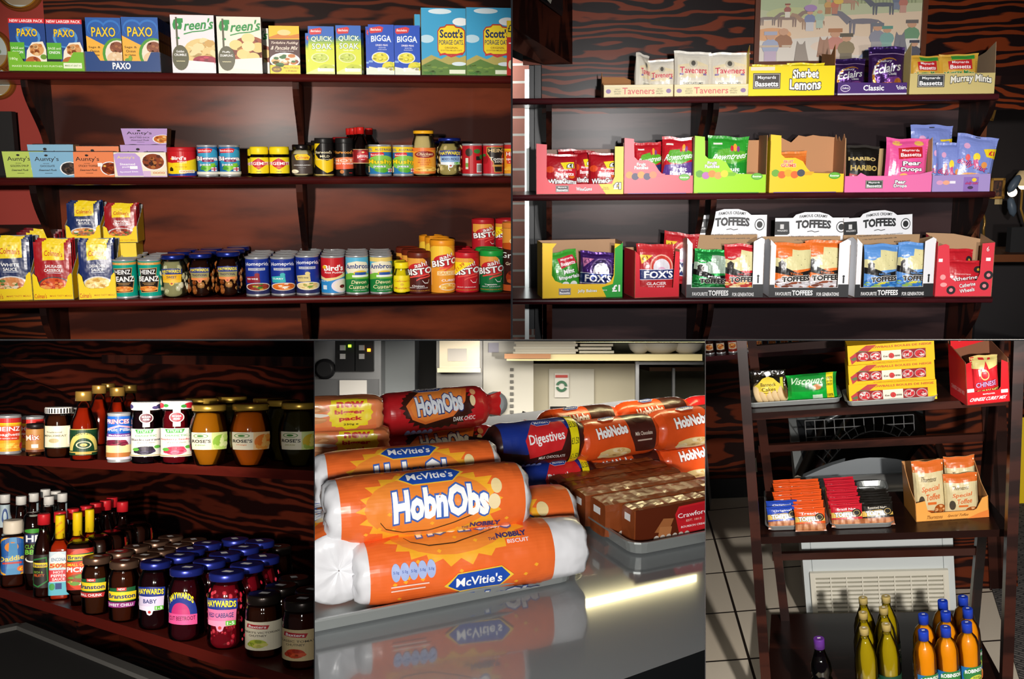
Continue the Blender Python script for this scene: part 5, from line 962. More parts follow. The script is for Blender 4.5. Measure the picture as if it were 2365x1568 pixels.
def a_har(): return A('#16130f').R(0, 0, 100, 6, '#2c2824').T('HARIBO', 44, 30, 84, 8, '#c8b070', b=.04).T('HARIBO', 50, 50, 84, 12, '#b8a058', b=.04).P([(6, 62), (94, 76), (90, 92), (4, 84)], '#a81c18').T('PONTEFRACT', 52, 74, 76, 7, '#fff', rot=6).E(70, 92, 22, 6, '#3c3834')
sweet(1957, 2033, 336, .05, a_har(), '#16130f', 'black liquorice bag leaning in the left of the pear drops tray', None, 6, 2, seed=20, kind='gloss')
a = A('#e8589c').E(24, 12, 12, 6, '#e8b860').E(76, 12, 12, 6, '#e8b860').P([(26, 24), (84, 20), (86, 46), (28, 52)], '#c0202c').T('Maynards', 56, 30, 42, 7, '#fff').T('Bassetts', 57, 40, 50, 9, '#fff', b=.02, rot=-2).T('Pear', 60, 61, 44, 11, '#fff', out='#3c2c30', ow=.07, b=.03, rot=-3).T('Drops', 60, 77, 52, 13, '#fff', out='#3c2c30', ow=.07, b=.03, rot=-3).E(42, 92, 10, 6, '#f0b868').E(66, 94, 10, 6, '#f4d0c8')
sweet(2046, 2143, 319, .03, sqz(a, .78), '#e8589c', 'hot pink pear drops bag standing upright in the pink tray', None, 2, 3, seed=21)
a = A('#a08cc4').R(54, 10, 80, 100, '#8c6cb4').E(13, 44, 6, 14, '#d89cc0').E(24, 44, 6, 14, '#e8a488').R(30, 34, 40, 50, '#e8e4ec').T('dolly mix', 68, 50, 22, 20, '#d84c8c', out='#4c2c5c', sh=.1).E(72, 28, 4, 12, '#f0c83c').E(66, 76, 5, 10, '#4c3c5c')
dtray(2156, 2290, 318, 438, .012, .16, [(0, 0), (1, 0), (1, .33), (0, .3)], '#a08cc4', 'pale lilac dolly mixture tray at the right end of the middle shelf', low(a, .3), side=[(0, 0), (1, 0), (1, .5), (0, .32)], backh=.4, inner='#b49c88')
def a_dol(p=1):
    a = A('#7c8cd0').T('dolly mix', 44, 66, 76, 16, '#e05c94', out='#3c2c5c', ow=.05, rot=10, sh=.1).E(52, 46, 9, 9, '#f0d838').P([(44, 54), (56, 50), (60, 66), (50, 68)], '#c83c7c').E(74, 62, 8, 7, '#e89850').E(30, 50, 6, 7, '#e85c5c').E(24, 26, 8, 6, '#d8a0c8').food(56, 88, 36, 7, ['#e8a868', '#d878a0', '#c8a0e0', '#f0c8a8'], 12, 4)
    if p: a.P([(66, 28), (100, 24), (100, 46), (76, 44)], '#f0d020').T('£1', 88, 35, 16, 10, '#c8283c', b=.05)
    return a
g = 'periwinkle blue dolly mixture bags'
sweet(2108, 2205, 288, .12, sqz(a_dol(), .84), '#7c8cd0', 'periwinkle dolly mixture bag standing highest at the back', g, 4, seed=22, hole=True); sweet(2148, 2200, 325, .075, a_dol(0), '#7080c4', 'periwinkle dolly mixture bag squeezed between the pink bag and its neighbours', g, 12, seed=23)
sweet(2168, 2230, 330, .045, a_dol(0), '#8090d4', 'periwinkle dolly mixture bag with a pointed top, low in front', g, -8, seed=24); sweet(2200, 2290, 312, .03, sqz(a_dol(), .84), '#7c8cd0', 'periwinkle dolly mixture bag with a yellow price corner, rightmost', g, -5, 8, seed=25, hole=True)
# bottom shelf
z = ZT[2]
WJ = [(0, 0), (1, 0), (1, .95), (.9, .97), (.89, .4), (.85, .28), (.78, .24), (.26, .26), (.16, .32), (.12, .42), (.13, .9), (.18, .99), (0, 1)]
a = A(); a.P([(90, 12), (100, 2), (100, 100), (80, 100), (74, 82), (88, 76), (90, 60)], '#2ca03c'); mb_(a, 28, 88, 15, 12, '#6c6c7c'); a.T('Jelly Babies', 56, 88, 24, 7, '#fff', out='#a08c30').T('£1', 92, 84, 10, 13, '#fff', b=.04).T('PRICE', 78, 87, 5, 2, '#fff')
ra = A('#2c9c3c').T('NEW', 40, 22, 56, 7, '#e8f0e0').T('BAG', 40, 40, 56, 7, '#e8f0e0').T('£1', 40, 66, 60, 18, '#fff')
dtray(1251, 1440, 560, 683, .02, .13, WJ, '#ecc022', 'yellow and green jelly babies carton with arched window, turned to show its green side', a, rz=9, rightart=ra, scol2='#2ca03c', inner='#a88464')
a = A('#3c9c30').P([(26, 16), (84, 14), (96, 36), (34, 44)], '#c8283c').T('Maynards', 60, 22, 46, 8, '#fff').T('Bassetts', 62, 33, 54, 10, '#fff', b=.02).T('Mint', 60, 54, 40, 12, '#fff', out='#1c6c28', ow=.06, b=.03).T('Imperials', 60, 70, 78, 13, '#fff', out='#1c6c28', ow=.06, b=.03).E(40, 88, 14, 9, '#eaf0e8').E(70, 90, 14, 9, '#eaf0e8')
sweet(1280, 1346, 580, .07, sqz(a, .86), '#3c9c30', 'green mint imperials bag leaning in the yellow and green carton', None, 16, -8, seed=26)
def a_fox(c, c2, sub=''):
    a = A(c).P([(6, 18), (40, 18), (10, 42)], '#e88cc0' if c[1] != 'b' else '#e8c838').T('£1', 18, 26, 16, 8, '#5c2c6c' if c[1] != 'b' else '#8c1c1c', rot=-20).E(62, 50, 32, 34, c2).E(62, 50, 28, 30, '#3c2c5c' if c[1] != 'b' else '#c83c30').E(62, 52, 23, 24, '#e0dce4').E(62, 62, 12, 12, '#d8a0c0').R(0, 56, 100, 84, '#1c2c6c').R(0, 56, 100, 57.5, '#e8e4f0').R(0, 82.5, 100, 84, '#e8e4f0').T("FOX'S", 54, 70, 78, 20, '#fff', b=.03)
    return a.T(sub, 50, 92, 50, 7, '#fff') if sub else a
sweet(1338, 1418, 583, .045, sqz(a_fox('#4c2878', '#8c70a8'), .86), '#4c2878', 'purple foil sweet bag with a pink price corner in the yellow and green carton', None, -6, 2, seed=27, kind='shiny')
a = A('#d8303c').P([(0, 10), (14, 14), (8, 60), (0, 66)], '#e8c42c').R(20, 80, 60, 98, '#c8242c')
dtray(1464, 1572, 578, 678, .02, .15, [(0, 0), (1, 0), (1, .95), (.9, .97), (.86, .2), (.12, .24), (.1, .9), (0, 1)], '#d8303c', 'red clear mint carton with torn front, turned slightly to its right side', None, rz=12, inner='#b08864', rightart=A('#c8303c').P([(30, 14), (80, 8), (60, 56)], '#e8c42c').R(30, 66, 100, 96, '#d8d4d8').R(70, 40, 100, 60, '#24346c'))
a = a_fox('#b8242c', '#e8a898'); a.ops = [([(u, v*.72+.2) for u, v in p_], c) for p_, c in a.ops]; a.T('GLACIER', 48, 76, 52, 6, '#fff').T('FRUITS', 48, 84, 44, 6, '#fff')
sweet(1472, 1562, 565, .035, a, '#c02c30', 'red glacier fruits bag filling the front of the red carton', None, 10, 0, seed=28, kind='foil'); sweet(1524, 1602, 538, .13, a_fox('#b8242c', '#e8a898'), '#b8242c', 'red glacier fruits bag lying on top at the back of the red carton', None, -8, 6, seed=29, dz=.04)
def toffee_head():
    a = A('#e6e8ec').P([(0, 26), (19, 26), (20, 60), (17, 64), (0, 64)], '#1e2022').T("WALKER'S", 10, 52, 14, 5, '#ddd').R(7, 34, 12, 47, '#ccc').T('FAMOUS CREAMY', 52, 13, 38, 8, '#1e2022', b=.02, arch=3).T('TOFFEES', 52, 36, 48, 24, '#1e2022', b=.05, arch=3).swoosh([(44, 55), (50, 53), (54, 56), (60, 54)], 1, '#1e2022')
    a.E(90, 42, 7, 16, '#1e2022').E(90, 42, 6, 13.5, '#e6e8ec').E(90, 42, 4, 9, '#1e2022').T('v No artificial colours', 36, 68, 34, 4.5, '#2c2c2c').T('v No preservatives', 72, 68, 28, 4.5, '#2c2c2c').T('v No hydrogenated vegetable oils', 52, 79, 50, 4.5, '#2c2c2c').T('MADE IN ENGLAND', 85, 90, 24, 3.6, '#1e2022'); return a
def a_toff(c, name, cand):
    a = A(c).P([(0, 34), (44, 30), (46, 14), (98, 16), (100, 56), (52, 60), (20, 64), (0, 62)], '#e0d8a0' if c[1:3] != '2c' else '#d4ecd8').P([(0, 52), (30, 56), (60, 66), (100, 60), (100, 70), (60, 76), (0, 66)], '#1e1c1c').R(8, 44, 26, 56, '#3a3634').P([(6, 45), (17, 38), (28, 45)], '#3a3634').E(20, 30, 14, 6, c).T("WALKER'S", 20, 30, 22, 4, '#f0f0f0')
    for x, y in ((60, 26), (80, 36), (70, 48)): a.E(x, y, .9, .7, '#222')
    a.food(50, 88, 52, 14, cand, 44, 5, sz=.16); a.T(name, 56, 68, 36, 5, '#fff' if c[1:3] == '2c' else c, b=.02); return a.T('TOFFEES', 56, 79, 78, 12, '#1e1c1c', out='#f4f0e8', ow=.06, b=.05, rot=-3)
TF = [(0, 0), (1, 0), (1, .97), (.96, 1), (.86, .93), (.86, .17), (.6, .17), (.55, .13), (.5, .17), (.07, .17), (.07, .9), (0, 1)]
fa = A(); fa.R(0, 83.5, 100, 100, '#1e1f22').R(0, 78, 6.5, 84, '#1e1f22').R(86.5, 78, 100, 84, '#1e1f22').T('FAVOURITE', 18, 94, 20, 6, '#f0f0f0').T('TOFFEES', 42, 92.5, 26, 9, '#f0f0f0', b=.03).T('FOR GENERATIONS', 74, 95, 28, 6, '#f0f0f0').R(92, 66, 94, 76, '#1e1f22').E(93, 64, 1.5, 2, '#1e1f22')
def toffbox(l, r, top, bot, hl, hr, ht, label, rz=0, hry=0):
    o, x, w, h = dtray(l, r, top, bot, .015, .15, TF, '#e8e9ec', label, fa, rz=rz, inner='#a88864', side=[(0, 0), (1, 0), (1, .92), (.3, 1), (.05, .96), (0, .9)], kind='card')
    a_, c_, t_ = B.y(hl, ht+30, .165), B.y(hr, ht+30, .165), B.y((hl+hr)/2, ht, .165).z-z
    mb = MB(); wv = c_.x-a_.x; H0 = h*.8; P = [(0, 0), (1, 0), (1, .84), (.78, .84), (.72, .93), (.6, 1), (.4, 1), (.28, .93), (.24, .84), (0, .84)]
    H1 = t_-H0; mb.slab([(u*wv-wv/2, H0+v*H1) for u, v in P], lambda u, v, e: (u, .149-e*-1, v), .002, ('#e6e8ec', 'card'), ('#a88864', 'kraft'))
    art = toffee_head(); oo = []; 
    for (p_, c) in art.ops: oo.append((p_, c))
    keep = [i for i, (p_, c) in enumerate(oo) if not (c == '#e6e8ec' and max(v for u, v in p_) == 1 and min(v for u, v in p_) == 0)]; art.ops = [oo[i] for i in keep]; art.lay = [art.lay[i] for i in keep]
    mb.art(art, lambda u, v, e: ((u-.5)*wv, .149-e, H0+v*H1)); m_ = mb.build('header_card', o); m_.location = ((a_.x+c_.x)/2-x, 0, 0); m_.rotation_euler = (0, math.radians(hry), 0)
toffbox(1586, 1764, 549, 690, 1605, 1771, 483, 'white and black creamy toffees carton with header card, leftmost of three, green and red bags')
toffbox(1778, 1962, 553, 690, 1790, 1960, 490, 'white and black creamy toffees carton with header card, middle of three, orange bags')
toffbox(1974, 2162, 549, 688, 1962, 2125, 486, 'white and black creamy toffees carton with tilted header card, rightmost of three, blue bags', 5, -3)
RC = ['#b8342c', '#e8c878', '#d8a04c', '#f0e0b0']
sweet(1597, 1682, 578, .04, sqz(a_toff('#2ca44c', 'Mint', ['#1c7c3c', '#3cac5c', '#0e5c28', '#60c880']), .86), '#2ca44c', 'green and white mint toffees bag slumped in the left toffee carton', None, 5, 6, seed=31, kind='shiny'); sweet(1672, 1754, 566, .035, sqz(a_toff('#c8202c', 'Nutty Brazil', RC), .86), '#c8202c', 'red and yellow nutty toffees bag in the left toffee carton', None, -3, 2, seed=32)
OC = ['#c8c4c8', '#8c4428', '#e8e4e8', '#6c3420']
g = 'orange treacle toffee bags'
sweet(1791, 1876, 562, .03, sqz(a_toff('#e8742c', 'Treacle', OC), .86), '#e8742c', 'orange treacle toffees bag, left one in the middle toffee carton', g, 3, 1, seed=33); sweet(1862, 1950, 557, .05, sqz(a_toff('#e8742c', 'Treacle', OC), .86), '#e8742c', 'orange treacle toffees bag, right one in the middle toffee carton', g, -4, 1, seed=34)
BC = ['#2c6cb8', '#d8d040', '#4c94d8', '#8cb04c']
g = 'blue creamy toffee bags'
sweet(2000, 2078, 566, .03, sqz(a_toff('#5c94d8', 'English Creamy', BC), .86), '#5c94d8', 'blue creamy toffees bag, left one in the right toffee carton', g, 3, 0, seed=35); sweet(2074, 2150, 562, .05, sqz(a_toff('#5c94d8', 'English Creamy', BC), .86), '#5c94d8', 'blue creamy toffees bag, right one in the right toffee carton', g, -6, 3, seed=36)
a = A(); a.R(3, 30, 10, 36, '#f0f0f0').R(86, 28, 94, 34, '#f0f0f0').T('6', 88, 12, 5, 9, '#f8d8d8', out='#a82030')
for x, y in ((28, 88), (86, 80), (92, 60)): a.E(x, y, 8, 8, '#2c2a2c').E(x, y, 3.5, 3.5, '#e08890')
a.T('Catherine', 56, 78, 28, 7, '#fff', out='#7c1820', rot=-10).T('Wheels', 56, 88, 26, 7, '#fff', out='#7c1820', rot=-10).E(12, 64, 5, 5, '#f0a0a0').E(14, 78, 6, 4, '#f0a0a0')
dtray(2164, 2293, 560, 678, .015, .16, [(0, 0), (1, 0), (1, 1), (.78, .98), (.77, .42), (.72, .3), (.35, .28), (.25, .36), (.2, .94), (.14, .97), (0, .93)], '#dc3a48', 'coral red liquorice catherine wheels box, rightmost on the bottom shelf', a, rz=-3, inner='#b08c68', lback=[(0, 0), (1, 0), (1, 1), (.5, 1.1), (0, 1.12)], side=[(0, 0), (1, 0), (1, 1.1), (0, 1)])
def a_cw(): return A('#c4202c').E(84, 26, 12, 10, '#2c2628').E(84, 26, 4, 4, '#c8a030').E(88, 60, 14, 12, '#2c2628').E(88, 60, 5, 5, '#d8782c').T('Liquorice', 44, 40, 40, 5, '#f0d0d0').T('Catherine', 44, 52, 76, 11, '#fff', out='#6c1018', rot=-8).T('Wheels', 44, 68, 62, 12, '#fff', out='#6c1018', rot=-8)
sweet(2182, 2252, 577, .09, a_cw(), '#c4202c', 'red liquorice wheels bag standing at the back of the coral red box', 'liquorice wheel bags', 4, seed=37); sweet(2184, 2276, 603, .035, a_cw(), '#d03c44', 'red liquorice wheels bag in front, inside the coral red box', 'liquorice wheel bags', -2, seed=38)
clip_bay(CUR[1], px0=1184, py1=784)
# ================= bay three: jar shelves in the dark corner (lower left)
b3 = Bay(800, -38.7, 0, (474, 1507), 2.13); bay(b3); B = b3
ZA = .384; DW = .62; z = 0
W_3 = wood('dark_red_grain', '#160605', '#46190e', 1.4, 1.7, .45, .3, .85, (1, 1, 5), .1, bands=30, wob=2)
W_3S = wood('red_brown_shelf', '#4a140e', '#5c1e14', 1, 1.0, .4, .3, .7, (1, 6, 6), .25, bands=9)
def board(name, pts, zt, th, m, label):
    mb = MB(); n = len(pts)
    mb.poly([(a, c, zt) for a, c in pts], m); mb.poly([(a, c, zt-th) for a, c in pts][::-1], m)
    for i in range(n): (a, c), (d, e) = pts[i], pts[(i+1) % n]; mb.poly([(a, c, zt-th), (d, e, zt-th), (d, e, zt), (a, c, zt)], m)
    return tag(place(mb.build(name), (0, 0, 0)), label, 'shelf')
def xy(px, py, zz): p = B.z(px, py, zz); return (p.x, p.y)
a0, a1 = xy(-60, 1047, ZA), xy(760, 1089, ZA); XL3 = min(a0[0], xy(-60, 1340, 0)[0])-.3; XR3 = xy(760, 1590, 0)[0]+.3
board('shelf_board', [(a0[0], a0[1]), (a1[0], a1[1]), (XR3, DW), (a0[0], DW)], ZA, .02, W_3S, 'red brown upper shelf board under the jams and syrup bottles')
b0, b1_ = xy(-60, 1340, 0), xy(760, 1587, 0)
board('shelf_board', [b0, b1_, (XR3, DW), (b0[0], DW)], 0, .024, W_3S, 'red brown lower shelf board under the pickles, beetroot and sauce bottles')
zT = B.y(390, 830, DW).z
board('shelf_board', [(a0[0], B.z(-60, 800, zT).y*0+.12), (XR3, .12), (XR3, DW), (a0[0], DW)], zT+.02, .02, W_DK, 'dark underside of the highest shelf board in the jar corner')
mb = MB(); mb.box((XL3-3, DW, -1), (XR3+.4, DW+.02, 1), W_3); struct(place(mb.build('wall_back'), (0, 0, 0)))
for px_, py_, zt, zb, lab in ((158, 900, zT, ZA, 'above the upper jar shelf'), (190, 1250, ZA-.02, 0, 'between the two jar shelves'), (165, 1450, -.024, -.4, 'below the lower jar shelf')):
    bracket(B.y(px_, py_, DW*.75).x, zt, zb+.0004, DW, 'dark curved bracket '+lab, .02, W_3, full=.62)
def stand(mk, l, r, t, bt, zz, label, cat, grp=None, turn=0, face=True, deep=0):
    """stand a round thing where its foot touches the shelf in the photograph"""
    c = (l+r)/2; p = B.z(c, bt, zz); sc = F/(B.L @ p).y; w = (r-l)/sc; h = (bt-t)/sc
    d = Vector((B.o.x-p.x, B.o.y-p.y, 0)).normalized(); q = p-d*(w/2+deep)
    o = mk(w, h); rz = math.degrees(math.atan2(d.x, -d.y)) if face else 0
    put(o, q.x, q.y, zz, label, cat, grp, rz+turn); return o, w, h
def lids(o, h, pts, labs, cat, grp, zz=0, sc=1, turn=0, D=None):
    for k, (cx, cy) in enumerate(pts):
        p = B.z(cx, cy, zz+h*sc) if D is None else B.I @ ray(cx, 1000, D[k]); q = dup(o); put(q, p.x, p.y, zz, labs(k), cat, grp, 41.9*-1*-1*0+math.degrees(math.atan2(B.o.x-p.x, -(B.o.y-p.y)))+turn+110+random.Random(k).random()*60)
        if sc != 1: q.scale = (sc, sc, sc)
T_ = lambda art, bg, **k: (lambda w, h: tin('food_tin', w, h, art, bg, **k))
Jm = lambda name, prof, cont, lc, lz, art=None, az=(.1, .6), **k: (lambda w, h: profjar(name, w/2, h, prof, cont, lc, lz, art, az, **k))
g = 'orange spaghetti tins'
stand(T_(a_spag(), '#f0a428'), -8, 47, 960, 1050, ZA, 'orange spaghetti tin at the left end of the upper jar shelf', 'tin', g); stand(T_(a_spag(), '#f0a428'), 48, 101, 966, 1046, ZA, 'orange spaghetti tin behind the small dark lidded mix jar', 'tin', g, deep=.05)
stand(Jm('drink_mix_jar', [(.97, 0), (1, .03), (1, .8), (.97, .85)], '#4a2414', '#1c1614', .87, A('#b8803c').T('Mix', 36, 36, 56, 24, '#f4ecd8', out='#a82c1c', ow=.06, rot=-6).R(34, 66, 60, 82, '#e8e0d0').R(0, 90, 100, 100, '#6a3418'), (.12, .84), lidr=1.0, lidk='gloss', aspan=150), 61, 103, 980, 1053, ZA, 'small golden brown drink mix jar with a dark lid', 'jar')
def stripes(): 
    a = A('#f0ece4'); [a.R(i*6.6, 0, i*6.6+3.3, 100, '#1c1a18') for i in range(16)]; return a
g = 'mincemeat jars with striped lids'
MJ2 = [(.84, 0), (.98, .04), (1, .1), (1, .7), (.92, .8), (.84, .84), (.86, .9)]
mk = Jm('mincemeat_jar', MJ2, '#3a1608', '#f0ece4', .88, A('#e8e0c0').R(0, 0, 10, 100, '#1c3828').R(0, 96, 100, 100, '#1c3828').T('Traditional', 38, 28, 38, 7, '#4a4a38').T('MINCEMEAT', 40, 44, 56, 9, '#6a6a50').E(38, 66, 12, 10, '#b8a878').R(72, 8, 94, 84, '#f4f0e4').R(76, 40, 90, 80, '#3a3a34'), (.2, .64), lidr=.97, lidk='gloss', lidart=stripes(), aspan=165)
stand(mk, 104, 167, 942, 1059, ZA, 'dark mincemeat jar with black and white striped lid, in front', 'jar', g); stand(mk, 140, 195, 947, 1052, ZA, 'mincemeat jar with striped lid, mostly hidden behind the syrup bottle', 'jar', g, deep=.06)
SY = [(.96, 0), (1, .04), (1, .46), (.93, .56), (.68, .66), (.5, .76), (.46, .86)]
def a_syr(): return A('#123c22').R(0, 0, 100, 3, '#c8a850').R(0, 86, 100, 90, '#c8a850').E(50, 82, 44, 68, '#d8c468', a0=180, a1=360).E(50, 84, 30, 50, '#123c22', a0=180, a1=360).T("GOLDEN SYRUP", 50, 28, 66, 13, '#1c3c20', arch=14).E(50, 60, 20, 14, '#d8d0a8').E(50, 60, 16, 11, '#123c22').food(50, 60, 9, 6, ['#d8c070', '#b89840'], 8, 3).R(30, 90, 70, 96, '#c8a850')
g = 'golden syrup bottles with gold caps'
mk = Jm('syrup_bottle', SY, '#8a1c06', '#a8823c', .86, a_syr(), (.08, .46), lidr=.62, lidk='lid', aspan=160, cap='tall')
o, w, h = stand(mk, 163, 223, 905, 1065, ZA, 'golden syrup bottle with gold cap and green label, front left', 'bottle', g)
lids(o, h, [(229, 915), (250, 919), (271, 912), (300, 920)], lambda k: ['gold capped syrup bottle just right of the front bottle', 'gold capped syrup bottle deepest in the cluster', 'gold capped syrup bottle behind the fruit filling tin', 'gold capped syrup bottle behind the blackcurrant jam'][k], 'bottle', g, ZA, D=(2.58, 2.7, 2.45, 2.6))
a = A('#1c5cb4').P([(0, 30), (50, 20), (100, 26), (100, 30), (50, 24), (0, 36)], '#e8a0b0').T('PRINCES', 44, 12, 74, 10, '#fff', out='#c8202c').T('Fruit Filling', 52, 32, 84, 9, '#fff').R(0, 40, 100, 47, '#6c2c84').T('Blackcurrant', 50, 43.5, 66, 4, '#fff').R(0, 47, 100, 100, '#e4dcec').food(36, 62, 40, 8, ['#6c1c34', '#8c2c44', '#4a1024'], 20, 4).P([(0, 68), (90, 66), (84, 90), (0, 92)], '#f0dc9c').P([(0, 84), (86, 84), (78, 94), (0, 95)], '#b8743c')
stand(T_(a, '#1c5cb4'), 249, 301, 955, 1069, ZA, 'blue and white blackcurrant fruit filling tin', 'tin')
ST = [(.9, 0), (1, .04), (1, .12), (.97, .16), (.97, .7), (.9, .78), (.86, .84), (.86, .88)]
def a_stute(t, c, fr, dot): return A('#ece8dc').P([(20, 2), (70, 2), (64, 16), (26, 16)], '#3c9c3c').T('STUTE', 45, 9, 36, 9, '#fff').T('DIABETIC', 50, 25, 56, 7, '#3c9c3c').T(t, 48, 39, 84, 8, c).T('Extra Jam', 50, 50, 44, 6, '#8a8478', sh=.1).food(46, 78, 26, 15, fr, 16, 3, sz=.3).E(78, 66, 9, 6, '#58a83c').E(24, 74, 9, 6, '#58a83c').R(0, 94, 100, 97, '#b8a468')
def tagx(c):
    def f(root, r, h, P):
        mb = MB(); cyl_art(mb, A().P([(40, 0), (60, 0), (60, 100), (40, 100)], '#e4dcc8').E(50, 62, 20, 22, '#e4dcc8').E(50, 62, 17, 19, c).T('NO SUGAR', 50, 57, 24, 8, '#fff').T('ADDED', 50, 68, 18, 8, '#fff'), r, h*.6, h*.985, 130, 'card', rf=lambda v: max(interp(P, h*(.6+.385*v)), r*.99)+.0012); mb.build('sugar_seal', root)
    return f
stand(Jm('jam_jar', ST, '#16060c', '#ece8e4', .87, a_stute('Blackcurrant', '#3c2c34', ['#1c1424', '#34284c', '#2c1c34'], 0), (.12, .57), lidr=.98, lidk='gloss', lidart=A().E(84, 50, 12, 40, '#2c2848').E(70, 66, 8, 26, '#443c6c').E(10, 50, 10, 36, '#443c6c'), aspan=150, extra=tagx('#5c1c2c')), 303, 372, 930, 1072, ZA, 'blackcurrant diabetic jam jar with dark contents and white lid', 'jar', 'diabetic jam jars')
stand(Jm('jam_jar', ST, '#5c0812', '#ece8e4', .87, a_stute('Raspberry Seedless', '#b82c3c', ['#d83c5c', '#f06c88', '#b82444'], 0), (.12, .57), lidr=.98, lidk='gloss', lidart=A().E(80, 50, 16, 44, '#c82434').E(12, 50, 12, 40, '#c82434').E(64, 60, 6, 26, '#3c8c3c').E(28, 50, 6, 26, '#3c8c3c'), aspan=150, extra=tagx('#c82838')), 371, 445, 927, 1073, ZA, 'raspberry diabetic jam jar with red contents and berry printed lid', 'jar', 'diabetic jam jars')
RJ = [(.62, 0), (.72, .03), (.96, .28), (1, .4), (1, .6), (.9, .74), (.78, .84), (.76, .88)]
def a_rose(t, fr, tc): return A('#e4dcc0').E(28, 20, 20, 13, '#5c8c3c').E(28, 20, 17, 10, '#e4dcc0').E(28, 20, 9, 6, '#3c7a2c').T("ROSE'S", 29, 50, 50, 19, '#2c2a24', b=.03).T(t, 28, 72, 26, 9, tc, sh=.1).R(56, 0, 100, 100, '#ccd88c' if 'L' in t else '#f0c890').food(80, 55, 22, 42, fr, 12, 4, sz=.36)
g = 'marmalade jars with gold lids'; OR = ['#e87820', '#f09c3c', '#f4b860']; LI = ['#8cb83c', '#b8d46c', '#dce8a0']; LE = ['#d8b82c', '#a8c04c', '#e8d870']
RK = dict(lidr=.86, aspan=115)
stand(Jm('marmalade_jar', RJ, '#a8640c', '#c8a040', .9, a_rose('Lime', LI, '#5a9a2c'), (.28, .56), **RK), 437, 529, 937, 1079, ZA, 'gold lidded marmalade jar with lime label, nearest the raspberry jam', 'jar', g)
stand(Jm('marmalade_jar', RJ, '#b8560a', '#c8a040', .9, a_rose('Orange', OR, '#d8702c'), (.28, .56), **RK), 530, 628, 935, 1080, ZA, 'gold lidded marmalade jar with orange slices on its label, in the middle', 'jar', g)
o, w, h = stand(Jm('marmalade_jar', RJ, '#2c2406', '#c8a040', .9, a_rose('Lemon & Lime', LE, '#8a8a2c'), (.28, .56), **RK), 643, 738, 932, 1081, ZA, 'gold lidded marmalade jar with lemon slices, rightmost and in shadow', 'jar', g)
lids(o, h, [(622, 950), (534, 955), (466, 942), (655, 951)], lambda k: ['marmalade jar behind the gap between orange and lemon jars', 'marmalade jar behind the gap between lime and orange jars', 'marmalade jar hidden behind the lime jar', 'marmalade jar hidden behind the lemon jar'][k], 'jar', g, ZA, .96, D=(2.3, 2.36, 2.3, 2.22))
# ---- lower shelf
HP_ = [(.94, 0), (1, .03), (1, .5), (.9, .6), (.5, .74), (.42, .8), (.42, .88)]
mk = Jm('sauce_bottle', HP_, '#240a06', '#e4e2dc', .9, A('#b8ccd4').E(50, 50, 18, 34, '#34508c').E(50, 50, 10, 20, '#b8ccd4'), (.62, .88), lidr=.46, lidk='gloss', aspan=170, cap='tall')
o, w, h = stand(mk, -14, 36, 1152, 1350, 0, 'white capped brown sauce bottle at the left border', 'bottle', 'white capped sauce bottles', deep=.06)
lids(o, h, [(49, 1150), (78, 1147), (113, 1146), (144, 1144), (105, 1139), (129, 1138)], lambda k: ['second white capped sauce bottle from the left border', 'third white capped sauce bottle from the left border', 'fourth white capped sauce bottle, in front of a further cap', 'rightmost white capped sauce bottle', 'white capped sauce bottle behind the third and fourth caps', 'white capped sauce bottle furthest back, between two nearer caps'][k], 'bottle', 'white capped sauce bottles')
SQ = [(.9, 0), (1, .05), (.96, .3), (.86, .5), (.96, .7), (.9, .78)]
stand(Jm('sauce_bottle', SQ, '#3a140a', '#eadfca', .8, A('#1c4c94').E(50, 50, 60, 56, '#e8a82c').E(50, 50, 54, 51, '#1c5ca8').E(46, 26, 20, 14, '#e88c2c').P([(40, 0), (60, 0), (70, 100), (30, 100)], '#4c94c8').T('Daddies', 50, 56, 84, 13, '#f4d84c', rot=-4, b=.02).R(20, 66, 74, 71, '#c8342c').E(74, 85, 13, 8, '#e8742c').T('£1', 74, 85, 14, 8, '#f8e020'), (.2, .76), lidr=.8, lidk='gloss', aspan=150, sq=4), 3, 57, 1205, 1358, 0, 'squat brown sauce bottle with a big white cap and blue label', 'bottle')
stand(Jm('sauce_bottle', [(.8, 0), (.84, .14), (.98, .2), (1, .3), (.94, .5), (1, .8), (.92, .95), (.7, .985)], '#200c0a', '#241210', .985, A('#241412').T('THICK & CHUNKY', 50, 4, 70, 3, '#4cac2c').E(50, 5, 46, 5, '#3c9c2c').R(6, 12, 94, 32, '#1c2c5c').T('HP', 50, 22, 74, 15, '#fff', b=.03).T('CLASSIC', 50, 40, 84, 9, '#78c83c').T('BBQ', 50, 53, 84, 13, '#78c83c', b=.03).E(50, 68, 40, 7, '#f0f0e8').E(50, 66, 34, 6, '#1c1412'), (.22, .8), aspan=120, lidr=.6), 55, 98, 1186, 1364, 0, 'tall barbecue sauce bottle standing on its white cap, beside the squat one', 'bottle')
FB = [(.94, 0), (1, .03), (1, .5), (.9, .62), (.6, .72), (.46, .8), (.44, .86)]
mk = Jm('sauce_bottle', FB, '#2a0c08', '#c8202a', .87, A('#241c18').P([(4, 14), (60, 6), (66, 80), (30, 98), (4, 92)], '#2c7a3c').P([(8, 18), (56, 11), (61, 78), (28, 94), (8, 88)], '#1c1814').R(4, 24, 62, 38, '#f4d428').T('Branston', 34, 31, 50, 10, '#1c2c6c', b=.02).T('RICH &', 30, 52, 34, 7, '#8cac3c').T('FRUITY', 32, 62, 40, 8, '#e8682c').R(70, 20, 92, 88, '#c8c4b8'), (.12, .52), lidr=.6, lidk='gloss', aspan=150, cap='tall')
o, w, h = stand(mk, 78, 124, 1190, 1381, 0, 'dark fruity sauce bottle with a red cap and green edged label, in front', 'bottle', 'red capped bottles'); o.children[-1]['label'] = 'green edged dark label'
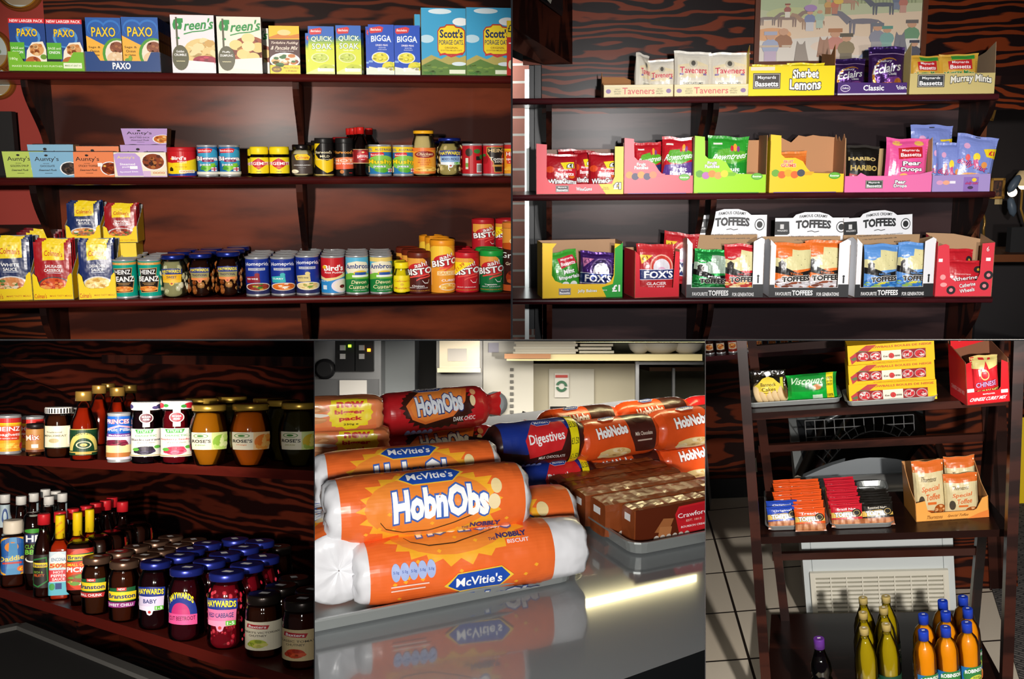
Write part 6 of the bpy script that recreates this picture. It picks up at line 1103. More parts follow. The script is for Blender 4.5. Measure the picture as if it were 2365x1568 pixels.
mk = Jm('sauce_bottle', FB, '#1c0806', '#c8202a', .87, None, lidr=.6, lidk='gloss', cap='tall')
q = mk(w, h); RC_ = [(139, 1187), (169, 1182), (199, 1176), (221, 1171), (244, 1166), (259, 1160), (283, 1164)]
NM = ['first', 'second', 'third', 'fourth', 'fifth', 'sixth', 'last']
for k, (cx, cy) in enumerate(RC_):
    u = q if k == 0 else dup(q); p = B.z(cx, cy, h*.97); put(u, p.x, p.y, 0, NM[k]+' plain dark bottle with red cap, counting right from the green edged bottle', 'bottle', 'red capped bottles'); u.scale = (.97,)*3
SQB = [(.96, 0), (1, .03), (1, .58), (.9, .64), (.55, .7), (.42, .74), (.42, .78)]
a = A('#c8dce4').P([(0, 16), (20, 8), (50, 0), (80, 8), (100, 16), (100, 30), (0, 30)], '#e0e8ec').T('ENCONA', 50, 18, 70, 8, '#5c7c94').T('50%', 50, 32, 84, 10, '#d83c28', out='#f0d030', b=.03).R(4, 42, 96, 68, '#d83440').T('HOT', 50, 47, 50, 6, '#fff').T('PEPPER', 50, 55, 70, 6, '#fff').T('SAUCE', 50, 63, 60, 6, '#fff').R(0, 70, 100, 100, '#58b4c8').R(34, 72, 66, 86, '#1c3c7c').E(20, 80, 12, 8, '#3c9c4c')
mk = Jm('pepper_sauce_bottle', SQB, '#b02c0a', '#f0cc14', .72, a, (.06, .58), lidr=.5, lidk='gloss', aspan=100, cap='tall', sq=6, lidart=A().T('EXTRA FREE', 40, 30, 60, 10, '#d8642c', rot=-30).T('EXTRA HOT', 56, 64, 60, 10, '#d8642c', rot=-30))
o, w, h = stand(mk, 117, 160, 1193, 1386, 0, 'square red pepper sauce bottle with a yellow cap, in front', 'bottle', 'pepper sauce bottles', -8)
lids(o, h, [(179, 1190), (207, 1186)], lambda k: ['second pepper sauce bottle with yellow cap, middle of the three', 'rearmost pepper sauce bottle with yellow cap'][k], 'bottle', 'pepper sauce bottles')
a = A('#a82418').E(50, 50, 50, 50, '#d8441c').P([(8, 14), (92, 10), (92, 28), (8, 32)], '#1c5c34').R(8, 14, 94, 27, '#f4d428').T('Branston', 51, 20.5, 78, 9, '#1c2c6c', b=.02).T('SMALL CHUNK', 50, 38, 84, 7, '#f4d428').T('PICKLE', 50, 50, 84, 12, '#fff', b=.03).food(52, 74, 44, 14, ['#8c5c2c', '#d8a858', '#e8e0c0', '#a83c1c', '#6c9c3c'], 22, 3)
mk = Jm('squeezy_pickle_bottle', [(.7, 0), (.72, .16), (.74, .17), (.96, .22), (1, .35), (1, .85), (.9, .95), (.6, 1)], '#2c100a', '#2c100a', .995, a, (.26, .9), lidr=.3, aspan=120, sq=3, ckind='gloss')
g = 'upside down squeezy pickle bottles'
o, w, h = stand(mk, 154, 216, 1253, 1401, 0, 'squeezy pickle bottle standing on its black cap, front', 'bottle', g)
lids(o, h, [(226, 1258), (259, 1246), (285, 1240), (319, 1234)], lambda k: ORD[k+1]+' squeezy pickle bottle back from the front one, price sticker on top', 'bottle', g)
BJ = [(.88, 0), (1, .05), (1, .72), (.9, .8), (.84, .84), (.86, .88)]
def a_bran(t, c): return A().P([(10, 6), (96, 2), (92, 62), (10, 66)], '#1c5c34').R(38, 2, 66, 16, '#d8302c').T('NEW', 52, 9, 20, 9, '#fff').P([(4, 20), (98, 22), (96, 58), (4, 60)], '#f4d428').T('Branston', 50, 40, 86, 20, '#1c2c6c', b=.03).P([(0, 66), (94, 68), (90, 88), (4, 90)], c).T(t, 46, 78, 78, 12, '#fff')
BK = dict(lidr=.94, aspan=125, sticker=True)
mk = Jm('pickle_jar', BJ, '#3a1a0c', '#6a5040', .88, a_bran('SMALL CHUNK', '#b82c2c'), (.28, .66), **BK); g = 'bronze lidded pickle jars'
o, w, h = stand(mk, 190, 257, 1291, 1422, 0, 'bronze lidded small chunk pickle jar, front left', 'jar', g, -25)
lids(o, h, [(276, 1279), (315, 1266), (360, 1257), (394, 1248)], lambda k: ORD[k+1]+' bronze lidded jar behind the small chunk pickle', 'jar', g)
o, w, h = stand(Jm('pickle_jar', BJ, '#3c160a', '#6a5040', .88, a_bran('SWEET CHILLI', '#8c2c7c'), (.22, .6), **BK), 252, 321, 1301, 1439, 0, 'bronze lidded sweet chilli pickle jar, front right', 'jar', g, -12)
lids(o, h, [(336, 1291), (372, 1277), (411, 1265), (448, 1256)], lambda k: ORD[k+1]+' bronze lidded jar behind the sweet chilli pickle', 'jar', g)
HK = dict(lidr=.9, aspan=105, sticker=True); BL = '#24308c'
mk = Jm('beetroot_jar', HJ, '#1c0408', BL, .9, hayw('BABY', '#d4c8e4', '#1c2c6c', '', '#e0d8ec', side=1), (.22, .66), **HK); g = 'blue lidded beetroot jars'
o, w, h = stand(mk, 320, 398, 1303, 1457, 0, 'blue lidded baby beetroot jar with a pale lilac label, in front', 'jar', g, -20)
lids(o, h, [(415, 1296), (440, 1280), (479, 1265), (543, 1260)], lambda k: ORD[k+1]+' blue lidded jar back from the baby beetroot jar', 'jar', g)
a = A().E(46, 66, 50, 64, '#1c3084', a0=180, a1=360).T('HAYWARDS', 46, 26, 76, 20, '#f8e41c', b=.03, arch=20).E(44, 66, 30, 36, '#b82c6c', a0=180, a1=360).P([(0, 62), (96, 66), (96, 96), (0, 92)], '#d8508c').T('CUT BEETROOT', 48, 76, 84, 12, '#4c1034')
o, w, h = stand(Jm('beetroot_jar', HJ, '#30060e', BL, .9, a, (.22, .7), **HK), 388, 474, 1319, 1484, 0, 'blue lidded cut beetroot jar with a round topped pink label', 'jar', g, -15)
lids(o, h, [(484, 1312), (519, 1295), (564, 1277), (600, 1268)], lambda k: ORD[k+1]+' blue lidded jar back from the cut beetroot jar', 'jar', g)
o, w, h = stand(Jm('red_cabbage_jar', HJ, '#6c0a18', BL, .9, hayw('RED CABBAGE', '#d8709c', '#1c2c6c', '', '#e890b0', side=1), (.24, .7), bits=(.006, ['#c02438', '#8c1428', '#d84054'], 110), seed=3, **HK), 478, 569, 1330, 1503, 0, 'blue lidded red cabbage jar with bright red shreds, front', 'jar', 'red cabbage jars', -20)
lids(o, h, [(571, 1322), (608, 1302)], lambda k: ['second', 'third'][k]+' blue lidded red cabbage jar, back from the front one', 'jar', 'red cabbage jars')
def a_bax(t1, t2, fr, bg): return A(bg).P([(22, 8), (66, 12), (62, 26), (20, 22)], '#b8202c').T('Baxters', 43, 17, 34, 9, '#fff', rot=3).T(t1, 48, 37, 78, 7, '#4c4438').T(t2, 44, 48, 34, 7, '#4c4438').food(44, 76, 17, 15, fr, 10, 3, sz=.36)
g = 'black lidded chutney jars'; XJ = [(.92, 0), (1, .05), (1, .72), (.92, .82), (.88, .86)]
KX = dict(lidr=.94, aspan=175, sticker=True)
o, w, h = stand(Jm('chutney_jar', XJ, '#3c180a', '#2c2420', .85, a_bax("ALBERT'S VICTORIAN", 'CHUTNEY', ['#b8c43c', '#d8d068', '#8c9c2c'], '#e8dfc4'), (.14, .6), **KX), 567, 651, 1380, 1523, 0, 'black lidded victorian chutney jar with a cream label', 'jar', g, -10)
lids(o, h, [(650, 1370), (680, 1352), (640, 1285)], lambda k: ['black lidded jar just behind the victorian chutney jar', 'black lidded jar two back from the victorian chutney jar', 'black lidded jar far back in the shadow beside the blue lids'][k], 'jar', g)
o, w, h = stand(Jm('chutney_jar', XJ, '#3c140a', '#2c2420', .85, a_bax('CLASSIC TOMATO', 'CHUTNEY', ['#c83c1c', '#e0582c', '#a82c14'], '#d8c090'), (.14, .6), **KX), 652, 742, 1393, 1549, 0, 'black lidded tomato chutney jar with a tan label, cut by the divider', 'jar', g, -10)
lids(o, h, [(722, 1383)], lambda k: 'black lidded jar behind the tomato chutney jar', 'jar', g)
p0, p1, p2 = B.z(-60, 1462, -.22), B.z(46, 1440, -.22), B.z(430, 1592, -.22)
mb = MB(); rr = [p0, p1, p2]
for u, v_ in zip(rr, rr[1:]):
    d = (v_-u).normalized(); s_ = Vector((-d.y, d.x, 0))*.018; mb.faces([u-s_, u+s_, v_+s_, v_-s_]+[k-Vector((0, 0, .02)) for k in (u-s_, u+s_, v_+s_, v_-s_)], [(0, 3, 2, 1), (4, 5, 6, 7), (0, 1, 5, 4), (1, 2, 6, 5), (2, 3, 7, 6), (3, 0, 4, 7)], ('#5c5c5a', 'gloss'))
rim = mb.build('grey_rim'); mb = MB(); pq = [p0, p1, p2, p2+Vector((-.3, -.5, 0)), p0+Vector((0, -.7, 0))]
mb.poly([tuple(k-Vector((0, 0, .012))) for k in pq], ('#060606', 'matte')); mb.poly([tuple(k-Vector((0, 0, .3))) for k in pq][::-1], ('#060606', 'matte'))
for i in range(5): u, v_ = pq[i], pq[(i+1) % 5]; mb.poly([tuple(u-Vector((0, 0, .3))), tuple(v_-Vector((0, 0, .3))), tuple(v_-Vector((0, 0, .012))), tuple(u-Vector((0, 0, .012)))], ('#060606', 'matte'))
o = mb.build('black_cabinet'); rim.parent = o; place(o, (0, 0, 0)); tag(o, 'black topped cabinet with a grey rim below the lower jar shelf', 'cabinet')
relax(CUR[1], b3, DW); clip_bay(CUR[1], px1=725, py0=787)
# ================= bay four: biscuits on the glossy counter (lower middle)
b4 = Bay(330, 25.2, 0, (740, 1470), .95); bay(b4); B = b4; z = 0
def rollpack(name, L, r, art, bg, end='white', endc='#e4e4e8', kind='foil', seed=1, sq=2.2, a0=-75, a1=150, cl=(.004, .004)):
    """biscuit roll lying along x"""
    rnd = random.Random(seed); ph = [rnd.random()*6.28 for _ in range(5)]
    def S(u, v, e):
        ph_ = math.radians(a0+(a1-a0)*v); return S2((u-.5)*L, ph_, 1, e)
    def S2(x, a, k, e=0):
        ca, sa = math.cos(a), math.sin(a); R = r/((abs(ca)**sq+abs(sa)**sq)**(1/sq))
        t = abs(x)/(L/2); w_ = 1+.012*math.sin(18*x/L+ph[0])*math.sin(3*a+ph[1])+.01*max(0, t-.8)/.2*math.sin(7*a+ph[2])
        R = R*w_*k*(1-.05*max(0, t-.85)/.15)+e; return (x, -R*ca, r+R*sa)
    root = bpy.data.objects.new(name, None); COL.objects.link(root); root.empty_display_size = .02
    mb = MB(); n = 36; m_ = 20; vs = []; fs = []
    for i in range(m_+1):
        for j in range(n): vs.append(S2((i/m_-.5)*L, 2*math.pi*j/n, 1))
    for i in range(m_):
        for j in range(n): fs.append((i*n+j, i*n+(j+1) % n, (i+1)*n+(j+1) % n, (i+1)*n+j))
    mb.faces(vs, fs, (bg, kind), True); mb.art(art, S, gu=20, gv=36, kind=kind, eps=.00012, k0=2); mb.build('wrapper', root)
    for s_ in (-1, 1):
        mb = MB(); rings = ([(0, .995), (cl[s_ > 0]*.6, .985), (cl[s_ > 0], .95), (cl[s_ > 0]+.004, .84), (cl[s_ > 0]+.005, .5), (cl[s_ > 0]+.003, .02)] if end == 'white' else [(0, 1), (.006, .9), (.012, .62), (.017, .34), (.022, .2), (.034, .2)]); vs = []; fs = []
        for q, (dx, k) in enumerate(rings):
            for j in range(n):
                a = 2*math.pi*j/n; p = list(S2(s_*L/2, a, k*(1+(.012*math.sin(9*a+ph[3]) if 0 < q < 5 else 0)))); p[0] += s_*(dx+(.0012 if q else 0)*math.sin(7*a+ph[4]+q))
                if end != 'white' and q > 2: f_ = (1, .8, .3, .06)[min(3, q-2)]; p[1] *= f_; p[2] = r+(p[2]-r)*(1+(1-f_)*2.4)
                vs.append(tuple(p))
        for q in range(len(rings)-1):
            for j in range(n): f = (q*n+j, q*n+(j+1) % n, (q+1)*n+(j+1) % n, (q+1)*n+j); fs.append(f if s_ > 0 else f[::-1])
        mb.faces(vs, fs, (endc if end == 'white' else bg, kind), True); mb.build('end_seal', root)
    return root
def rp(mk, l, r_, hpx, zz, label, grp=None, tilt=0, cat='biscuit pack', rz=None):
    rad = .03
    for _ in range(3):
        p, q = B.z(l[0], l[1], zz+rad), B.z(r_[0], r_[1], zz+rad); sc = F/(B.L @ ((p+q)/2)).y; rad = hpx/2/sc
    L = (q-p).length; o = mk(L, rad); c = (p+q)/2; a = math.degrees(math.atan2(q.y-p.y, q.x-p.x)) if rz is None else rz
    place(o, (c.x, c.y, zz+.0005), a, 0, 0); return tag(o, label, cat, grp), rad, L, c
HB, HL2 = '#ee6c2c', '#f8b02c'
def star(a, cx, cy, rx, ry, c, n=22, k=.86, s=3):
    r_ = random.Random(s); pts = []
    for i in range(n*2): t = math.pi*i/n; f = (1 if i % 2 == 0 else k)*(.96+.08*r_.random()); pts.append((cx+rx*f*math.cos(t), cy+ry*f*math.sin(t)))
    return a.P(pts, c)
def diam(a, x, y, w, h, c='#1c4cb0', o='#f4c83c', t="McVitie's"):
    for k, col in ((1.12, o), (1, c)): a.P([(x-w/2*k, y+h*.1), (x-w*.34, y-h/2*k), (x+w*.36, y-h*.62*k), (x+w/2*k, y-h*.1), (x+w*.34, y+h/2*k), (x-w*.3, y+h*.55*k)], col)
    return a.T(t, x, y-h*.02, w*.74, h*.56, '#fff', b=.02)
def a_hob(low=False):
    a = A(HB); star(a, 48, 50 if not low else 26, 40, 34, HL2); a.E(46, 50 if not low else 26, 34, 26, '#f08a34')
    y = 0 if not low else -28
    for i in range(26):
        r_ = random.Random(i); x_, y_ = r_.random()*96+2, r_.random()*94+3; a.P([(x_-1.2, y_), (x_, y_-1.6), (x_+1.4, y_-.3), (x_+.4, y_+1.6)], HL2); a.k -= 1
    a.nx(); a.swoosh([(20, 60+y), (23, 66+y), (32, 71+y), (46, 71+y), (60, 66+y), (72, 60+y), (78, 48+y)], .5, '#4a2c14')
    if not low: diam(a, 49, 25, 34, 14)
    a.T('HobnObs', 53, 50+y, 52, 25, '#fff', out='#3c64b8', ow=.05, b=.05, arch=2).E(84, 40+y, 3, 6, '#f0d89c').E(82, 52+y, 3.4, 6, '#f4e0b0')
    a.T('THE', 66, 72+y, 4, 2.4, '#3c3468').T('NOBBLY', 77, 70+y, 17, 4.6, '#3c3468', b=.05).T('BISCUIT', 80, 75.5+y, 12, 3, '#f4f0f8')
    if low:
        [a.E(13+i*4.6, 60, 2.4, 6.5, '#a8b8e4') for i in range(5)]; [a.T('5.0g', 13+i*4.6, 60, 3, 2.4, '#4a64b0') for i in range(5)]; diam(a, 57, 73, 34, 13); a.T('HobnObs', 70, 93, 46, 16, '#fff', out='#3c64b8', ow=.05, b=.05); a.R(10, 69, 30, 70, '#f8d0c0').R(10, 72, 28, 73, '#f8d0c0')
    else: a.R(66, 80, 84, 86, '#e8d8d0'); [a.R(66.5+i*1.2, 80.5, 67.2+i*1.2, 85.5, '#2c3468') for i in range(14)]; a.T('60% oat & wholewheat   no artificial colours or flavours', 36, 87, 50, 2.4, '#f8d8c8').E(87, 82, 2, 3, '#2c4ca0')
    return a
hobL = rollpack
ht = .028
g = 'orange nobbly oat biscuit rolls'
mk = lambda low, s, cl=(.008, .003): (lambda L, r: rollpack('biscuit_roll', L, r, a_hob(low), HB, 'white', seed=s, a0=-75 if low else -92, a1=150 if low else 122, cl=cl))
o, r1, L1, c1 = rp(mk(True, 2, (.008, .034)), (842, 1322), (1257, 1268), 150, .003, 'orange oat biscuit roll lying lowest in front, white right end showing', g)
ya = .003+r1*1.72
q = rp(mk(False, 5), (835, 1250), (1300, 1190), 150, .003, 'orange oat biscuit roll in the bottom layer behind the front one', g)
o = rp(mk(False, 3), (778, 1183), (1192, 1140), 152, ya, 'orange oat biscuit roll on top, front one with its whole logo visible', g)
o = rp(mk(False, 4), (752, 1118), (1128, 1085), 142, ya, 'orange oat biscuit roll on top, behind the one with the whole logo', g)
o = rollpack('biscuit_roll', L1*.9, r1*1.18, a_hob(), HB, 'white', seed=6, a0=-30, a1=210); p = B.z(786, 1325, .003+r1); place(o, (p.x, p.y+L1*.45, .0035), -92); tag(o, 'orange oat biscuit roll with its round white end facing out, bottom left', 'biscuit pack', g)
o = rollpack('biscuit_roll', L1*.9, r1, a_hob(), HB, 'white', seed=7, a0=-30, a1=210); place(o, (p.x-2.05*r1, p.y+L1*.47, .0035), -90); tag(o, 'orange oat biscuit roll at the left border behind the round white end', 'biscuit pack', g)
def pan(name, x0, y0, x1, y1, h, label, t=.004):
    mb = MB(); M = ('#b9bdbb', 'brushed'); rr = .018; 
    def ring(inset, zz):
        P = []
        for cx, cy, a0 in ((x1, y0, -90), (x1, y1, 0), (x0, y1, 90), (x0, y0, 180)):
            sx = -1 if cx == x1 else 1; sy = -1 if cy == y1 else 1
            for i in range(5): a = math.radians(a0+i*22.5); R = rr-inset*.5; P.append((cx+sx*(rr+inset*.5)+R*math.cos(a), cy+sy*(rr+inset*.5)+R*math.sin(a), zz))
        return P
    R = [ring(.008, 0), ring(.004, .002), ring(0, h), ring(-.003, h+.0006), ring(-.003, h-.0015), ring(.003, h-.001), ring(.008, .0028)]
    n = 20; vs = [p for q in R for p in q]; fs = []
    for i in range(len(R)-1):
        for j in range(n): fs.append((i*n+j, i*n+(j+1) % n, (i+1)*n+(j+1) % n, (i+1)*n+j))
    fs.append(tuple(range(n))[::-1]); fs.append(tuple((len(R)-1)*n+j for j in range(n))); mb.faces(vs, fs, M); o = mb.build(name); o.data.polygons.foreach_set('use_smooth', [False]*len(o.data.polygons)); return tag(place(o, (0, 0, .0004)), label, 'tray')
f1 = B.z(1340, 1346, 0); f0 = B.z(640, 1488, 0)
pan('steel_tray', f0.x-.1, f1.y, f1.x, f1.y+.21, .016, 'shallow steel baking tray under the orange oat biscuit rolls')
f2 = B.z(1462, 1292, 0); pan('steel_tray', f2.x, f2.y, f2.x+.36, f2.y+.25, .017, 'shallow steel baking tray under the brown sandwich biscuit packs at the right')
# packs at the back
def a_new():
    a = A('#ee8850').R(0, 84, 100, 100, '#e87a48'); star(a, 76, 44, 22, 50, '#f8e020', 14, .9); a.R(58, 6, 92, 82, '#f8e020')
    a.food(24, 30, 30, 16, ['#d89458', '#c88048', '#e8b078'], 20, 3).E(24, 48, 32, 8, '#f4ecdc').food(24, 62, 30, 14, ['#d08a50', '#e0a468', '#b87440'], 20, 5).E(4, 40, 14, 30, '#d89458')
    return a.T('new', 76, 22, 26, 14, '#d02c20', b=.04).T('bigger', 75, 42, 28, 15, '#d02c20', b=.04).T('pack', 76, 61, 22, 15, '#d02c20', b=.04).T('230g e', 76, 76, 14, 6, '#3a2c10')
mk = lambda L, r: rollpack('biscuit_pack', L, r, a_new(), '#ee8850', 'white', '#e88a58', seed=4, sq=6, a0=-50, a1=60)
g = 'new bigger pack biscuits'
rb = .031
rp(mk, (650, 1028), (882, 1020), 74, .0545, 'salmon orange new bigger pack biscuits, lower visible one at the left border', g); rp(mk, (636, 1100), (872, 1092), 74, .003, 'salmon orange biscuit pack at the bottom of the left border stack', g)
rp(mk, (622, 962), (866, 950), 74, .104, 'salmon orange new bigger pack biscuits, topmost at the left border', g)
def a_dark():
    a = A('#c01c24'); star(a, 50, 46, 40, 34, '#3a1810', 30, .9, 5); a.P([(16, 44), (34, 22), (60, 16), (86, 20), (80, 44), (66, 62), (36, 70), (22, 62)], '#e87a34').P([(20, 46), (36, 26), (60, 20), (80, 24), (74, 44), (62, 58), (36, 66), (24, 58)], '#f08c3c'); diam(a, 44, 16, 32, 13, '#243c98', '#e8e0d0')
    a.T('HobnObs', 52, 44, 50, 26, '#e4ecf8', out='#2c3c7c', ow=.05, b=.05, rot=-4).T('DARK CHOC', 78, 66, 24, 6, '#fff').E(88, 44, 3, 7, '#f0dcb0').E(90, 32, 3, 5, '#e8a878')
    return [a.E(18+i*6, 84, 3, 7, '#8c9cdc') for i in range(5)][-1]
mk = lambda L, r: rollpack('biscuit_roll', L, r, a_dark(), '#c01c24', 'crimp', seed=8, a0=-85, a1=122); g = 'red dark chocolate oat biscuit rolls'
_, rr_, _, _ = rp(mk, (905, 1042), (1125, 1026), 92, .003, 'red dark chocolate oat biscuit roll, lower of the pair', g); rp(mk, (892, 958), (1102, 938), 96, .003+2*rr_, 'red dark chocolate oat biscuit roll, upper of the pair', g)
def a_dig(): 
    a = A('#3c1814').P([(0, 0), (100, 0), (100, 30), (60, 50), (30, 66), (0, 60)], '#1c3490').P([(28, 48), (40, 26), (80, 24), (84, 40), (74, 64), (34, 72)], '#d8282c').T('Digestives', 56, 48, 46, 16, '#fff', rot=-4, b=.02); diam(a, 54, 24, 24, 10, '#2c4cb0', '#d8d4e8')
    a.T('MILK CHOCOLATE', 62, 72, 34, 4, '#f0e8e0'); [a.E(20+i*7, 86, 3.4, 6, '#8c9cdc') for i in range(5)]; a.R(86, 0, 97, 100, '#f4e418'); [a.T('£1.50', 91.5, 14+i*20, 10, 8, '#2c2c20') for i in range(5)]; return a
mk = lambda L, r: rollpack('biscuit_roll', L, r, a_dig(), '#3c1814', 'crimp', seed=9, a0=-85, a1=122); g = 'chocolate digestive biscuit rolls'
_, r_, _, _ = rp(mk, (1202, 1118), (1350, 1102), 94, .003, 'brown and blue chocolate digestive roll with yellow price band, lower one', g); rp(mk, (1145, 1032), (1322, 1012), 100, .003+2*r_, 'brown and blue chocolate digestive roll with yellow price band, upper one', g)
def a_cho(): 
    a = A('#e0521c').P([(58, 0), (100, 0), (100, 78), (70, 76), (60, 50)], '#4a2018').E(80, 22, 14, 14, '#3a1812').T('HobNobs', 34, 42, 46, 15, '#fff', b=.05, rot=-5, out='#a83c18').food(38, 74, 24, 9, ['#e8c888', '#d8b070', '#f0dcb0'], 14, 3).T('Milk Chocolate', 80, 50, 26, 5, '#e8d8c8').R(70, 58, 92, 60, '#c8b0a0').R(0, 88, 100, 94, '#c83014'); return diam(a, 34, 20, 24, 9, '#2c4cb0', '#d8d4e8')
mk = lambda L, r: rollpack('biscuit_roll', L, r, a_cho(), '#e0521c', 'crimp', seed=11, a0=-85, a1=122); g = 'orange and brown milk chocolate oat biscuit rolls'
_, r_, _, _ = rp(mk, (1362, 1092), (1506, 1074), 84, .003, 'orange and brown chocolate oat roll, lower row, beside the digestives', g); rp(mk, (1532, 1070), (1690, 1050), 84, .003, 'orange and brown chocolate oat roll, lower row, at the right border', g)
rp(mk, (1342, 1020), (1492, 1000), 92, .003+2*r_, 'orange and brown chocolate oat roll, upper row, beside the digestives', g); rp(mk, (1518, 996), (1680, 975), 92, .003+2*r_, 'orange and brown chocolate oat roll, upper row, at the right border', g)
rp(mk, (1266, 990), (1405, 975), 84, .003+2*r_, 'orange and brown chocolate oat roll, farthest row left, only its top showing', g); rp(mk, (1440, 972), (1570, 958), 84, .003+2*r_, 'orange and brown chocolate oat roll, farthest row right, only its top showing', g)
rp(lambda L, r: rollpack('biscuit_roll', L, r, A('#d01c20'), '#d01c20', 'crimp', seed=12), (1596, 956), (1700, 948), 78, .003+2*r_, 'plain bright red biscuit roll end at the right border, topmost', None)
fa_ = B.z(660, 1150, 0); fb = B.z(1250, 1170, 0); pan('steel_tray', fa_.x, B.z(1180, 1150, 0).y, B.z(1760, 1100, 0).x+.3, B.z(1180, 1150, 0).y+.22, .012, 'long steel tray under the back rows of biscuit rolls')
# bourbon packs
def a_bour():
    a = A('#5c2410').P([(48, 30), (52, 8), (90, 4), (96, 26), (90, 84), (54, 92)], '#d0242c').P([(50, 32), (54, 14), (88, 10), (93, 28), (88, 46), (54, 50)], '#c01c28').T("Crawford's", 71, 34, 40, 14, '#fff', b=.01, rot=-4).T('EST. 1813', 70, 52, 18, 6, '#f0d0c0').T('BOURBON CREAMS', 71, 68, 32, 6, '#fff')
    a.P([(24, 70), (34, 34), (46, 38), (40, 76)], '#a8683c').P([(30, 56), (44, 60), (42, 90), (28, 84)], '#b87848').P([(92, 60), (100, 54), (100, 92), (94, 90)], '#a8683c'); [a.E(26+i*7, 90, 3.4, 11, '#d8ccc0') for i in range(6)]; a.ops = [([(u*.74-.02, v) for u, v in p], c) for p, c in a.ops]; return a
def bpack(L, d, h, seed, art=None):
    root = bpy.data.objects.new('sandwich_biscuit_pack', None); COL.objects.link(root)
    mb = MB(); nx, n = 26, 24; vs = []; fs = []; rnd = random.Random(seed)
    for i in range(nx+1):
        t = i/nx; x = t*L
        for j in range(n):
            a = 2*math.pi*j/n; ca, sa = math.cos(a), math.sin(a); e = 9; R = 1/((abs(ca)**e+abs(sa)**e)**(1/e)); k = 1-.05*(1 if i in (0, nx) else 0)
            wv = .0004*math.sin(i*2.1+seed)+(.0005*(rnd.random()-.5) if sa > .3 else 0)
            vs.append((x, d/2+R*ca*d/2*k*-1, h/2+R*sa*h/2*k+(wv if sa > 0 else 0)))
    for i in range(nx):
        for j in range(n): fs.append((i*n+j, i*n+(j+1) % n, (i+1)*n+(j+1) % n, (i+1)*n+j))
    fs.append(tuple(range(n))[::-1]); fs.append(tuple(nx*n+j for j in range(n))); mb.faces(vs, fs, ('#8a4420', 'foil'), False)
    mb.art(art or A().E(16, 90, 6, 11, '#d8ccc0'), lambda u, v, e: (u*L, -.0012-e, v*h), kind='gloss'); mb.build('wrapper', root)
    mb = MB(); mb.poly([(-.0008, d*.72, h*.62), (-.0008, d*.3, h*.62), (-.0008, d*.3, h*.82), (-.0008, d*.72, h*.82)], ('#f2f2f2', 'card')); mb.build('price_sticker', root); return root
pts = [(1465, 1262), (1398, 1247), (1352, 1222), (1318, 1203), (1290, 1188), (1262, 1170)]
P = [B.z(a_, c_, .003) for a_, c_ in pts]; p = P[0]; sc = F/(B.L @ p).y; hB = 86/sc
for k in range(6):
    p = P[k]; d = min(.045, abs(P[min(k+1, 5)].y-p.y if k < 5 else P[5].y-P[4].y)*.94)
    o = bpack(.155, d, hB, k, a_bour() if k == 0 else None); put(o, p.x, p.y, .003, ['chocolate brown sandwich biscuit pack in front with a red label', 'brown sandwich biscuit pack second from the front', 'brown sandwich biscuit pack third from the front', 'brown sandwich biscuit pack fourth from the front', 'brown sandwich biscuit pack fifth from the front', 'brown sandwich biscuit pack rearmost, beside the digestives'][k], 'biscuit pack', 'brown sandwich biscuit packs')
# counter
e0, e1 = B.z(1440, 1568, 0), B.z(1629, 1500, 0); dv = (e1-e0).normalized(); E0 = e0-dv*1.2; E1 = e1+dv*.5
m = bpy.data.materials.new('polished_grey_counter'); m.use_nodes = True; Pp = m.node_tree.nodes['Principled BSDF'].inputs; Pp['Base Color'].default_value = lin('#84888a'); Pp['Roughness'].default_value = .12; Pp['Metallic'].default_value = .1; Pp['Coat Weight'].default_value = .6; Pp['Coat Roughness'].default_value = .02
mb = MB(); k0, k1 = B.z(727, 1060, 0), B.z(1628, 985, 0); kd = (k1-k0)*.3; pp = [(E0.x, E0.y), (E1.x, E1.y), ((k1+kd).x, (k1+kd).y), ((k0-kd).x, (k0-kd).y)]
mb.poly([(a_, c_, 0) for a_, c_ in pp], m); mb.poly([(a_, c_, -.03) for a_, c_ in pp][::-1], m)
for i in range(4): (a_, c_), (d_, f_) = pp[i], pp[(i+1) % 4]; mb.poly([(a_, c_, -.03), (d_, f_, -.03), (d_, f_, 0), (a_, c_, 0)], ('#101112', 'gloss'))
sc_ = tag(place(mb.build('shop_counter'), (0, 0, 0)), 'glossy grey shop counter reflecting the trays', 'counter')
mb = MB(); mb.box((-.5, .12, -.6), (.8, .75, -.031), ('#0c0d0e', 'gloss')); mb.build('base', sc_)
# kitchen behind
bK = Bay(784, 0, 0, (1177, 784), 3.0); B4, B = B, bK; CUR[0] = bK
def K(px, py, y): return B.y(px, py, y)
def kbox(mb, x0, y0, x1, y1, y, d, m, fm=None): a_, c_ = K(x0, y1, y), K(x1, y0, y); mb.box((a_.x, y, a_.z), (c_.x, y+d, c_.z), m, fm)
def kth(name, parts, label, cat):
    root = bpy.data.objects.new(name, None); COL.objects.link(root); root.empty_display_size = .05
    for nm, boxes in parts:
        mb = MB()
        for b_ in boxes: kbox(mb, *b_)
        mb.build(nm, root)
    return tag(place(root, (0, 0, 0)), label, cat)
ST_ = ('#8f9092', 'brushed'); CR = ('#c9c2b0', 'gloss')
kn = lambda nm, px, py, y, r, c: (lambda root: (lambda mb: (mb.lathe([(r, 0), (r, .5*r), (r*.7, r*.9)], 18, m=(c, 'gloss')), (lambda o: (setattr(o, 'rotation_euler', (math.pi/2, 0, 0)), setattr(o, 'location', K(px, py, y))))(mb.build(nm, root))))(MB()))
